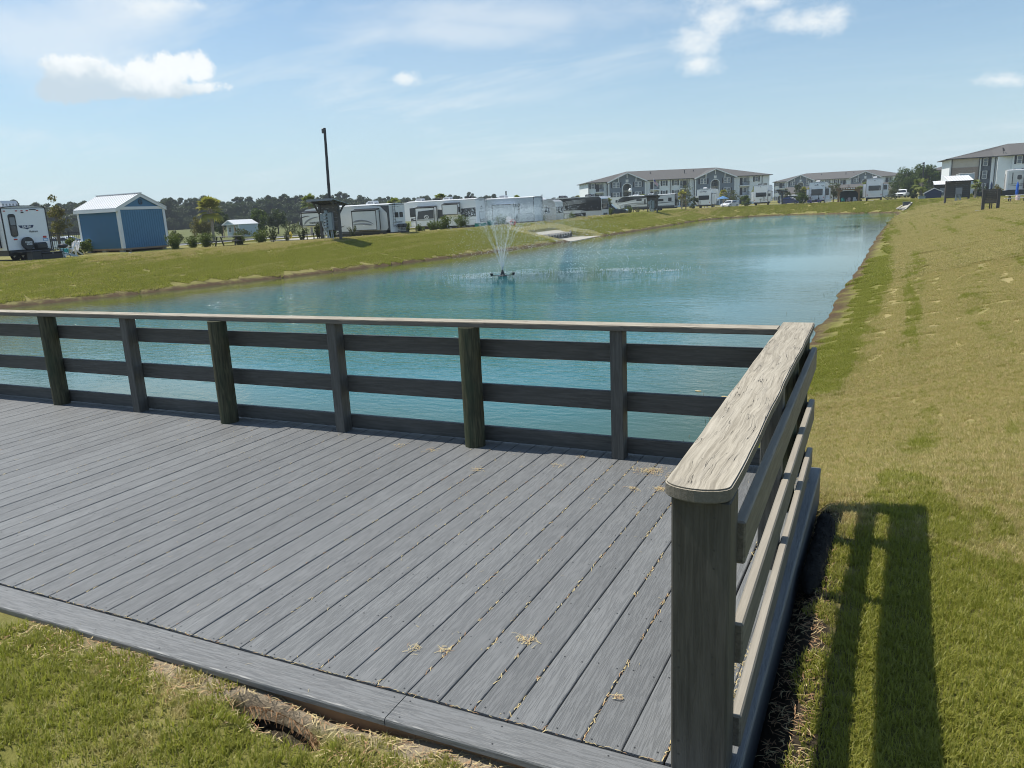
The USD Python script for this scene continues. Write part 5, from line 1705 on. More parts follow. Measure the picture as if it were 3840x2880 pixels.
def rear_view_caravan(label, px, D, ztop, W, L, group, slides, windows, script=None, axle=(2.6, 3.5), steps=False):
    """A caravan on the far bank standing with its rear towards the pond."""
    q = place(px, 760, D)
    H = ztop - q[2]
    c = Camper('caravan', label, 'caravan', q, math.pi / 2, L, W, H, 0.72, 'fifth', 'white_panel', axle=axle, group=group)
    for (s, x0, x1, z0, z1, out, win) in slides:
        c.slide(x0, x1, z0, z1, out, 'white_panel', s=s, win=win)
    for y0, y1, z0, z1 in windows:
        c.window(y0, y1, z0, z1, 'B', r=0.1)
    for s in (-1, 1):
        c.lamp(s * W * 0.42 - 0.05, s * W * 0.42 + 0.05, 1.05, 1.3)
        c.side('marker_lamp', rrect(s * 0.5 - 0.04, s * 0.5 + 0.04, H - 0.22, H - 0.16, 0.01), 'dark_grey', 0.02, 'B')
    c.side('camera', rrect(-0.07, 0.07, H - 0.45, H - 0.33, 0.03), 'black_trim', 0.05, 'B')
    if script:
        text(c.t, 'lettering', script, 0.20, (-0.012, 0.15, H - 0.62), -Yv, Zv, 'navy', slant=0.25, bold=True)
    return c


long_fifth_wheel()
white_fifth_wheel()
grey_trailer()
motorhomes()
swoosh_fifth_wheel()
GF = 'caravans on the far bank with their rears to the pond'
c = rear_view_caravan('white caravan on the far bank beside the blue umbrella, wide dark rear window', 2639, 172, 4.0, 2.9, 9.5, GF, [(1, 0.5, 3.0, 0.75, 2.55, 0.7, [(0.12, 0.58, 1.6, 2.3, 'rear')]), (-1, 0.8, 3.2, 0.8, 2.95, 0.6, [])], [(-1.1, 1.1, 1.75, 2.65)], 'Mesa Ridge')
c.ladder(1.15, 0.75, 1.7)
c.ladder(0.85, 0.75, 1.7)
c.side('ladder_rail', swoosh([(1.3, 3.1), (0.9, 3.2)], 0.03, 0.03), 'black_trim', 0.02, 'R')
c.aircon(1.6)
c = rear_view_caravan('white caravan on the far bank between the white car and the side-on meter shelter', 2851, 178, 4.35, 2.85, 9.0, GF, [(1, 0.4, 3.0, 0.95, 2.9, 0.65, []), (-1, 0.5, 3.4, 0.9, 2.95, 0.7, [(0.1, 0.6, 1.9, 2.5, 'rear')])], [(-0.98, 1.2, 1.85, 2.75)])
c.ladder(-0.75, 0.95, 1.9)
c.side('bike_rack', shapely.union_all([Polygon(rect(-0.18, 0.28, 1.35, 1.42)), Polygon(rect(0.02, 0.08, 0.72, 1.4))]), 'black_trim', 0.06, 'B')
mesh(c.t, 'roof_vent', MB().bbox(0.9, 1.9, -0.1, 0.7, c.H + 0.05, c.H + 0.3, 0.05), 'black_trim')
mesh(c.t, 'roof_vent', MB().bbox(2.6, 3.3, -0.9, -0.2, c.H + 0.05, c.H + 0.35, 0.05), 'black_trim')
c = rear_view_caravan('white caravan on the far bank behind the purple golf cart, lettering on its rear', 3062, 168, 4.15, 2.95, 9.5, GF, [(1, 0.3, 3.2, 0.8, 2.85, 0.5, []), (-1, 0.4, 3.4, 0.8, 3.0, 0.9, [(0.12, 0.72, 1.6, 2.9, 'rear')])], [(-1.05, 1.05, 1.65, 2.85)], 'Jayco')
c.side('emblem', swoosh([(0.75, 3.52), (1.0, 3.3), (1.3, 3.5)], 0.1, 0.1), 'dark_grey', 0.014, 'B')
c.ladder(1.25, 0.9, 3.2, 'mid_grey')
mesh(c.t, 'rear_porch', MB().box(-0.1, 1.2, -2.7, -1.5, 0.3, 0.8), 'silver')
c.aircon(2.4, 1.3)
c = rear_view_caravan('tall white caravan at the right of the far bank with dark entry steps', 3276, 170, 4.35, 2.95, 9.5, GF, [(1, 0.3, 3.2, 0.8, 3.3, 0.6, []), (-1, 0.5, 3.4, 0.95, 3.15, 0.95, [(0.15, 0.75, 2.1, 3.0, 'rear')])], [(-1.05, 1.15, 2.0, 2.95)])
c.ladder(-1.15, 1.9, 3.6, 'silver')
st = MB()
for k in range(4):
    st.box(-0.2 - 0.28 * 0, 0.7, -1.6 - 0.28 * k - 0.26, -1.6 - 0.28 * k, 0.72 - 0.2 * k, 0.76 - 0.2 * k)
st.bar((0.7, -1.5, 0.8), (0.7, -2.75, 0.02), 0.05, 0.14).bar((-0.2, -1.5, 0.8), (-0.2, -2.75, 0.02), 0.05, 0.14)
mesh(c.t, 'entry_steps', st, 'black_trim')
c.aircon(1.9, 1.3)
# ------------------------------------------------------------------ sheds
def blue_shed():
    A = at(465, 945, 0.09)
    k = 0.97
    L, W, E, PK = 4.4 * k, 4.05 * k, 3.10, 4.02
    t = thing('blue_shed', 'blue clad shed with white trim and white metal roof, letter on its gable', 'shed', (A[0] - 0.0, A[1], 0.06), 0)
    f = 0.28
    body = [(0, f), (W, f), (W, E), (W / 2, PK - 0.12), (0, E)]
    mesh(t, 'wall', MB().prism(body, 'x', -L, 0), 'shed_blue')
    n = 40
    for i in range(n):
        x = -L + (i + 0.5) * L / n
        mesh(t, 'wall_panel', MB().box(x - 0.030, x + 0.030, -0.022, 0.0, f + 0.02, E - 0.02), 'shed_blue')
    for i in range(20):
        y = (i + 0.5) * W / 20
        top = E - 0.16
        mesh(t, 'wall_panel', MB().box(0.0, 0.012, y - W / 40 + 0.012, y + W / 40 - 0.012, f + 0.02, top), 'shed_blue')
    tr = 0.055
    for y0, y1 in ((-0.03, 0.17), (W - 0.17, W + 0.03)):
        mesh(t, 'corner_trim', MB().box(-0.16 if y0 < 0 else -0.05, tr, y0, y1, f, E), 'white_paint')
    mesh(t, 'corner_trim', MB().box(-L - 0.03, -L + 0.15, -0.05, 0.02, f, E), 'white_paint')
    mesh(t, 'gable_band', MB().box(0.0, tr, 0.17, W - 0.17, E - 0.14, E + 0.06), 'white_paint')
    s = (PK - E) / (W / 2)
    for sg in (-1, 1):
        y0 = W / 2 + sg * (W / 2 + 0.16)
        z0 = E - 0.16 * s
        mesh(t, 'barge_board', MB().prism([(W / 2, PK + 0.02), (y0, z0 + 0.02), (y0, z0 - 0.16), (W / 2, PK - 0.17)], 'x', 0.06, 0.11), 'white_paint')
        r = MB().prism([(W / 2, PK + 0.07), (y0, z0 + 0.07), (y0, z0 + 0.03), (W / 2, PK + 0.03)], 'x', -L - 0.2, 0.14)
        rp = mesh(t, 'roof', r, 'white_roof')
        for i in range(17):
            x = -L - 0.15 + i * (L + 0.27) / 16
            mesh(rp, 'roof_rib', MB().prism([(W / 2, PK + 0.105), (y0, z0 + 0.105), (y0, z0 + 0.07), (W / 2, PK + 0.07)], 'x', x - 0.025, x + 0.025), 'white_roof')
    mesh(t, 'fascia', MB().box(-L - 0.2, 0.06, -0.19, -0.15, E - 0.28, E - 0.06), 'white_paint')
    mesh(t, 'ridge_cap', MB().bar((-L - 0.21, W / 2, PK + 0.10), (0.15, W / 2, PK + 0.10), 0.28, 0.05), 'white_roof')
    text(t, 'gable_letter', 'G', 0.34, (0.006, W / 2, E + 0.22), Yv, Zv, 'black_trim', bold=True, depth=0.03)
    mesh(t, 'floor_frame', MB().box(-L, 0.02, 0.0, W, 0.16, f), 'skid_wood')
    for y in (0.5, W - 0.6):
        mesh(t, 'skid', MB().box(-L, 0.0, y, y + 0.15, 0.0, 0.16), 'skid_wood')
    for x in (-L + 0.5, -L / 2, -0.3):
        for y in (0.05, W - 0.35):
            mesh(t, 'block', MB().box(x - 0.2, x + 0.2, y, y + 0.2, -0.12, 0.16), 'concrete')


def small_cabin():
    A = ground(898, 879)
    A = place(898, 879, 118)
    D = math.hypot(*(A - CAM)[:2])
    t = thing('small_cabin', 'small pale grey cabin with white roof, door and window beyond the road', 'cabin', A, -0.12, None, 0.74)
    W, L, E, PK = 3.45, 4.6, 2.55, 3.35
    mesh(t, 'wall', MB().prism([(-W, 0.1), (0, 0.1), (0, E), (-W / 2, PK - 0.1), (-W, E)], 'y', 0.0, L), 'shed_grey')
    s = (PK - E) / (W / 2)
    for sg in (-1, 1):
        x0 = -W / 2 + sg * (W / 2 + 0.15)
        z0 = E - 0.15 * s
        mesh(t, 'roof', MB().prism([(-W / 2, PK + 0.06), (x0, z0 + 0.06), (x0, z0), (-W / 2, PK)], 'y', -1.05, L + 0.15), 'white_roof')
        mesh(t, 'barge_board', MB().prism([(-W / 2, PK), (x0, z0), (x0, z0 - 0.14), (-W / 2, PK - 0.16)], 'y', -1.06, -1.0), 'white_paint')
    mesh(t, 'gable', MB().prism([(-W + 0.05, E), (-0.05, E), (-W / 2, PK - 0.1)], 'y', -0.98, -0.9), 'shed_grey')
    mesh(t, 'porch_beam', MB().box(-W - 0.05, 0.05, -1.0, -0.88, E - 0.12, E + 0.04), 'white_paint')
    for x in (-W + 0.06, -0.06):
        mesh(t, 'porch_post', MB().box(x - 0.07, x + 0.07, -0.98, -0.86, 0, E - 0.12), 'skid_wood')
    for x0, x1, y0, y1 in ((-W - 0.02, -W + 0.14, -0.03, 0.1), (-0.14, 0.03, -0.03, 0.14), (-0.06, 0.03, L - 0.12, L + 0.02)):
        mesh(t, 'corner_trim', MB().box(x0, x1, y0, y1, 0.1, E), 'white_paint')
    w = face(t, 'window', pane_frame(-W + 0.45, -W + 1.25, 0.95, 2.1, 0.09), (0, 0, 0), Xv, Zv, 0.04, 'white_paint')
    face(w, 'pane', rect(-W + 0.54, -W + 1.16, 1.04, 2.01), (0, 0.0, 0), Xv, Zv, 0.012, 'glass')
    face(w, 'glazing_bar', shapely.union_all([Polygon(rect(-W + 0.82, -W + 0.87, 1.04, 2.01)), Polygon(rect(-W + 0.54, -W + 1.16, 1.5, 1.55))]), (0, -0.013, 0), Xv, Zv, 0.02, 'white_paint')
    d = face(t, 'door', rect(-1.45, -0.65, 0.12, 2.15), (0, 0, 0), Xv, Zv, 0.045, 'white_paint')
    for k in (0, 1):
        face(d, 'door_pane', rect(-1.33 + 0.32 * k, -1.09 + 0.32 * k, 1.15, 1.95), (0, -0.046, 0), Xv, Zv, 0.008, 'glass')


def dark_shed():
    p = place(3470, 738, 165)
    t = thing('dark_shed', 'low dark blue shed with white edged gable behind the palm on the right', 'shed', p, 0.0, None, 0.72)
    mesh(t, 'wall', MB().prism([(-0.2, 0), (3.6, 0), (3.6, 1.75), (1.9, 2.55), (-0.2, 1.45)], 'y', 0, 4), 'navy')
    mesh(t, 'roof', MB().prism([(-0.5, 1.36), (1.9, 2.62), (3.9, 1.72), (3.9, 1.84), (1.9, 2.76), (-0.5, 1.48)], 'y', -0.1, 4.2), 'shingle')
    mesh(t, 'barge_board', MB().prism([(-0.55, 1.28), (1.9, 2.56), (3.95, 1.64), (3.95, 1.84), (1.9, 2.78), (-0.55, 1.48)], 'y', -0.2, -0.11), 'white_paint')


blue_shed()
small_cabin()
dark_shed()


# ------------------------------------------------------------------ electricity meter shelters, board, light pole
def meter_shelter(label, loc, rz, group='electricity meter shelters round the pond'):
    """Plank wall between two posts under a small pitched roof; meters on the side facing local -y."""
    t = thing('meter_shelter', label, 'meter shelter', loc, rz, group)
    W = 1.72
    for x in (-W / 2, W / 2):
        mesh(t, 'post', MB().bbox(x - 0.10, x + 0.10, -0.09, 0.09, -0.5, 2.75, 0.012), 'dark_beam')
        for s in (-1, 1):
            mesh(t, 'brace', MB().bar((x, s * 0.05, 1.95), (x, s * 0.92, 2.86 - s * 0.16), 0.09, 0.12, up=(1, 0, 0)), 'dark_beam')
        mesh(t, 'rafter', MB().bar((x, -1.05, 3.0), (x, 1.0, 2.62), 0.09, 0.16), 'dark_beam')
    for i in range(8):
        z = 0.66 + i * 0.255
        mesh(t, 'plank', MB().box(-W / 2 + 0.1, W / 2 - 0.1, -0.03, 0.012, z, z + 0.248), 'plank_brown')
    mesh(t, 'roof', MB().prism([(-1.15, 3.10), (1.1, 2.68), (1.1, 2.73), (-1.15, 3.15)], 'x', -W / 2 - 0.32, W / 2 + 0.32), 'galvanised')
    mesh(t, 'fascia', MB().box(-W / 2 - 0.32, W / 2 + 0.32, -1.19, -1.15, 3.0, 3.16), 'mid_grey')
    for i in range(5):
        y = -1.0 + i * 0.48
        mesh(t, 'purlin', MB().box(-W / 2 - 0.3, W / 2 + 0.3, y - 0.04, y + 0.04, 3.0 - 0.187 * (y + 1.0), 3.07 - 0.187 * (y + 1.0)), 'dark_beam')
    mesh(t, 'meter_panel', MB().bbox(-0.80, -0.42, -0.16, -0.03, 1.45, 2.05, 0.012), 'galvanised')
    mesh(t, 'meter_panel', MB().bbox(-0.40, -0.08, -0.15, -0.03, 0.72, 2.28, 0.012), 'galvanised')
    for i in range(5):
        z = 0.98 + i * 0.245
        c = trimesh.creation.cylinder(0.085, 0.13, sections=16)
        c.apply_transform(trimesh.transformations.rotation_matrix(math.pi / 2, [1, 0, 0]))
        c.apply_translation([-0.32, -0.20, z])
        m = mesh(t, 'electricity_meter', MB().tri(c), 'meter_glass', smooth=40)
        mesh(m, 'dial', MB().tri(trimesh.creation.cylinder(0.045, 0.02, sections=12).apply_transform(trimesh.transformations.rotation_matrix(math.pi / 2, [1, 0, 0])).apply_translation([-0.32, -0.275, z])), 'mid_grey')
        mesh(t, 'breaker', MB().box(-0.19, -0.11, -0.165, -0.149, z - 0.09, z + 0.05), 'black_trim')
    mesh(t, 'cabinet', MB().bbox(-0.06, 0.32, -0.22, -0.03, 0.74, 2.10, 0.012), 'galvanised')
    mesh(t, 'cabinet_cover', MB().bbox(0.325, 0.42, -0.17, -0.03, 0.74, 2.10, 0.01), 'mid_grey')
    mesh(t, 'conduit', MB().tube([(-0.68, -0.1, 1.46), (-0.66, -0.1, 1.15), (-0.58, -0.12, 0.95), (-0.1, -0.16, 0.28), (-0.02, -0.16, 0.1), (0.0, -0.16, -0.4)], 0.038, 8), 'pvc', smooth=60)
    for x, z in ((-0.55, 1.46), (-0.3, 0.74), (-0.18, 0.74), (0.08, 0.75), (0.22, 0.75)):
        mesh(t, 'conduit', MB().tube([(x, -0.1, z), (x + 0.01, -0.1, -0.4)], 0.035, 8), 'pvc', smooth=60)
    return t


s1 = (at(1254, 896, 0.05) + at(1337, 896, 0.05)) / 2
sh = meter_shelter('meter shelter in front of the swoosh sided fifth wheel, under the light pole', (s1[0] - 0.25, s1[1] - 1.4, float(terrain_z(s1[0:1] - 0.25, s1[1:2] - 1.4)[0])), 0.08)
p, _ = lip(2447, 7.6)
copy_of(sh, p, 0.0, 'meter shelter on the far left bank in front of the black and silver fifth wheel')
p, _ = lip(2930, 9.5)
copy_of(sh, p, -1.35, 'meter shelter seen from its edge on the far bank, pale roof sloping')


def plank_screen(label, loc, rz, W, H, z0, roof, box, group, n):
    """The back of a meter rack: plank wall on posts, grey cabinet and conduits."""
    t = thing('meter_rack', label, 'meter rack', loc, rz, group)
    for x in (-W / 2, W / 2):
        mesh(t, 'post', MB().bbox(x - 0.11, x + 0.11, -0.1, 0.1, -0.6, H, 0.015), 'dark_beam')
    for i in range(n):
        a = z0 + (H - z0) * i / n
        mesh(t, 'plank', MB().box(-W / 2 - (0.05 if roof else -0.1), W / 2 + (0.05 if roof else -0.1), -0.14 if roof else -0.04, -0.10 if roof else 0.02, a + 0.002, a + (H - z0) / n - 0.002), 'dark_plank' if roof else 'plank_brown')
    if roof:
        r = mesh(t, 'roof', MB().prism([(-0.75, H - 0.08), (0.9, H + 0.62), (0.9, H + 0.67), (-0.75, H - 0.03)], 'x', -W / 2 - 0.15, W / 2 + 0.15), 'white_roof')
        for i in range(10):
            x = -W / 2 - 0.12 + i * (W + 0.24) / 9
            mesh(r, 'seam', MB().prism([(-0.75, H - 0.03), (0.9, H + 0.67), (0.9, H + 0.71), (-0.75, H + 0.01)], 'x', x - 0.02, x + 0.02), 'silver')
        mesh(t, 'fascia', MB().box(-W / 2 - 0.15, W / 2 + 0.15, -0.78, -0.74, H - 0.16, H - 0.03), 'black_trim')
    if box:
        x, z, w, h = box
        mesh(t, 'cabinet', MB().bbox(x - w / 2, x + w / 2, -0.34, -0.145, z, z + h, 0.015), 'mid_grey')
        for i in range(5):
            xx = x - w / 2 + 0.08 + i * (w - 0.16) / 4
            mesh(t, 'conduit', MB().tube([(xx, -0.24, z), (xx, -0.24, -0.5)], 0.05 if i else 0.07, 7), 'pvc', smooth=60)
    return t


GR = 'plank backed meter racks on the right bank'
a, b = ground(3551, 762), ground(3622, 751)
D = 118
a, b = place(3550, 762, D), place(3621, 752, D * 1.09)
mid = (a + b) / 2
rz = math.atan2(b[1] - a[1], b[0] - a[0])
wd = float(np.linalg.norm((b - a)[:2]))
rk = thing('meter_rack_base') if False else None
k1 = plank_screen('larger dark meter rack with pale metal roof on the right bank', mid, 0.35, 3.05, 2.9, 0.62, True, (0.05, 1.05, 0.85, 0.9), GR, 9)
p = place(3529, 741, 172)
k2 = plank_screen('smaller dark meter rack behind and left of the larger one on the right bank', p, 0.1, 2.7, 2.6, 0.45, True, (0.1, 0.95, 0.85, 0.95), GR, 8)
p = (ground(3692, 789) + ground(3733, 787)) / 2
k3 = plank_screen('weathered plank board between two posts near the right edge', p, 0.05, 1.02, 1.62, 0.52, False, None, GR, 8)
for i, x in enumerate((-0.03, 0.1)):
    mesh(k3, 'pipe', MB().tube([(x, 0.06, 0.6), (x, 0.06, -0.5)], 0.05 - 0.01 * i, 8), 'plank_brown')
mesh('/World', 'concrete_strip', MB().bbox(p[0] - 1.0, p[0] + 1.15, p[1] - 0.14, p[1] + 0.16, p[2] - 0.25, p[2] + 0.02, 0.01), 'concrete')
tag(stage.GetPrimAtPath('/World/concrete_strip'), 'thin pale concrete strip under the weathered plank board', 'concrete strip')

p = place(1244, 880, 70)
t = thing('light_pole', 'tall dark light pole with a small box at its top behind the near meter shelter', 'light pole', p, 0)
top = at_range(1217, 480, 70)
mesh(t, 'pole', MB().tube([(0, 0, -0.3), tuple(top - p)], [0.16, 0.11], 10), 'black_trim', smooth=50)
q = top - p
mesh(t, 'lamp_box', MB().bbox(q[0] - 0.28, q[0] - 0.08, q[1] - 0.1, q[1] + 0.1, q[2] - 0.42, q[2] - 0.02, 0.02), 'dark_grey')
t = thing('light_pole', 'thin dark pole far off above the roof of the blue-grey caravan', 'light pole', place(1901, 800, 150), 0)
mesh(t, 'pole', MB().tube([(0, 0, 0), (0, 0, 5.0)], 0.14, 8), 'dark_grey')
mesh(t, 'cap', MB().tube([(0, 0, 5.0), (0, 0, 5.15)], 0.19, 8), 'dark_grey')
t = thing('light_pole', 'dark pole rising behind the palm at the right end of the pond', 'light pole', place(3456, 740, 188), 0)
mesh(t, 'pole', MB().tube([(0, 0, -0.5), (0, 0, 7.4)], [0.16, 0.12], 8), 'black_trim')
mesh(t, 'lamp_box', MB().box(-0.3, 0.0, -0.12, 0.12, 7.0, 7.35), 'black_trim')
t = thing('street_lamp', 'street lamp with white globe in front of the apartment arch', 'street lamp', place(2364, 790, 165), 0)
mesh(t, 'post', MB().tube([(0, 0, 0), (0, 0, 3.9)], [0.09, 0.07], 8), 'black_trim')
mesh(t, 'lamp_shade', MB().ball((0, 0, 4.4), 0.34, 2, (1, 1, 1.25)), 'lamp_globe', smooth=True)
mesh(t, 'collar', MB().tube([(0, 0, 3.85), (0, 0, 4.05)], [0.14, 0.22], 10), 'black_trim')
t = thing('flagpole', 'thin pole with a striped flag hanging above the silver fifth wheel', 'flag', place(2452, 790, 150), 0)
mesh(t, 'pole', MB().tube([(0, 0, 0), (0, 0, 6.1)], 0.04, 6), 'silver')
fl = mesh(t, 'flag', MB().raw([(0, 0, 6.05), (0, 0, 5.35), (0.75, 0.1, 4.55), (0.85, 0.1, 5.0)], [[0, 1, 2, 3], [3, 2, 1, 0]]), 'flag_white')
for k in range(3):
    u0, u1 = 0.12 + k * 0.3, 0.26 + k * 0.3
    A0, A1 = np.array([0, -0.012, 6.05]), np.array([0, -0.012, 5.35])
    B0, B1 = np.array([0.85, 0.088, 5.0]), np.array([0.75, 0.088, 4.55])
    v = [A0 + (A1 - A0) * u0, A0 + (A1 - A0) * u1, B0 + (B1 - B0) * u1, B0 + (B1 - B0) * u0]
    mesh(fl, 'stripe', MB().raw(v, [[0, 1, 2, 3], [3, 2, 1, 0]]), 'flag_red')
mesh(fl, 'canton', MB().raw([(0, -0.02, 6.06), (0, -0.02, 5.72), (0.33, 0.02, 5.33), (0.35, 0.02, 5.66)], [[0, 1, 2, 3], [3, 2, 1, 0]]), 'flag_blue')


# ------------------------------------------------------------------ tables, chairs and small things
def picnic_table(label, loc, rz, L=1.9, mat='grey_wood', group='picnic tables by the caravans'):
    t = thing('picnic_table', label, 'picnic table', loc, rz, group)
    for i in range(4):
        y = -0.36 + i * 0.24
        mesh(t, 'top_plank', MB().box(-L / 2, L / 2, y - 0.112, y + 0.112, 0.71, 0.75), mat)
    for s in (-1, 1):
        mesh(t, 'bench', MB().box(-L / 2, L / 2, s * 0.75 - 0.14, s * 0.75 + 0.14, 0.43, 0.47), mat)
    for x in (-L * 0.34, L * 0.34):
        for s in (-1, 1):
            mesh(t, 'leg', MB().bar((x, s * 0.25, 0.71), (x, s * 0.62, -0.1), 0.05, 0.09, up=(1, 0, 0)), 'dark_beam')
        mesh(t, 'cross_bar', MB().box(x - 0.03, x + 0.03, -0.85, 0.85, 0.36, 0.43), 'dark_beam')
    return t


def adirondack(label, loc, rz, mat, group='slatted garden armchairs'):
    t = thing('garden_chair', label, 'garden chair', loc, rz, group)
    for i in range(5):
        a = (i - 2) * 0.105
        h = 0.98 - 0.035 * abs(i - 2) ** 1.6
        mesh(t, 'back_slat', MB().bar((a * 0.9, 0.22, 0.30), (a * 1.1, 0.52, h), 0.085, 0.022, up=(0, 1, 0.5)), mat)
    for i in range(4):
        y = -0.32 + i * 0.14
        mesh(t, 'seat_slat', MB().bar((-0.27, y, 0.40 - 0.05 * i), (0.27, y, 0.40 - 0.05 * i), 0.12, 0.022), mat)
    for s in (-1, 1):
        mesh(t, 'armrest', MB().box(s * 0.34 - 0.07, s * 0.34 + 0.07, -0.42, 0.32, 0.56, 0.585), mat)
        mesh(t, 'leg', MB().box(s * 0.30 - 0.045, s * 0.30 + 0.045, -0.38, -0.28, 0, 0.56), mat)
        mesh(t, 'leg', MB().bar((s * 0.29, -0.36, 0.38), (s * 0.29, 0.62, 0.0), 0.04, 0.11), mat)
    return t


p, _ = lip(845, 10.4)
tb = picnic_table('grey picnic table among the shrubs right of the blue shed', p, 0.25, 2.3)
copy_of(tb, place(1236, 893, 71), 0.1, 'picnic table half hidden behind the near meter shelter')
p = place(256, 960, 57)
adirondack('pale blue garden chair with a teal towel between white trailer and blue shed', (p[0], p[1], p[2]), -0.65, 'adirondack_blue')
t = thing('towel', 'teal towel hanging over the arm of the pale blue garden chair', 'towel', (p[0], p[1], p[2]), -0.65)
mesh(t, 'cloth', MB().box(-0.44, -0.24, -0.36, 0.05, 0.587, 0.60).box(-0.45, -0.425, -0.36, 0.05, 0.22, 0.60), 'teal_cloth')
mesh(t, 'hem', MB().box(-0.455, -0.42, -0.365, 0.055, 0.20, 0.23), 'teal_cloth')
p = place(278, 955, 61)
adirondack('white garden chair behind the pale blue one near the blue shed', (p[0], p[1], p[2]), 0.5, 'adirondack_white')
tb = picnic_table('pale blue topped picnic table at the left side of the blue shed', place(316, 940, 64.5), 0.2, 1.5, 'adirondack_blue')
p = place(490, 953, 55)
t = thing('lid', 'pale flat utility lid lying on the grass in front of the blue shed', 'utility lid', p, 0)
mesh(t, 'plate', MB().tube([(0, 0, -0.05), (0, 0, 0.05)], [0.42, 0.40], 14), 'concrete')
mesh(t, 'knob', MB().tube([(0, 0, 0.05), (0, 0, 0.14)], [0.14, 0.08], 8), 'concrete')
p = place(1182, 890, 64)
t = thing('planter_stand', 'slim black stand beside the bush left of the near meter shelter', 'stand', place(1152, 890, 66), 0)
for x in (-0.35, 0.0, 0.7):
    mesh(t, 'leg', MB().box(x - 0.03, x + 0.03, -0.03, 0.03, -0.2, 0.75), 'black_trim')
mesh(t, 'top', MB().box(-0.5, 0.85, -0.2, 0.2, 0.75, 0.79), 'grey_wood')
p = place(1091, 885, 92)
t = thing('fire_hydrant', 'yellow fire hydrant beside the road', 'fire hydrant', p, 0)
mesh(t, 'barrel', MB().tube([(0, 0, 0), (0, 0, 0.12), (0, 0, 0.13), (0, 0, 0.62), (0, 0, 0.64), (0, 0, 0.85)], [0.17, 0.17, 0.12, 0.12, 0.16, 0.06], 12), 'hydrant_yellow', smooth=40)
mesh(t, 'outlet', MB().tube([(-0.24, 0, 0.48), (0.24, 0, 0.48)], 0.07, 10), 'hydrant_yellow')
for (px, py, D) in ((1620, 870, 63), (1672, 870, 66), (2075, 835, 80), (2295, 815, 104)):
    p = ground(px, py)

# teal tubs and a red float behind the spray
p, _ = lip(1800, 10.5)
t = thing('table', 'teal table with a pale top beside the white fifth wheel', 'table', p, 0.3)
mesh(t, 'table_top', MB().box(-0.7, 0.7, -0.4, 0.4, 0.66, 0.71), 'white_paint')
mesh(t, 'base', MB().bbox(-0.6, 0.6, -0.33, 0.33, -0.2, 0.66, 0.04), 'teal_plastic')
p, _ = lip(1838, 10.0)
t = thing('tub', 'teal tub at the edge of the bank behind the fountain', 'tub', p, 0)
mesh(t, 'tub_body', MB().tube([(0, 0, -0.2), (0, 0, 0.75)], [0.34, 0.42], 14), 'teal_plastic', smooth=40)
mesh(t, 'rim', MB().tube([(0, 0, 0.72), (0, 0, 0.78)], 0.45, 14), 'teal_plastic')
p, _ = lip(1906, 8.2)
adirondack('white garden chair at the lip of the bank behind the fountain', p, 0.4, 'adirondack_white')
t = thing('float_ring', 'red ring standing beside the white garden chair behind the fountain', 'ring', (p[0] + 0.6, p[1] - 0.2, p[2] + 0.25), 0.3)
r_ = trimesh.creation.torus(0.24, 0.11, 20, 10)
r_.apply_transform(trimesh.transformations.rotation_matrix(math.pi / 2, [1, 0, 0]))
mesh(t, 'ring_body', MB().tri(r_), 'red_float', smooth=True)
mesh(t, 'patch', MB().box(-0.12, 0.12, -0.13, -0.08, 0.2, 0.3), 'white_paint')


def umbrella(label, loc, r, h, mat, closed=False):
    t = thing('parasol', label, 'parasol', loc, 0)
    mesh(t, 'pole', MB().tube([(0, 0, 0), (0, 0, h)], 0.03, 6), 'silver')
    if closed:
        mesh(t, 'canopy', MB().tube([(0, 0, h * 0.32), (0, 0, h * 0.45), (0, 0, h * 0.62), (0, 0, h * 0.8), (0, 0, h)], [0.10, 0.16, 0.13, 0.15, 0.03], 9), mat, smooth=60)
        return t
    n = 8
    v, f = [(0, 0, h)], []
    for k in range(n):
        a = 2 * math.pi * k / n
        v.append((r * math.cos(a), r * math.sin(a), h - 0.62))
        a2 = a + math.pi / n
        v.append((r * 0.93 * math.cos(a2), r * 0.93 * math.sin(a2), h - 0.60))
    m = 2 * n
    f = [[0, 1 + k, 1 + (k + 1) % m] for k in range(m)]
    mesh(t, 'canopy', (np.array(v), np.array(f + [q[::-1] for q in f])), mat)
    rb = MB()
    for k in range(n):
        a = 2 * math.pi * k / n
        rb.bar((0, 0, h - 0.05), (r * 0.97 * math.cos(a), r * 0.97 * math.sin(a), h - 0.65), 0.02, 0.02)
    mesh(t, 'ribs', rb, 'silver')
    return t


umbrella('open pale blue parasol beside the white caravan on the far bank', lip(2710, 10.0)[0], 1.3, 2.45, 'blue_cloth')


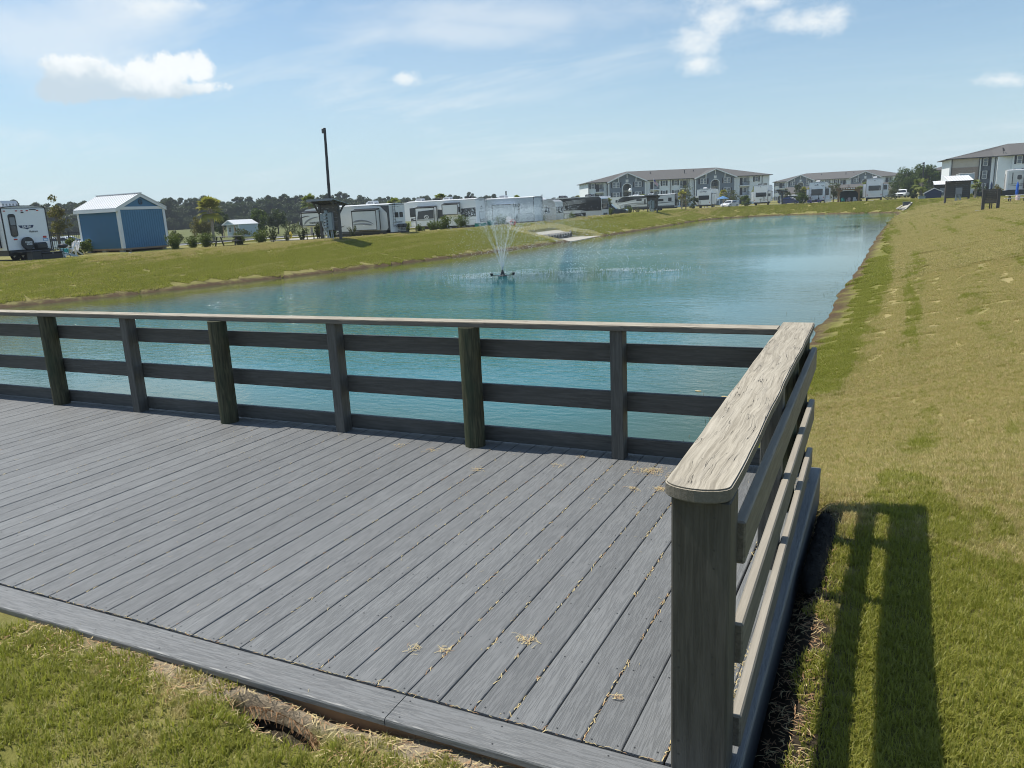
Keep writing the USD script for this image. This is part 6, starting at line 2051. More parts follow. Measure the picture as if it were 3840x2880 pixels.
# ------------------------------------------------------------------ cars, pickups and the golf cart
def car(name, label, cat, loc, rz, mat, kind='saloon', group='vehicles parked beyond the pond', sc=1.0):
    t = thing(name, label, cat, loc, rz, group, scale=sc)
    if kind == 'pickup':
        lo = [(-2.7, 0.55), (-2.75, 1.05), (-0.9, 1.10), (-0.9, 1.12), (1.1, 1.12), (2.55, 1.02), (2.75, 0.85), (2.75, 0.5), (2.2, 0.42), (-2.3, 0.42)]
        up = [(-0.95, 1.10), (-0.75, 1.82), (0.45, 1.82), (1.15, 1.12)]
        W, ax, r = 1.95, (-1.75, 1.85), 0.40
    elif kind == 'van':
        lo = [(-2.6, 0.4), (-2.65, 1.2), (1.9, 1.2), (2.5, 1.05), (2.65, 0.8), (2.65, 0.4)]
        up = [(-2.6, 1.19), (-2.5, 2.0), (0.9, 2.0), (1.95, 1.19)]
        W, ax, r = 1.95, (-1.6, 1.75), 0.35
    else:
        lo = [(-2.25, 0.35), (-2.3, 0.85), (-1.9, 0.98), (0.9, 0.95), (1.9, 0.80), (2.25, 0.62), (2.3, 0.38), (1.9, 0.26), (-1.9, 0.26)]
        up = [(-1.75, 0.95), (-1.0, 1.40), (0.15, 1.42), (1.05, 0.94)]
        W, ax, r = 1.82, (-1.38, 1.38), 0.33
    mesh(t, 'body', MB().prism(Polygon(lo).buffer(-0.06).buffer(0.06), 'y', -W / 2, W / 2), mat)
    v = []
    for s in (-1, 1):
        for i, (x, z) in enumerate(up):
            k = 0.0 if i in (0, len(up) - 1) else 0.2
            v.append((x, s * (W / 2 - 0.03 - k), z))
    n = len(up)
    f = [[0, 1, 2, 3], [n, n + 3, n + 2, n + 1]] + [[i, n + i, n + (i + 1) % n, (i + 1) % n] for i in range(n)]
    cab = mesh(t, 'cabin', (np.array(v), np.array(f)), mat)
    cv = np.array(v)

    def glass(ids, sh, name, nrm):
        q = cv[ids]
        c = q.mean(0)
        q = c + (q - c) * sh
        q = q + np.array(nrm) * 0.012
        nn = np.cross(q[1] - q[0], q[2] - q[0])
        if np.dot(nn, nrm) < 0:
            q = q[::-1]
        mesh(cab, name, MB().raw(q, [[0, 1, 2, 3]]).raw(q - np.array(nrm) * 0.01, [[3, 2, 1, 0]]), 'glass')

    glass([0, 1, 2, 3], (0.86, 1, 0.78), 'side_window', (0, -1, 0.2))
    glass([n, n + 1, n + 2, n + 3], (0.86, 1, 0.78), 'side_window', (0, 1, 0.2))
    glass([2, 3, n + 3, n + 2], (0.95, 0.88, 0.85), 'windscreen', (0.8, 0, 0.8))
    glass([0, 1, n + 1, n], (0.95, 0.88, 0.8), 'rear_window', (-0.8, 0, 0.8))
    for x in ax:
        for s in (-1, 1):
            wheel(t, x, s * (W / 2 - 0.1), r, 0.22, s)
    xf = 2.3 if kind == 'saloon' else (2.75 if kind == 'pickup' else 2.65)
    zl = 0.62 if kind == 'saloon' else 0.85
    for s in (-1, 1):
        mesh(t, 'headlight', MB().bbox(xf - 0.22, xf + 0.012, s * (W / 2 - 0.3) - 0.2, s * (W / 2 - 0.3) + 0.2, zl - 0.07, zl + 0.07, 0.02), 'meter_glass')
        mesh(t, 'tail_light', MB().bbox(-xf - 0.012, -xf + 0.12, s * (W / 2 - 0.22) - 0.15, s * (W / 2 - 0.22) + 0.15, zl, zl + 0.16, 0.02), 'red_lamp')
        mesh(t, 'mirror', MB().bbox(0.75, 0.95, s * (W / 2 + 0.1) - 0.09, s * (W / 2 + 0.1) + 0.09, zl + 0.35, zl + 0.5, 0.03), 'black_trim')
    mesh(t, 'grille', MB().box(xf - 0.02, xf + 0.016, -0.5, 0.5, zl - 0.30, zl - 0.04), 'black_trim')
    mesh(t, 'bumper', MB().bbox(xf - 0.1, xf + 0.06, -W / 2 + 0.05, W / 2 - 0.05, 0.3, 0.45, 0.03), 'black_trim' if kind != 'saloon' else mat)
    return t


car('saloon_car', 'white saloon car parked right of the blue parasol', 'car', place(2737, 776, lip(2737, 14)[1]), -1.9, 'car_white')
car('pickup_truck', 'dark green pickup truck nose towards the bank beside the motorhome coach', 'pickup', lip(2284, 12.0)[0], 0.15, 'car_green', 'pickup', sc=1.12)
car('van', 'white van parked behind the bush left of the lettered caravan', 'van', place(2972, 762, 196), 0.0, 'car_white', 'van')
car('saloon_car', 'white car in front of the white van', 'car', place(2970, 764, 188), 0.1, 'car_white')
car('saloon_car', 'navy blue car low beside the side-on meter shelter', 'car', place(2958, 768, 180), 0.05, 'car_navy')
car('pickup_truck', 'white pickup truck facing the pond in front of the big green tree', 'pickup', place(3384, 738, 225), -1.75, 'car_white', 'pickup', sc=1.15)


def golf_cart():
    t = thing('golf_cart', 'purple golf cart parked in front of the lettered caravan', 'golf cart', lip(3052, 9.5)[0], math.pi, None)
    mesh(t, 'body', MB().prism([(-1.3, 0.35), (-1.35, 0.7), (-0.6, 0.78), (-0.5, 0.45), (0.4, 0.4), (0.75, 0.85), (1.2, 0.75), (1.35, 0.5), (1.3, 0.3)], 'y', -0.58, 0.58), 'cart_purple')
    for x in (-0.95, 0.95):
        for s in (-1, 1):
            wheel(t, x, s * 0.52, 0.27, 0.2, s)
    mesh(t, 'seat', MB().bbox(-0.75, -0.1, -0.5, 0.5, 0.72, 0.85, 0.03).bbox(-0.8, -0.68, -0.5, 0.5, 0.85, 1.25, 0.03), 'black_trim')
    mesh(t, 'steering_wheel', MB().tube([(0.7, 0.25, 0.8), (0.4, 0.25, 1.15)], 0.025, 6).tube([(0.38, 0.05, 1.12), (0.42, 0.25, 1.2), (0.38, 0.45, 1.12)], 0.02, 6), 'black_trim')
    for x, z in ((0.85, 0.8), (-0.9, 0.75)):
        for s in (-1, 1):
            mesh(t, 'roof_post', MB().bar((x, s * 0.5, z), (x * 0.72, s * 0.5, 1.75), 0.04, 0.04), 'black_trim')
    mesh(t, 'roof', MB().bbox(-0.85, 0.85, -0.58, 0.58, 1.75, 1.81, 0.02), 'black_trim')


golf_cart()


def pergola():
    a = lip(3138, 9.8)[0]
    t = thing('pergola', 'brown timber pergola on the far bank between two white caravans', 'pergola', a, 0.0)
    W, Dp = 3.85, 3.4
    for x in (0.1, W - 0.1):
        for y in (0, Dp):
            mesh(t, 'post', MB().bbox(x - 0.12, x + 0.12, y - 0.12, y + 0.12, -0.3, 2.35, 0.015), 'pergola_wood')
        for y, s in ((0, 1),):
            d = 1 if x < 1 else -1
            mesh(t, 'brace', MB().prism(Polygon([(x, 1.65), (x + d * 0.15, 1.65), (x + d * 0.35, 2.0), (x + d * 0.75, 2.22), (x + d * 0.75, 2.36), (x, 2.36)]), 'y', -0.05, 0.05), 'pergola_wood')
    for y in (0, Dp):
        mesh(t, 'beam', MB().box(-0.35, W + 0.35, y - 0.14, y - 0.07, 2.3, 2.55), 'pergola_wood')
        mesh(t, 'beam', MB().box(-0.35, W + 0.35, y + 0.07, y + 0.14, 2.3, 2.55), 'pergola_wood')
    for i in range(10):
        x = -0.1 + i * (W + 0.2) / 9
        mesh(t, 'rafter', MB().box(x - 0.03, x + 0.03, -0.4, Dp + 0.4, 2.55, 2.75), 'pergola_wood')
    mesh(t, 'roof_cover', MB().box(-0.4, W + 0.4, -0.42, Dp + 0.4, 2.76, 2.82), 'pergola_wood')
    mesh(t, 'back_screen', MB().box(0.3, W - 0.3, Dp - 0.05, Dp - 0.02, 0.1, 2.2), 'black_trim')
    q = np.array(a)
    base = adirondack('dark teal garden chair under the timber pergola', (q[0] + 0.95, q[1] + 1.0, q[2]), 0.1, 'teal_plastic', 'garden chairs under the pergola')
    adirondack('middle chair under the timber pergola, dusky pink', (q[0] + 1.95, q[1] + 1.3, q[2]), -0.2, 'adirondack_pink', 'garden chairs under the pergola')
    adirondack('palest chair under the timber pergola, at its right post', (q[0] + 3.05, q[1] + 0.9, q[2]), 0.15, 'adirondack_white', 'garden chairs under the pergola')
    p2 = place(3198, 730, 215)
    b = thing('boat', 'white boat on its trailer behind the timber pergola', 'boat', (p2[0], p2[1], p2[2] + 1.1), 0.0)
    mesh(b, 'hull', MB().prism([(-3.1, 1.5), (-2.6, 1.75), (2.5, 2.1), (3.0, 2.1), (3.0, 0.6), (2.6, 0.4), (-2.2, 0.7), (-3.0, 1.2)], 'y', -1.1, 1.1), 'car_white')
    mesh(b, 'windscreen', MB().prism([(-2.0, 1.35), (-1.4, 1.62), (2.3, 1.85), (2.3, 1.15), (-1.8, 1.05)], 'y', -1.115, -1.10), 'grey_panel')
    mesh(b, 'trailer_frame', MB().box(-3.2, 2.8, -0.8, 0.8, 0.2, 0.42), 'black_trim')
    for s in (-1, 1):
        m = trimesh.creation.cylinder(0.36, 0.22, sections=16)
        m.apply_transform(trimesh.transformations.rotation_matrix(math.pi / 2, [1, 0, 0]))
        m.apply_translation([0.8, s * 0.95, -0.74])
        mesh(b, 'wheel', MB().tri(m).bar((0.8, s * 0.95, -0.7), (0.8, s * 0.7, 0.3), 0.1, 0.1), 'tyre')


pergola()
# ------------------------------------------------------------------ apartment buildings
FL = (0.0, 2.85, 5.7)


def b_window(t, xc, y, z, w=0.95, h=1.5, double=False, shutters=True):
    W = 1.9 if double else w
    x0, x1 = xc - W / 2, xc + W / 2
    fr = pane_frame(x0, x1, z, z + h, 0.10)
    bars = [fr, Polygon(rect(x0, x1, z + h * 0.5 - 0.03, z + h * 0.5 + 0.03))]
    if double:
        bars.append(Polygon(rect(xc - 0.10, xc + 0.10, z, z + h)))
    win = face(t, 'window', shapely.union_all(bars), (0, y, 0), Xv, Zv, 0.09, 'white_paint')
    for a, b in ([(x0 + 0.1, xc - 0.1), (xc + 0.1, x1 - 0.1)] if double else [(x0 + 0.1, x1 - 0.1)]):
        for c, d in ((z + 0.1, z + h / 2 - 0.03), (z + h / 2 + 0.03, z + h - 0.1)):
            face(win, 'pane', rect(a, b, c, d), (0, y, 0), Xv, Zv, 0.03, 'pane')
    if shutters:
        for a in (x0 - 0.46, x1 + 0.06):
            face(win, 'shutter', rect(a, a + 0.40, z - 0.02, z + h + 0.02), (0, y, 0), Xv, Zv, 0.06, 'shutter')
    return win


def b_balcony(t, x0, x1, y, z, side=1, post=None):
    """A recessed balcony: dark back room, door and window, slab and black railing."""
    bk = mesh(t, 'balcony', MB().box(x0, x1, y + 1.5, y + 1.6, z, z + 2.45).box(x0 - 0.02, x0 + 0.05, y + 0.3, y + 1.5, z, z + 2.45).box(x1 - 0.05, x1 + 0.02, y + 0.3, y + 1.5, z, z + 2.45), 'siding_white')
    mesh(bk, 'slab', MB().box(x0 - 0.1, x1 + 0.1, y - 0.35, y + 1.5, z - 0.28, z), 'white_paint')
    mesh(bk, 'ceiling', MB().box(x0, x1, y + 0.31, y + 1.5, z + 2.45, z + 2.5), 'white_paint')
    w = x1 - x0
    xd = x0 + w * (0.30 if side > 0 else 0.72)
    mesh(bk, 'door', MB().box(xd - 0.48, xd + 0.48, y + 1.45, y + 1.499, z, z + 2.1), 'door_dark')
    xw = x0 + w * (0.74 if side > 0 else 0.30)
    mesh(bk, 'balcony_window', MB().box(xw - 0.42, xw + 0.42, y + 1.44, y + 1.499, z + 0.75, z + 2.1), 'white_paint')
    mesh(bk, 'balcony_pane', MB().box(xw - 0.34, xw + 0.34, y + 1.42, y + 1.439, z + 0.83, z + 2.02), 'pane')
    r = MB().box(x0 - 0.05, x1 + 0.05, y - 0.33, y - 0.28, z + 1.0, z + 1.06).box(x0 - 0.05, x1 + 0.05, y - 0.33, y - 0.28, z + 0.08, z + 0.12)
    k = int(w / 0.28)
    for i in range(k + 1):
        x = x0 + w * i / k
        r.box(x - 0.018, x + 0.018, y - 0.32, y - 0.29, z + 0.1, z + 1.02)
    for x in (x0 - 0.05, x1 + 0.01):
        r.box(x, x + 0.04, y - 0.3, y + 0.3, z + 1.0, z + 1.06)
    mesh(bk, 'railing', r, 'gutter')


def apartment(name, label, loc, rz, group, sx):
    t = thing(name, label, 'apartment building', loc, rz, group, (sx, 1.0, 1.0))
    E = 8.35
    Wd, Dp = 51.0, 17.0
    segs = [(0.0, 5.5, 0.5, 'siding_white', [(2.1, 4.3)]), (5.5, 15.7, -0.6, 'siding_blue', []), (15.7, 22.9, 0.5, 'siding_white', [(17.3, 19.8)]), (22.9, 29.7, 0.9, 'siding_white', [(25.8, 28.2)]), (29.7, 40.8, -0.6, 'siding_blue', []), (40.8, 51.0, 0.5, 'siding_white', [(42.6, 45.3)])]
    for (a, b, y, mat, bal) in segs:
        poly = Polygon(rect(a, b, 0, E - 0.06))
        gable = mat == 'siding_blue'
        if gable:
            xm = (a + b) / 2
            poly = Polygon([(a, 0), (b, 0), (b, E - 0.25), (xm, 10.45), (a, E - 0.25)])
            arch = Polygon(rect(xm - 1.15, xm + 1.15, -0.1, 6.6)).union(shapely.affinity.scale(shapely.Point(xm, 6.6).buffer(1.15), 1, 0.85))
            poly = poly.difference(arch)
        for (p, q) in bal:
            for z in FL:
                poly = poly.difference(Polygon(rect(p, q, z + (0.0 if z else -0.1), z + 2.45)))
        face(t, 'wall', poly, (0, y + 0.3, 0), Xv, Zv, 0.3, mat)
        n = 0
        if gable:
            ring = arch.buffer(0.2, join_style=2).difference(arch).intersection(Polygon(rect(a, b, 0, 12)))
            face(t, 'arch_trim', ring, (0, y, 0), Xv, Zv, 0.07, 'white_paint')
            br = mesh(t, 'stair_hall', MB().box(xm - 1.3, xm - 1.16, y + 0.31, y + 5, 0, 7.7).box(xm + 1.16, xm + 1.3, y + 0.31, y + 5, 0, 7.7).box(xm - 1.16, xm + 1.16, y + 4.9, y + 5, 0, 7.7), 'siding_white')
            st = MB()
            for z in FL[1:]:
                st.box(xm - 1.15, xm + 1.15, y + 1.0, y + 1.4, z - 0.3, z)
                st.bar((xm + 0.3, y + 1.4, z), (xm + 0.3, y + 4.5, z - 1.4), 1.2, 0.25)
            mesh(br, 'stairs', st, 'concrete')
            rl = MB()
            for z in FL[1:]:
                rl.box(xm - 1.15, xm + 1.15, y + 0.95, y + 0.99, z + 0.95, z + 1.0)
                for i in range(8):
                    rl.box(xm - 1.1 + i * 0.3, xm - 1.07 + i * 0.3, y + 0.95, y + 0.99, z, z + 0.95)
            mesh(br, 'landing_rail', rl, 'gutter')
            # roof of the gable, its white barge boards and brackets
            s = (10.45 - (E - 0.25)) / ((b - a) / 2)
            for sg in (-1, 1):
                x0 = xm + sg * ((b - a) / 2 + 0.45)
                z0 = E - 0.25 - 0.45 * s
                mesh(t, 'gable_roof', MB().prism([(xm, 10.72), (x0, z0 + 0.27), (x0, z0 + 0.05), (xm, 10.5)], 'y', y - 0.7, y + 8.5), 'shingle')
                mesh(t, 'barge_board', MB().prism([(xm, 10.74), (x0, z0 + 0.29), (x0, z0 - 0.02), (xm, 10.43)], 'y', y - 0.78, y - 0.70), 'white_paint')
                xb = xm + sg * (b - a) * 0.24
                zb = 10.45 - s * abs(xb - xm)
                mesh(t, 'bracket', MB().prism([(xb - 0.11, zb - 1.15), (xb + 0.11, zb - 1.15), (xb + 0.11, zb - 0.1), (xb - 0.11, zb - 0.1)], 'y', y - 0.25, y - 0.001).box(xb - 0.1, xb + 0.1, y - 0.7, y - 0.2, zb - 0.35, zb - 0.12), 'white_paint')
                mesh(t, 'corner_trim', MB().box(xm + sg * ((b - a) / 2) - 0.17, xm + sg * ((b - a) / 2) + 0.17, y - 0.05, y - 0.001, 0, E - 0.5), 'white_paint')
            mesh(t, 'bracket', MB().box(xm - 0.11, xm + 0.11, y - 0.25, y - 0.001, 9.15, 10.3), 'white_paint')
            mesh(t, 'gable_vent', MB().box(xm - 0.38, xm + 0.38, y - 0.05, y - 0.001, 7.95, 8.75), 'white_paint')
            for z in FL:
                for k in (-1, 1):
                    b_window(t, xm + k * (b - a) * 0.30, y, z + 0.85, double=True)
        for (p, q) in bal:
            for i, z in enumerate(FL):
                b_balcony(t, p, q, y, z, 1 if a < 20 or a > 35 else -1)
    for x, y in ((1.25, 0.5), (21.2, 0.5), (24.5, 0.9), (47.3, 0.5)):
        for z in FL:
            b_window(t, x, y, z + 0.85)
    mesh(t, 'pillar', MB().box(15.75, 17.0, 0.2, 0.501, 0, 8.2), 'siding_white')
    mesh(t, 'pillar', MB().box(28.4, 29.6, 0.3, 0.901, 0, 8.2), 'siding_white')
    mesh(t, 'pillar', MB().box(40.9, 42.3, 0.2, 0.501, 0, 8.2), 'siding_white')
    for x in (0.06, 15.72, 40.9):
        mesh(t, 'stone_base', MB().box(x, x + 1.3, -0.15 if x > 1 else 0.3, 0.48, 0, 1.0), 'tan_wall')
    # end walls and back
    mesh(t, 'wall', MB().box(0.0, 0.3, 0.81, Dp, 0, E - 0.06), 'siding_white')
    mesh(t, 'wall', MB().box(Wd - 0.3, Wd, 0.81, Dp, 0, E - 0.06), 'siding_white')
    mesh(t, 'side_panel', MB().box(Wd, Wd + 0.1, 3.0, 8.0, 0, E - 0.4), 'siding_blue')
    mesh(t, 'wall', MB().box(0.31, Wd - 0.31, Dp - 0.3, Dp, 0, E - 0.06), 'siding_white')
    # main hipped roof
    e0, e1, f0, f1, z0, z1 = -0.7, Wd + 0.7, -0.25, Dp + 0.6, E, 11.35
    ym = (f0 + f1) / 2
    v = [(e0, f0, z0), (e1, f0, z0), (e1, f1, z0), (e0, f1, z0), (12.4, ym, z1), (38.4, ym, z1)]
    v += [(x, y, z - 0.14) for x, y, z in v[:4]]
    mesh(t, 'roof', MB().raw(v, [[0, 1, 5], [0, 5, 4], [1, 2, 5], [2, 3, 4], [2, 4, 5], [3, 0, 4], [6, 8, 7], [6, 9, 8], [0, 6, 7], [0, 7, 1], [1, 7, 8], [1, 8, 2], [2, 8, 9], [2, 9, 3], [3, 9, 6], [3, 6, 0]]), 'shingle')
    for a, b, y in ((e0, 5.1, -0.32), (16.2, 29.3, -0.32), (41.3, e1, -0.32)):
        mesh(t, 'gutter', MB().box(a, b, y, y + 0.07, E - 0.16, E + 0.02), 'gutter')
    for x in (0.12, 5.2, 16.6, 23.0, 29.5, 41.9, 48.9):
        mesh(t, 'downpipe', MB().tube([(x, 0.40, 0), (x, 0.40, E - 0.5), (x, -0.2, E - 0.1)], 0.07, 6), 'gutter')
    for x, y in ((18.5, 5.5), (28.0, 4.5), (31.0, 6.0)):
        mesh(t, 'roof_vent_pipe', MB().tube([(x, y, 9.3), (x, y, 10.9)], 0.12, 6), 'gutter')
    d = MB().tube([(1.1, 0.6, E + 0.1), (1.1, 0.6, E + 1.1)], 0.04, 5).ball((1.1, 0.55, E + 1.3), 0.42, 1, (1, 0.3, 1))
    d.v[-1] = d.v[-1]
    mesh(t, 'satellite_dish', MB().tube([(1.1, 0.6, E), (1.1, 0.6, E + 0.9)], 0.04, 5), 'gutter')
    return t


GA = 'three storey apartment buildings beyond the caravans'
pl = at_range(2209, 800, 228)
pr = at_range(2893, 762, 243)
ra = math.atan2(pr[1] - pl[1], pr[0] - pl[0])
A1 = apartment('apartment_building', 'nearest three storey apartment building with two blue gables, behind the parasol and silver fifth wheel', (pl[0], pl[1], -0.25), ra, GA, float(np.linalg.norm((pr - pl)[:2])) / 51.6)
p2 = at_range(2900, 760, 352)
copy_of(A1, (p2[0], p2[1], -0.6), 0.05, 'farther apartment building with two blue gables above the lettered caravan and pergola', (1.0, 1.0, 1.0))
p3 = at_range(3476, 730, 262)
copy_of(A1, (p3[0], p3[1], -1.2), -0.12, 'apartment building mostly hidden behind the brick ended one, only its left gable showing', (0.9, 1.0, 1.0))


def brick_building():
    p = at_range(3554, 735, 210)
    t = thing('apartment_building', 'apartment building with tan brick end wall at the right edge of the picture', 'apartment building', (p[0], p[1], -0.05), 0.06, GA)
    E = 8.45
    blocks = [(0.0, 6.0, 0.0, 'tan_wall'), (6.0, 8.3, 0.55, 'siding_dark'), (8.3, 9.3, 0.2, 'siding_white'), (9.3, 12.0, -1.2, 'siding_white'), (12.0, 14.8, -1.9, 'siding_white'), (14.8, 19.6, -1.6, 'siding_white'), (19.6, 34, -1.9, 'siding_white')]
    for i, (a, b, y, mat) in enumerate(blocks):
        poly = Polygon(rect(a, b, 0, E - 0.05))
        if a == 14.8:
            for z in FL:
                poly = poly.difference(Polygon(rect(15.4, 19.2, z + (0 if z else -0.1), z + 2.45)))
        face(t, 'wall', poly, (0, y + 0.3, 0), Xv, Zv, 0.3, mat)
        ya = blocks[i - 1][2] if i else 14
        if i:
            mesh(t, 'wall', MB().box(a, a + 0.25, y + 0.301, 14, 0, E - 0.05), mat)
    mesh(t, 'end_wall', MB().box(0.0, 0.3, 0.301, 14, 0, E - 0.05), 'siding_white')
    # brick panel: courses standing proud of the tan wall
    rs = np.random.default_rng(3)
    for r in range(29):
        z = 2.2 + r * 0.145
        m = MB()
        x = 0.30 - (0.35 if r % 2 else 0.0)
        while x < 5.7:
            w = 0.62 + rs.uniform(-0.1, 0.1)
            a, b = max(x, 0.25), min(x + w - 0.03, 5.75)
            if b - a > 0.05:
                m.box(a, b, -0.045 - rs.uniform(0, 0.03), 0.0, z, z + 0.115)
            x += w
        mesh(t, 'brick_course', m, 'brick')
    mesh(t, 'wall_fixture', MB().box(2.6, 3.1, -0.12, -0.02, 5.0, 5.15).box(3.2, 3.35, -0.12, -0.02, 5.02, 5.14), 'gutter')
    for x in (0.06, 6.05):
        mesh(t, 'corner_trim', MB().box(x - 0.16, x + 0.16, -0.07, -0.001, 0, E - 0.2), 'white_paint')
    for (x, y) in ((7.15, 0.55), (13.3, -1.9), (21.5, -1.9)):
        for z in FL[1:] + (FL[0],):
            b_window(t, x, y, z + 0.8, w=1.0, h=1.75)
    for z in FL:
        b_balcony(t, 15.4, 19.2, -1.6, z, 1)
    mesh(t, 'balcony_post', MB().box(17.2, 17.5, -1.95, -1.65, 0, E - 0.3), 'white_paint')
    for x, y in ((0.35, -0.1), (5.85, -0.1), (9.0, 0.1), (14.6, -2.0), (19.8, -2.0)):
        mesh(t, 'downpipe', MB().tube([(x, y - 0.05, 0), (x, y - 0.05, E - 0.5), (x, y - 0.5, E - 0.1)], 0.08, 6), 'gutter')
    e0, e1, f0, f1, z1 = -1.1, 40.0, -2.6, 14.8, 11.3
    ym = (f0 + f1) / 2
    v = [(e0, -0.7, E), (8.6, -0.7, E), (11.5, f0, E), (e1, f0, E), (e1, f1, E), (e0, f1, E), (12.2, ym, z1), (e1, ym, z1), (8.6, 3.6, 10.0)]
    v += [(x, y, E - 0.15) for x, y, z in v[:6]]
    mesh(t, 'roof', MB().raw(v, [[0, 1, 8], [0, 8, 6], [1, 2, 8], [2, 6, 8], [2, 3, 7], [2, 7, 6], [4, 5, 6], [4, 6, 7], [5, 0, 6], [0, 9, 10], [0, 10, 1], [1, 10, 11], [1, 11, 2], [2, 11, 12], [2, 12, 3], [9, 14, 10], [10, 14, 13], [10, 13, 11], [11, 13, 12], [5, 14, 9], [5, 9, 0]]), 'shingle')
    m = MB().bar((e0, -0.72, E - 0.06), (8.6, -0.72, E - 0.06), 0.08, 0.18).bar((8.6, -0.72, E - 0.06), (11.5, f0 - 0.02, E - 0.06), 0.08, 0.18).bar((11.5, f0 - 0.02, E - 0.06), (e1, f0 - 0.02, E - 0.06), 0.08, 0.18)
    mesh(t, 'gutter', m, 'gutter')
    d = MB().tube([(10.4, -0.4, E + 0.2), (10.2, -0.4, E + 1.2)], 0.05, 5)
    c = trimesh.creation.cylinder(0.45, 0.08, sections=14)
    c.apply_transform(trimesh.transformations.rotation_matrix(1.2, [0, 1, 0.2]))
    c.apply_translation([10.3, -0.5, E + 1.4])
    mesh(t, 'satellite_dish', d.tri(c), 'gutter')


plain('brick', (0.30, 0.235, 0.20), 0.85, 0.3, 3.0, stretch=(1, 1, 3))
brick_building()


def garages():
    for px, D, W, label in ((2948, 262, 17.5, 'low garage block with brown roof under the farther apartment building, left one'), (3128, 262, 19.0, 'low garage block with brown roof behind the pergola, right one')):
        p = place(px, 745, D)
        t = thing('garage_block', label, 'garage', p, 0.03, 'garage blocks in front of the farther apartments')
        mesh(t, 'wall', MB().box(0, W, 0, 6, 0, 2.5), 'tan_wall')
        mesh(t, 'roof', MB().prism([(-0.5, 2.45), (3.2, 4.4), (6.6, 2.45)], 'x', -0.4, W + 0.4), 'shingle')
        for i in range(int(W / 3.1)):
            x = 0.5 + i * 3.05
            mesh(t, 'garage_door', MB().box(x, x + 2.5, -0.05, -0.001, 0.02, 2.15), 'white_paint')


garages()
# ------------------------------------------------------------------ trees, shrubs, palms and the far wood
GS = 'shrubs along the lip of the bank'
shrubs = [
    (640, 938, 61, 62, 58, 'leaf_shrub', 'bushy green shrub touching the right side of the blue shed'),
    (707, 936, 60, 48, 50, 'leaf_shrub', 'small green shrub, second to the right of the blue shed'),
    (758, 932, 60, 62, 58, 'leaf_shrub', 'green shrub just left of the grey picnic table'),
    (880, 926, 62, 70, 48, 'leaf_shrub', 'wide green shrub behind the grey picnic table'),
    (968, 920, 60, 66, 60, 'leaf_shrub', 'dense green shrub just right of the grey picnic table'),
    (1010, 914, 61, 42, 66, 'leaf_olive', 'thin open shrub right of the grey picnic table'),
    (1063, 907, 62, 34, 38, 'leaf_olive', 'small sparse shrub left of the yellow hydrant'),
    (1122, 905, 62, 42, 52, 'leaf_olive', 'sparse grey-green shrub in front of the fifth wheel nose'),
    (1184, 900, 63, 38, 72, 'leaf_olive', 'tall narrow shrub left of the near meter shelter'),
    (1240, 885, 71, 34, 48, 'leaf_shrub', 'shrub seen through the posts on the left of the near meter shelter'),
    (1318, 888, 72, 40, 42, 'leaf_olive', 'dark shrub behind the right post of the near meter shelter'),
    (1524, 870, 68, 22, 34, 'leaf_shrub', 'small green shrub against the rear of the swoosh sided fifth wheel'),
    (1571, 878, 64, 32, 36, 'leaf_shrub', 'first low round shrub in front of the white fifth wheel'),
    (1620, 872, 65, 42, 46, 'leaf_shrub', 'second round shrub in front of the white fifth wheel'),
    (1668, 868, 66, 56, 58, 'leaf_shrub', 'largest round shrub in front of the white fifth wheel'),
    (1732, 864, 67, 56, 58, 'leaf_shrub', 'leafy shrub left of the fountain spray'),
    (1880, 846, 74, 36, 42, 'leaf_shrub', 'shrub inside the fountain spray, left one'),
    (2046, 836, 80, 32, 36, 'leaf_shrub', 'shrub at the end of the blue-grey caravan'),
    (2107, 830, 84, 30, 30, 'leaf_shrub', 'low shrub by the rear wheels of the black coach'),
    (2146, 826, 86, 30, 28, 'leaf_shrub', 'low shrub by the middle of the black coach'),
    (2288, 814, 100, 30, 34, 'leaf_shrub', 'shrub in front of the dark green pickup'),
    (2326, 812, 102, 30, 38, 'leaf_olive', 'shrub under the nose of the silver fifth wheel'),
    (2358, 808, 104, 32, 34, 'leaf_shrub', 'bright shrub just left of the second meter shelter'),
    (2393, 805, 106, 28, 30, 'leaf_olive', 'pale sparse shrub beside the second meter shelter'),
]
rsv = np.random.default_rng(77)
for i, (px, py, D, w, h, mat, lab) in enumerate(shrubs):
    p, D = lip(px, 9.6 + 1.6 * ((i * 7) % 5) / 4)
    k = D * 1.06 / FPX
    top = at_range(px, py - h, D)[2]
    H = max(top - p[2], 0.5)
    make_shrub('shrub', lab, p, H, w * k * 1.05, mat, 100 + i, GS, sparse=(mat == 'leaf_olive'), n=16, per=50)

make_tree('small_tree', 'slender yellow-green young tree between the white trailer and the blue shed', 'tree', place(222, 905, 84), 5.2, 2.4, 'leaf_rust', 31, 'cone', 0.12, 22, 60, 0.13)
make_tree('small_tree', 'rust tinged round tree left of the palm', 'tree', place(757, 884, 112), 3.3, 2.9, 'leaf_rust', 32, 'egg', 0.12, 30, 90, 0.12)
make_tree('small_tree', 'dense green conical tree right of the small cabin', 'tree', place(975, 868, 122), 4.1, 2.9, 'leaf_tree', 33, 'egg', 0.1, 34, 110, 0.13)
make_tree('small_tree', 'dark round tree left of the fifth wheel nose', 'tree', place(1043, 860, 128), 3.9, 3.1, 'leaf_dark', 34, 'round', 0.25, 30, 100, 0.13)
make_tree('small_tree', 'dark tree between the palm and the small cabin', 'tree', place(832, 864, 124), 4.2, 2.8, 'leaf_dark', 35, 'egg', 0.15, 30, 90, 0.14)
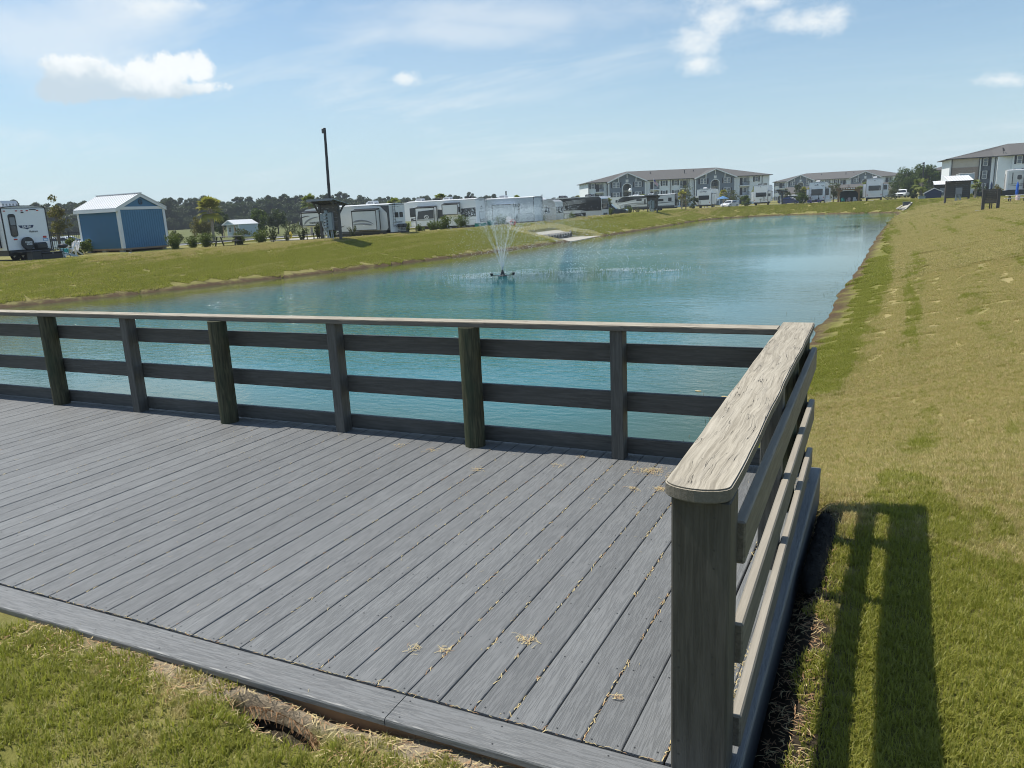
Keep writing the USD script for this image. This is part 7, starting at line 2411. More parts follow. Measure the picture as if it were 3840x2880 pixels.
for i, (px, D, h, w, lab) in enumerate(((640, 96, 1.9, 2.6, 'low bush left of the rust tinged tree'), (905, 112, 1.4, 2.2, 'low bush in front of the small cabin'), (1090, 118, 2.2, 3.0, 'low grey-green bush behind the yellow hydrant'), (1150, 122, 2.6, 3.2, 'grey-green bush under the fifth wheel nose'), (285, 62, 1.25, 1.7, 'yellow-green bush behind the garden chairs'))):
    make_tree('bush', lab, 'bush', place(px, 885, D), h, w, 'leaf_olive' if i != 4 else 'leaf_shrub', 50 + i, 'round', 0.05, 16, 70, 0.10)
# beside the far bank
make_tree('small_tree', 'grey leafless looking tree left of the first white caravan on the far bank', 'tree', place(2572, 783, 178), 5.6, 3.6, 'leaf_olive', 61, 'egg', 0.12, 26, 26, 0.16)
make_tree('bush', 'green bush touching the left side of the first white caravan on the far bank', 'bush', lip(2603, 11)[0], 2.6, 1.9, 'leaf_dark', 62, 'egg', 0.05, 18, 60, 0.12)
make_tree('small_tree', 'grey-green small tree right of the blue parasol', 'tree', place(2738, 762, 186), 3.8, 3.6, 'leaf_olive', 63, 'round', 0.15, 26, 50, 0.14)
make_tree('bush', 'round bright green bush left of the second white caravan on the far bank', 'bush', lip(2792, 10)[0], 2.3, 2.2, 'leaf_shrub', 64, 'round', 0.02, 22, 80, 0.12)
make_tree('bush', 'big round green bush left of the lettered caravan', 'bush', lip(3005, 9.5)[0], 2.5, 2.4, 'leaf_tree', 65, 'round', 0.0, 26, 100, 0.12)
make_tree('small_tree', 'dark green small tree behind the big round bush', 'tree', place(2994, 760, 190), 4.6, 2.6, 'leaf_dark', 66, 'egg', 0.1, 22, 70, 0.15)
make_tree('small_tree', 'grey leafed small tree between the lettered caravan and the pergola', 'tree', place(3125, 756, 178), 4.4, 3.2, 'leaf_olive', 67, 'egg', 0.15, 24, 60, 0.14)
make_tree('bush', 'dark bush between the pergola and the tall white caravan', 'bush', place(3220, 756, 172), 2.5, 2.6, 'leaf_dark', 68, 'round', 0.0, 24, 80, 0.12)
make_tree('bush', 'pale grassy bush right of the tall white caravan', 'bush', place(3345, 746, 198), 2.4, 2.8, 'leaf_olive', 69, 'round', 0.0, 22, 50, 0.14)
make_tree('small_tree', 'twiggy tree right of the side-on meter shelter', 'tree', place(2945, 762, 186), 3.4, 2.6, 'leaf_olive', 70, 'egg', 0.15, 22, 40, 0.14)
for i, (px, D, h, w, lab) in enumerate(((3393, 236, 8.0, 7.5, 'big bright green tree, left crown behind the white pickup'), (3432, 240, 8.6, 7.2, 'big bright green tree, tallest crown behind the palm and pole'), (3476, 236, 8.4, 6.4, 'big bright green tree, right crown beside the partly hidden gable'))):
    make_tree('big_tree', lab, 'tree', place(px, 738, D), h, w, 'leaf_tree', 80 + i, 'egg', 0.06, 44, 150, 0.22, 'big green trees at the right end of the pond')
make_tree('bush', 'round dark bush right of the palm at the right end of the pond', 'bush', place(3425, 742, 176), 2.0, 1.5, 'leaf_dark', 84, 'round', 0.0, 18, 60, 0.11)
make_tree('small_tree', 'dark low trees above the dark blue shed', 'tree', place(3500, 735, 188), 3.6, 5.0, 'leaf_dark', 85, 'round', 0.05, 24, 60, 0.18)
make_tree('bush', 'golden bush at the end of the brick building', 'bush', place(3734, 736, 140), 1.9, 1.8, 'leaf_rust', 86, 'round', 0.0, 20, 70, 0.1)
make_tree('bush', 'dark bush behind the palm by the brick building', 'bush', place(3672, 738, 150), 1.9, 1.9, 'leaf_dark', 87, 'round', 0.0, 16, 50, 0.12)

palms = [
    (800, 884, 98, 745, 86, 'palm_gold', 0, 'golden green palm left of the small cabin'),
    (1167, 850, 105, 730, 60, 'palm_leaf', 0, 'palm rising behind the nose of the swoosh sided fifth wheel'),
    (1486, 840, 112, 742, 52, 'palm_leaf', 0, 'palm showing above the rear roof of the swoosh sided fifth wheel'),
    (1657, 830, 112, 724, 48, 'palm_leaf', 0.45, 'wind blown palm above the white fifth wheel'),
    (1941, 810, 140, 733, 42, 'palm_leaf', 0, 'palm above the blue-grey caravan'),
    (2103, 800, 150, 736, 26, 'palm_leaf', 0, 'palm above the middle of the black coach'),
    (2168, 800, 150, 735, 30, 'palm_gold', 0, 'yellow palm above the front of the black coach'),
    (2281, 786, 142, 743, 34, 'palm_leaf', 0, 'palm in front of the white trailer beside the black coach'),
    (2413, 780, 185, 727, 34, 'palm_leaf', 0, 'palm above the roof of the silver fifth wheel'),
    (2556, 782, 168, 716, 36, 'palm_gold', 0, 'golden palm between the silver fifth wheel and the first white caravan'),
    (2651, 774, 190, 714, 36, 'palm_leaf', 0, 'palm above the first white caravan on the far bank'),
    (2712, 770, 190, 712, 30, 'palm_gold', 0, 'golden palm behind the blue parasol'),
    (2831, 768, 196, 698, 26, 'palm_leaf', 0, 'small palm behind the second white caravan on the far bank'),
    (3017, 760, 196, 702, 40, 'palm_gold', 0, 'golden palm behind the big round bush'),
    (3220, 750, 185, 698, 34, 'palm_leaf', 0, 'palm between the pergola and the tall white caravan'),
    (3253, 752, 215, 678, 40, 'palm_leaf', 0, 'palm crown above the pergola boat'),
    (3450, 745, 178, 668, 52, 'palm_leaf', 0, 'tall palm at the right end of the pond'),
    (3656, 736, 138, 674, 32, 'palm_leaf', 0, 'palm in front of the dark wall of the brick building'),
]
for i, (px, py, D, ty, cw, mat, wind, lab) in enumerate(palms):
    p = place(px, py, D)
    top = at_range(px, ty, D)[2]
    make_palm(lab, p, top - p[2] - 0.40 * cw * D / FPX, cw * D * 1.03 / FPX, 200 + i, mat, wind, n=34 if i == 0 else 24)


def forest():
    """The far wood that closes the view on the left: one mass of pines and oaks."""
    rs = np.random.default_rng(6)
    pi = UsdGeom.PointInstancer.Define(stage, '/World/far_wood')
    protos = []
    for k in range(6):
        kind = 'round' if k < 4 else 'egg'
        h, w = (11.0, 7.0) if k < 4 else (13.5, 5.0)
        c, r = crown_points(rs, w, h * (0.10 if k < 4 else 0.38), h * 0.95, 34 if k < 4 else 20, kind)
        v, f = leaf_cloud(rs, c, r * 1.1, 75, 0.42, 0.9, 0.4)
        tb = MB().tube([(0, 0, -0.5), (0, 0, h * 0.85)], [0.2, 0.08], 5)
        for q in c[:7]:
            tb.tube([(0, 0, max(q[2] * 0.75, 1.0)), tuple(q)], [0.09, 0.03], 4)
        protos.append(usdkit.mesh(stage, f'/World/far_wood/tree_{k + 1:03d}', (v, f), M['leaf_forest']).GetPath())
        usdkit.mesh(stage, f'/World/far_wood/tree_{k + 1:03d}/trunk', tb.get(), M['bark'])
    P, S, I, Q = [], [], [], []
    for row, (d0, n) in enumerate(((300, 84), (314, 84), (332, 84), (352, 84), (372, 60))):
        for i in range(n):
            px = -150 + (2050) * (i + rs.uniform(-0.35, 0.35)) / n
            fade = 1.0 - 1.0 * sm((px - 900) / 900.0)
            D = d0 + rs.uniform(-8, 8) + 60 * sm((px - 1100) / 700)
            p = at_range(px, 850, D)
            k = int(rs.integers(0, 6))
            lump = 0.88 + 0.26 * meshkit.noise(np.array([[px * 0.006, row * 1.7, 0.0]]), 3)[0]
            s = 0.84 * lump * (0.94 + 0.06 * row) * rs.uniform(0.92, 1.1) * (1.0 if k < 4 else 1.02) * (0.82 + 0.18 * fade)
            P.append(Gf.Vec3f(float(p[0]), float(p[1]), -0.5))
            S.append(Gf.Vec3f(float(s * 1.3), float(s * 1.3), float(s)))
            I.append(k)
            Q.append(Gf.Quath(Gf.Rotation(Gf.Vec3d(0, 0, 1), float(rs.uniform(0, 360))).GetQuat()))
    for i in range(150):
        px = -150 + 1500 * (i + rs.uniform(-.4, .4)) / 150
        D = 288 + rs.uniform(-6, 4)
        p = at_range(px, 850, D)
        P.append(Gf.Vec3f(float(p[0]), float(p[1]), -0.6))
        q = rs.uniform(0.28, 0.5)
        S.append(Gf.Vec3f(float(q * 1.1), float(q * 1.1), float(q * 0.9)))
        I.append(int(rs.integers(0, 4)))
        Q.append(Gf.Quath(Gf.Rotation(Gf.Vec3d(0, 0, 1), float(rs.uniform(0, 360))).GetQuat()))
    pi.CreatePrototypesRel().SetTargets(protos)
    pi.CreatePositionsAttr(P)
    pi.CreateScalesAttr(S)
    pi.CreateOrientationsAttr(Q)
    pi.CreateProtoIndicesAttr(I)
    tag(pi.GetPrim(), 'dark far wood of pines and oaks closing the view on the left', 'wood', kind='stuff')


forest()


# ------------------------------------------------------------------ road, kerbs, pads
def ribbon(name, pts, w, z, mat, label, h=0.05):
    m = MB()
    p = np.array(pts, float)
    d = np.gradient(p, axis=0)
    d /= np.linalg.norm(d, axis=1, keepdims=True)
    s = np.c_[d[:, 1], -d[:, 0]] * w / 2
    for i in range(len(p) - 1):
        a, b, c, e = p[i] - s[i], p[i] + s[i], p[i + 1] + s[i + 1], p[i + 1] - s[i + 1]
        v = [(*q, z) for q in (a, b, c, e)] + [(*q, z - h - 0.5) for q in (a, b, c, e)]
        m.raw(v, [[0, 1, 2, 3], [0, 4, 5, 1], [1, 5, 6, 2], [2, 6, 7, 3], [3, 7, 4, 0]])
    q = mesh('/World', name, m, mat)
    tag(q, label, None, None, 'structure')


rz_ = -0.37
ribbon('road', [(-68, 10), (-67, 40), (-66, 80), (-64, 120), (-60, 160)], 6.0, -0.36, 'asphalt', 'pale road running behind the caravans on the left')
ribbon('kerb', [(-64.8, 10), (-63.8, 40), (-62.8, 80), (-60.8, 120)], 0.25, -0.26, 'kerb_yellow', 'yellow painted kerb beside the road')
ribbon('kerb_001', [(-71.5, 10), (-70.5, 40), (-69.5, 80), (-67.5, 120)], 0.3, -0.24, 'concrete', 'concrete kerb on the far side of the road')
for i, (x0, x1, y0, y1) in enumerate(((-64, -49.5, 44, 49), (-60, -46, 63, 69), (-58, -45, 92, 97), (-60, -46, 128, 134), (-38, 14, 181, 186))):
    q = mesh('/World', 'concrete_pad', MB().box(x0, x1, y0, y1, -0.9, -0.33 if i < 4 else 0.07), 'concrete')
    tag(q, None, None, None, 'structure')


def iron_fence():
    t = thing('iron_fence', 'black iron fence between the white trailer and the blue shed', 'fence', (0, 0, 0), 0)
    a, b = place(196, 910, 78), place(322, 880, 78)
    d = (b - a) / np.linalg.norm(b - a)
    L = float(np.linalg.norm((b - a)[:2]))
    z = min(a[2], b[2])
    up = MB()
    for k in (0.25, 1.45):
        mesh(t, 'rail', MB().bar((a[0], a[1], z + k), (b[0], b[1], z + k), 0.04, 0.05), 'black_trim')
    for s in np.arange(0, L, 0.16):
        p = a + d * s
        mesh(t, 'picket', MB().box(p[0] - 0.014, p[0] + 0.014, p[1] - 0.014, p[1] + 0.014, z, z + 1.55), 'black_trim')
    for s in (0.0, L / 2, L):
        p = a + d * s
        mesh(t, 'post', MB().box(p[0] - 0.04, p[0] + 0.04, p[1] - 0.04, p[1] + 0.04, z - 0.2, z + 1.65), 'black_trim')
    q = place(250, 905, 90)
    car('saloon_car', 'white car behind the iron fence left of the blue shed', 'car', (q[0], q[1], q[2]), 0.4, 'car_white')


iron_fence()


# ------------------------------------------------------------------ culvert on the left bank and concrete chute at the far end
def culvert():
    t = thing('culvert_headwall', 'concrete drain headwall with a row of pipe mouths in the left bank behind the fountain', 'culvert', (0, 0, 0), 0)
    c0, c1 = CULV0, CULV1
    d = (c1 - c0)
    L = float(np.linalg.norm(d[:2]))
    d /= np.linalg.norm(d)
    nrm = np.array([d[1], -d[0], 0.0])          # towards the pond
    if nrm[0] < 0:
        nrm = -nrm
    o = np.array([c0[0], c0[1], -1.68])
    hgt = 0.62
    n = 9
    pitch = L / n
    poly = Polygon(rect(-0.3, L + 0.2, 0, hgt * 0.55))
    for i in range(n):
        x = (i + 0.5) * pitch
        poly = poly.union(shapely.Point(x, hgt * 0.55).buffer(pitch * 0.44))
    for i in range(n):
        x = (i + 0.5) * pitch
        poly = poly.difference(shapely.Point(x, hgt * 0.42).buffer(pitch * 0.33))
    rt = d if np.dot(np.cross(d, Zv), nrm) > 0 else -d
    oo = o if rt is d else o
    if rt is not d:
        poly = shapely.affinity.scale(poly, -1, 1, origin=(0, 0))
    face(t, 'headwall', poly, oo - nrm * 0.25, rt, Zv, 0.25, 'concrete_grey')
    for i in range(n):
        c = o + d * (i + 0.5) * pitch
        m = trimesh.creation.annulus(pitch * 0.34, pitch * 0.42, 1.4, sections=18)
        R = np.eye(4)
        R[:3, 0], R[:3, 1], R[:3, 2], R[:3, 3] = d, Zv, -nrm, c + np.array([0, 0, hgt * 0.5]) - nrm * 0.30
        m.apply_transform(R)
        mesh(t, 'pipe', MB().tri(m), 'concrete_grey')
    top = np.array([o - d * 0.6, o + d * (L + 0.3), o + d * (L + 0.5) - nrm * 1.9, o - d * 0.9 - nrm * 2.0])
    zt = [-1.13, -1.13, -0.74, -0.74]
    v = [(p[0], p[1], z) for p, z in zip(top, zt)] + [(p[0], p[1], z - 0.3) for p, z in zip(top, zt)]
    mesh(t, 'slab', MB().raw(v, [[0, 1, 2, 3], [4, 7, 6, 5], [0, 4, 5, 1], [1, 5, 6, 2], [2, 6, 7, 3], [3, 7, 4, 0]]), 'concrete')
    ap = np.array([o - d * 0.4 + nrm * 0.02, o + d * (L + 0.8) + nrm * 0.02, o + d * (L + 3.6) + nrm * 2.6, o - d * 0.7 + nrm * 3.6])
    v = [(p[0], p[1], z) for p, z in zip(ap, (-1.62, -1.60, -1.70, -1.71))] + [(p[0], p[1], -2.1) for p in ap]
    mesh(t, 'apron', MB().raw(v, [[3, 2, 1, 0], [0, 1, 5, 4], [1, 2, 6, 5], [2, 3, 7, 6], [3, 0, 4, 7]]).raw(v, [[0, 1, 2, 3]]), 'concrete')
    w0 = o + d * (L + 0.25)
    mesh(t, 'wing_wall', MB().bar(w0 + [0, 0, 0.55], w0 + d * 2.6 - nrm * 0.1 + [0, 0, 0.08], 0.14, 0.5), 'concrete')


plain('concrete_grey', (0.20, 0.195, 0.18), 0.9, 0.25, 3.0, bump=0.4, bscale=20)
culvert()


def chute():
    t = thing('drain_chute', 'pale concrete drain chute in the far right corner of the pond', 'drain chute', (0, 0, 0), 0)
    a, b, c, d = ground(3362, 787), ground(3402, 764), ground(3419, 763), ground(3394, 789)
    v = []
    for p in (a, b, c, d):
        v.append((p[0], p[1], p[2] + 0.10))
    v += [(x, y, z - 0.5) for x, y, z in v]
    mesh(t, 'slab', MB().raw(v, [[0, 1, 2, 3], [3, 2, 1, 0], [0, 4, 5, 1], [1, 5, 6, 2], [2, 6, 7, 3], [3, 7, 4, 0]]), 'concrete')
    A, B, C2, D2 = (np.array(q) for q in v[:4])
    mesh(t, 'side_wall', MB().bar(A, B, 0.25, 0.3), 'concrete')
    mesh(t, 'side_wall', MB().bar(D2, C2, 0.25, 0.3), 'concrete')
    rs = np.random.default_rng(2)
    for k in range(9):
        f, g_ = rs.uniform(0.0, 0.25), rs.uniform(0.1, 0.9)
        q = (A * (1 - g_) + D2 * g_) * (1 - f) + (B * (1 - g_) + C2 * g_) * f
        mesh(t, 'rubble_stone', MB().ball(q + [0, 0, 0.05], rs.uniform(0.2, 0.45), 1, (1, 0.8, 0.5)), 'concrete_grey')
    for px, py, w, h, lab in ((3401, 744, 1.15, 0.62, 'dark green utility box on the grass beyond the chute'), (3456, 742, 1.1, 0.6, 'grey-green utility box at the foot of the tall palm')):
        p = place(px, py, 150 if px < 3420 else 160)
        u = thing('utility_box', lab, 'utility box', p, 0.1, 'utility boxes at the right end of the pond')
        mesh(u, 'cabinet', MB().bbox(-w / 2, w / 2, -0.4, 0.4, -0.2, h, 0.03), 'dark_grey' if px < 3420 else 'galvanised')
        mesh(u, 'lid', MB().bbox(-w / 2 - 0.03, w / 2 + 0.03, -0.43, 0.43, h, h + 0.07, 0.02), 'teal_dark')


plain('teal_dark', (0.05, 0.09, 0.075), 0.6, 0.1)
chute()


# ------------------------------------------------------------------ caravan with black skirt at the right edge
def right_edge():
    p = place(3640, 738, 176)
    t = thing('white_trailer', 'tall white trailer standing edge-on behind the larger meter rack', 'caravan', place(3634, 733, 150), 0.0)
    mesh(t, 'body', MB().bbox(-1.6, 0.55, 0, 7, 0.6, 3.9, 0.08), 'grey_panel')
    mesh(t, 'roof', MB().bbox(-1.65, 0.6, -0.05, 7.05, 3.9, 3.98, 0.03), 'white_roof')
    mesh(t, 'underbody', MB().box(-1.5, 0.4, 0.2, 6.8, 0.1, 0.6), 'black_trim')
    q = place(3768, 738, 150)
    c = Camper('fifth_wheel_trailer', 'white trailer with a black skirt and dark slide-out at the right edge', 'caravan', (q[0], q[1] + 1.2, q[2]), 0.0, 10.5, 2.5, 4.1, 0.95, 'flat', 'pale_panel', axle=(6.0, 7.0))
    c.slide(2.35, 7.5, 1.15, 4.15, 0.6, 'dark_grey', s=-1)
    c.window(1.45, 2.05, 2.6, 3.3, 'R', r=0.18)
    c.side('swoosh', swoosh([(0.2, 1.85), (1.2, 1.7), (2.2, 1.6), (2.3, 1.75)], 0.05, 0.2), 'mid_grey', 0.012, 'R')
    c.side('swoosh', swoosh([(0.2, 2.05), (1.4, 1.9), (2.4, 1.85), (2.3, 2.0)], 0.04, 0.1), 'mid_grey', 0.012, 'R')
    c.side('corner_band', rect(0.02, 0.25, 1.0, 4.05), 'white_panel', 0.014, 'R')
    c.side('corner_band', rect(0.02, 2.3, 3.88, 4.06), 'white_panel', 0.016, 'R')
    c.side('pipe', rect(0.75, 0.85, 1.9, 3.7), 'black_trim', 0.04, 'R')
    c.ladder(0.0, 0.8, 3.5)
    c.aircon(4.3, mat='dark_grey')
    mesh(c.t, 'skirt', MB().prism([(-1.4, 0), (-1.2, 0.85), (0.3, 1.02), (4.0, 1.02), (4.4, 0.0)], 'y', -1.9, -1.28), 'black_trim')
    q2 = place(3762, 742, 104)
    for px, D, h, mat, lab in ((3683, 148, 2.3, 'dark_grey', 'folded grey parasol by the palm at the brick building'), (3714, 140, 2.4, 'navy', 'folded dark parasol in front of the pale wall of the brick building'), (3812, 104, 2.1, 'royal_cloth', 'folded bright blue parasol at the right edge')):
        umbrella(lab, place(px, 738, D), 1.0, h, mat, True)
    picnic_table('pale picnic table in front of the black skirted trailer at the right edge', place(3815, 742, 96), 0.05, 2.0, 'adirondack_white')
    r = place(3817, 740, 101)
    b = thing('barrel', 'dusky pink barrel behind the pale picnic table at the right edge', 'barrel', r, 0)
    mesh(b, 'barrel_body', MB().tube([(0, 0, 0), (0, 0, 0.45), (0, 0, 0.65)], [0.19, 0.23, 0.19], 14), 'adirondack_pink', smooth=50)
    mesh(b, 'rim', MB().tube([(0, 0, 0.64), (0, 0, 0.68)], 0.20, 14), 'adirondack_pink')
    for i, (px, D) in enumerate(((3676, 132), (3694, 134))):
        s = place(px, 738, D)
        u = thing('patio_set', ('small pale patio table' if i else 'dark patio chair') + ' on the grass by the palm at the brick building', 'patio furniture', s, 0.2)
        if i:
            mesh(u, 'table_top', MB().tube([(0, 0, 0.7), (0, 0, 0.74)], 0.55, 14), 'adirondack_white')
            mesh(u, 'leg', MB().tube([(0, 0, 0), (0, 0, 0.7)], 0.06, 6).box(-0.4, 0.4, -0.03, 0.03, 0, 0.04), 'adirondack_white')
        else:
            mesh(u, 'seat', MB().box(-0.28, 0.28, -0.28, 0.28, 0.42, 0.46), 'black_trim')
            mesh(u, 'backrest', MB().box(-0.28, 0.28, 0.26, 0.3, 0.46, 0.95), 'black_trim')
            for sx in (-1, 1):
                for sy in (-1, 1):
                    mesh(u, 'leg', MB().box(sx * 0.26 - 0.02, sx * 0.26 + 0.02, sy * 0.26 - 0.02, sy * 0.26 + 0.02, 0, 0.42), 'black_trim')


right_edge()


# ------------------------------------------------------------------ fountain
def fountain():
    F = FOUNTAIN
    t = thing('fountain', 'floating pond fountain with a fan of water jets and three small lamps', 'fountain', F, 0)
    mesh(t, 'float', MB().tube([(0, 0, -0.15), (0, 0, 0.02), (0, 0, 0.06)], [0.22, 0.25, 0.19], 16).tube([(0, 0, 0.05), (0, 0, 0.16)], [0.13, 0.11], 12), 'black_trim', smooth=50)
    mesh(t, 'nozzle', MB().tube([(0, 0, 0.15), (0, 0, 0.24), (0, 0, 0.25), (0, 0, 0.33)], [0.10, 0.09, 0.06, 0.05], 12), 'black_trim', smooth=40)
    e = np.array([CR[0], CR[1], 0]) / np.hypot(CR[0], CR[1])
    for s in (-1, 1):
        p = e * s * 0.60 + np.array([0, 0, 0])
        mesh(t, 'lamp', MB().tube([p + [0, 0, 0.02], p + [0, 0, 0.10], p + [0, 0, 0.17]], [0.05, 0.07, 0.12], 10), 'black_trim', smooth=40)
        mesh(t, 'lamp_arm', MB().bar((0, 0, 0.03), p + [0, 0, 0.05], 0.04, 0.03), 'black_trim')
    rs = np.random.default_rng(21)
    oct_v = np.array([(1, 0, 0), (-1, 0, 0), (0, 1, 0), (0, -1, 0), (0, 0, 1), (0, 0, -1)], float)
    oct_f = np.array([[0, 2, 4], [2, 1, 4], [1, 3, 4], [3, 0, 4], [2, 0, 5], [1, 2, 5], [3, 1, 5], [0, 3, 5]])

    def drops(P, R, stretch=None):
        P, R = np.asarray(P), np.asarray(R)
        d = oct_v[None] * R[:, None, None]
        if stretch is not None:
            d = d + (d @ np.zeros((3, 3)))
            st = np.asarray(stretch)
            ln = np.linalg.norm(st, axis=1, keepdims=True)
            u = st / np.maximum(ln, 1e-6)
            proj_ = (d * u[:, None]).sum(-1, keepdims=True) * u[:, None]
            d = d + proj_ * (1.2)
        v = (P[:, None] + d).reshape(-1, 3)
        f = (oct_f[None] + 6 * np.arange(len(P))[:, None, None]).reshape(-1, 3)
        return v, f

    g = 9.81
    jets = []
    wind = np.array([0.9, 0.15, 0]) * 0.55
    n = 14
    for k in range(n):
        a = 2 * math.pi * k / n + 0.2
        out = 2.7 if k % 2 else 1.3
        v0 = np.array([math.cos(a) * out, math.sin(a) * out, 7.9 + rs.uniform(-0.2, 0.2)])
        m = 420
        # dense at the nozzle, broken into drops higher up
        tt = rs.uniform(0, 1, m) ** 1.25 * 0.80
        spread = 0.010 + 0.13 * tt**1.3
        P = np.array([0, 0, 0.33]) + v0 * tt[:, None] * (1 + rs.normal(0, 0.012, (m, 1)) * 1.0) + 0.5 * np.array([0, 0, -g]) * tt[:, None] ** 2 + wind * tt[:, None] ** 2
        # bunching of the stream
        bunch = 0.5 + 0.5 * np.sin(tt * 60 + k) + 0.5 * np.sin(tt * 143 + 2 * k)
        keep = rs.random(m) < np.clip(1.1 - 1.45 * tt + 0.35 * (bunch - 0.5), 0.06, 1)
        P = P + rs.normal(0, 1, (m, 3)) * spread[:, None]
        R = np.where(tt < 0.35, rs.uniform(0.006, 0.012, m), rs.uniform(0.006, 0.016, m))
        vel = v0 + np.array([0, 0, -g]) * tt[:, None]
        jets.append(tag(mesh(t, 'water_jet', drops(P[keep], R[keep], vel[keep]), 'spray'), kind='stuff'))
    # the cloud of drops that the wind carries over and lets fall
    m = 12000
    k = rs.integers(0, n, m)
    a = 2 * math.pi * k / n + rs.normal(0, 0.2, m)
    out = rs.uniform(0.8, 2.9, m)
    tt = rs.uniform(0.55, 1.62, m)
    v0 = np.c_[np.cos(a) * out, np.sin(a) * out, 7.9 + rs.normal(0, 0.25, m)]
    P = np.array([0, 0, 0.33]) + v0 * tt[:, None] + 0.5 * np.array([0, 0, -g]) * tt[:, None] ** 2 + np.array([1.5, 0.15, 0]) * tt[:, None] ** 2 * rs.uniform(0.1, 1.5, (m, 1))
    P += rs.normal(0, 0.09, (m, 3))
    P = P[P[:, 2] > 0.02]
    fall = MB().raw(*drops(P, rs.uniform(0.007, 0.018, len(P))))
    f = mesh(t, 'falling_spray', fall, 'spray')
    f.SetCustomDataByKey('kind', 'stuff')
    # white splashes where the drops land
    sp = MB()
    land = []
    for _ in range(26):
        land.append((rs.uniform(-2.5, 9.0), rs.normal(0.4, 1.6)))
    for (x, y) in land:
        c = e * x + np.array([-e[1], e[0], 0]) * y
        q = 70
        P = c + np.c_[rs.normal(0, 0.42, q)[:, None] * e[:2] + rs.normal(0, 0.12, q)[:, None] * np.array([-e[1], e[0]]), np.abs(rs.normal(0.0, 0.035, q)) + 0.004]
        sp.raw(*drops(P, rs.uniform(0.008, 0.020, q)))
    for _ in range(300):
        x, y = rs.uniform(-3.6, 11.0), rs.normal(0.3, 1.9)
        c = e * x + np.array([-e[1], e[0], 0]) * y
        sp.raw(*drops(np.array([c + [0, 0, 0.008]]), np.array([rs.uniform(0.007, 0.017)])))
    s = mesh(t, 'splashes', sp, 'spray')
    s.SetCustomDataByKey('kind', 'stuff')


def spray_material():
    g = Graph()
    p = g.add('principled_bsdf', 'BSDF', base_color=(0.85, 0.88, 0.90), roughness=0.15, specular_ior_level=0.6)
    t = g.add('translucent_bsdf', 'BSDF', color=(0.85, 0.88, 0.9))
    M['spray'] = g.done('spray', surface=g.add('mix_closure', 'closure', fac=0.4, closure1=p, closure2=t))


spray_material()
fountain()


def reeds():
    rs = np.random.default_rng(14)
    m = MB()
    for i in range(110):
        y = 9 + 40 * rs.random() ** 1.6
        k = np.argmin(np.abs(SHORE[:, 1] - y) + 100 * (SHORE[:, 0] < -10))
        b = SHORE[k]
        x = b[0] + rs.uniform(-0.45, 0.12) - (rs.random() < 0.1) * rs.uniform(0, 1.2)
        h = rs.uniform(0.02, 0.07)
        an = rs.normal(0, 0.35)
        m.tube([(x, y, WATER - 0.05), (x + math.sin(an) * h * 0.6, y + rs.normal(0, 0.05), WATER + h)], [0.006, 0.003], 3, cap=False)
    p = mesh('/World', 'dead_reeds', m, 'reed')
    tag(p, 'thin dead stalks standing in the shallow water along the right shore', 'reeds', kind='stuff')
    for i, (x, y) in enumerate(((-2.55, 10.9), (-2.9, 12.3), (-2.35, 12.0))):
        q = mesh('/World', 'floating_leaf', MB().ball((x, y, WATER + 0.008), 0.05, 1, (1.3, 0.6, 0.12)), 'straw')
        tag(q, ('small pale leaf on the water nearest the railing', 'small pale leaf on the water farthest left beyond the right end of the railing', 'small pale leaf on the water close to the right end of the railing')[i], 'leaf', 'floating leaves beyond the railing')


reeds()


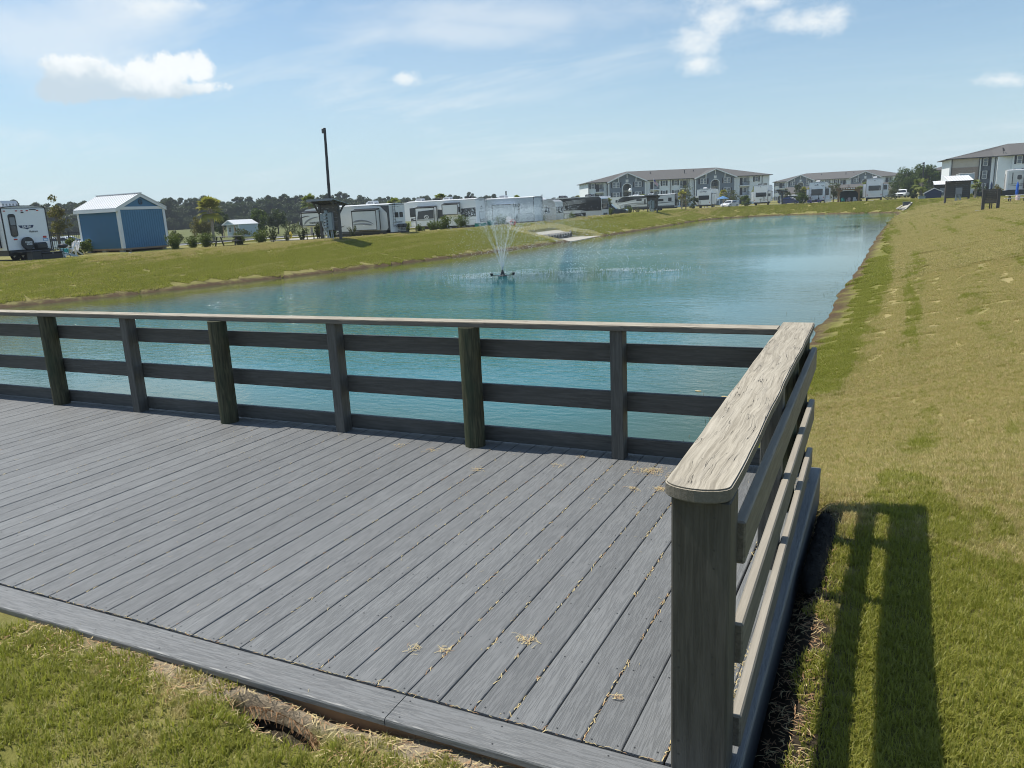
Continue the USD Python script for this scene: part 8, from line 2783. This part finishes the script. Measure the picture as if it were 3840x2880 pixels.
def soil_roll():
    """Black erosion roll beside the far corner of the deck and the black mouth of the burrow in front."""
    rs = np.random.default_rng(5)
    t = thing('erosion_roll', 'lumpy black soil roll on the grass beside the right edge of the deck', 'soil roll', (0, 0, 0), 0)
    yy = np.linspace(1.75, 3.05, 40)
    a = np.linspace(0, 2 * np.pi, 22, endpoint=False)
    v = []
    for i, y in enumerate(yy):
        e = min(1, 3.5 * (1 - abs(2 * i / 39 - 1))) ** 0.5
        x = -0.150 + 0.015 * math.sin(y * 3)
        z = float(terrain_z(np.array([x + 0.06]), np.array([y]))[0]) + 0.01
        r = 0.056 * max(e, 0.05)
        rr = r * (1 + 0.5 * (meshkit.fbm(np.c_[np.cos(a) * 3, np.sin(a) * 3, np.full(22, y * 14)], 4, 8) - 0.5))
        v.append(np.c_[x + rr * np.cos(a), np.full(22, y), z + rr * np.sin(a)])
    v = np.vstack(v)
    f = [[i * 22 + k, i * 22 + (k + 1) % 22, (i + 1) * 22 + (k + 1) % 22, (i + 1) * 22 + k] for i in range(39) for k in range(22)]
    mesh(t, 'roll', (v, np.array(f)), 'black_soil', smooth=True)
    fz = MB()
    n = 900
    k = rs.integers(0, len(v), n)
    p = v[k]
    d = rs.normal(size=(n, 3))
    d[:, 2] = np.abs(d[:, 2])
    d /= np.linalg.norm(d, axis=1, keepdims=True)
    w = np.cross(d, rs.normal(size=(n, 3))) * 0.0015
    q = p + d * rs.uniform(0.01, 0.03, (n, 1))
    vv = np.stack([p - w, p + w, q], 1).reshape(-1, 3)
    mesh(t, 'fibres', (vv, np.arange(3 * n).reshape(-1, 3)), 'black_soil')
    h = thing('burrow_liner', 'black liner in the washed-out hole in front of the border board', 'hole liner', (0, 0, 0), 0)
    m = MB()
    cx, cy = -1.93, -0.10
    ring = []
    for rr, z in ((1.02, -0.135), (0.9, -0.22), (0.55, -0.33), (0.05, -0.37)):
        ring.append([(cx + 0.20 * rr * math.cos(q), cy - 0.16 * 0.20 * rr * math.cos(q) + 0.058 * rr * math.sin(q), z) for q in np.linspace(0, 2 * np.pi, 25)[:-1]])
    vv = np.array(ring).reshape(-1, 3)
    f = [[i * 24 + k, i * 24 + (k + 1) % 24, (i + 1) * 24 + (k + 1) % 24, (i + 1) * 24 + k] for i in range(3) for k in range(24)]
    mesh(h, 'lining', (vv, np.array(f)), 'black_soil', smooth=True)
    fr = MB()
    for q in np.linspace(0.2, 2.9, 60):
        a0 = np.array([cx + 0.205 * math.cos(q), cy - 0.0328 * math.cos(q) + 0.060 * math.sin(q), -0.09])
        fr.tube([a0, a0 + [rs.normal(0, 0.012), -0.012, 0.018], a0 + [rs.normal(0, 0.03), -0.035, -0.02 + rs.normal(0, 0.012)]], [0.002, 0.0018, 0.001], 3, cap=False)
    tag(mesh(h, 'loose_roots', fr, 'straw_red'), kind='stuff')


plain('black_soil', (0.010, 0.009, 0.008), 0.9, 0.4, 20, bump=0.8, bscale=50, spec=0.2)
soil_roll()


def haze():
    """The summer air between the camera and the far wood."""
    g = Graph()
    v = g.add('principled_volume', 'volume', color=(0.80, 0.88, 0.95), density=0.0003, anisotropy=0.2)
    m = g.done('haze', volume=v)
    b = MB().box(-1500, 1500, -500, 2500, -5.0, 16.5)
    tag(mesh('/World', 'haze', b, m), 'thin bluish summer haze over the pond and the far wood', 'haze', kind='stuff')


haze()
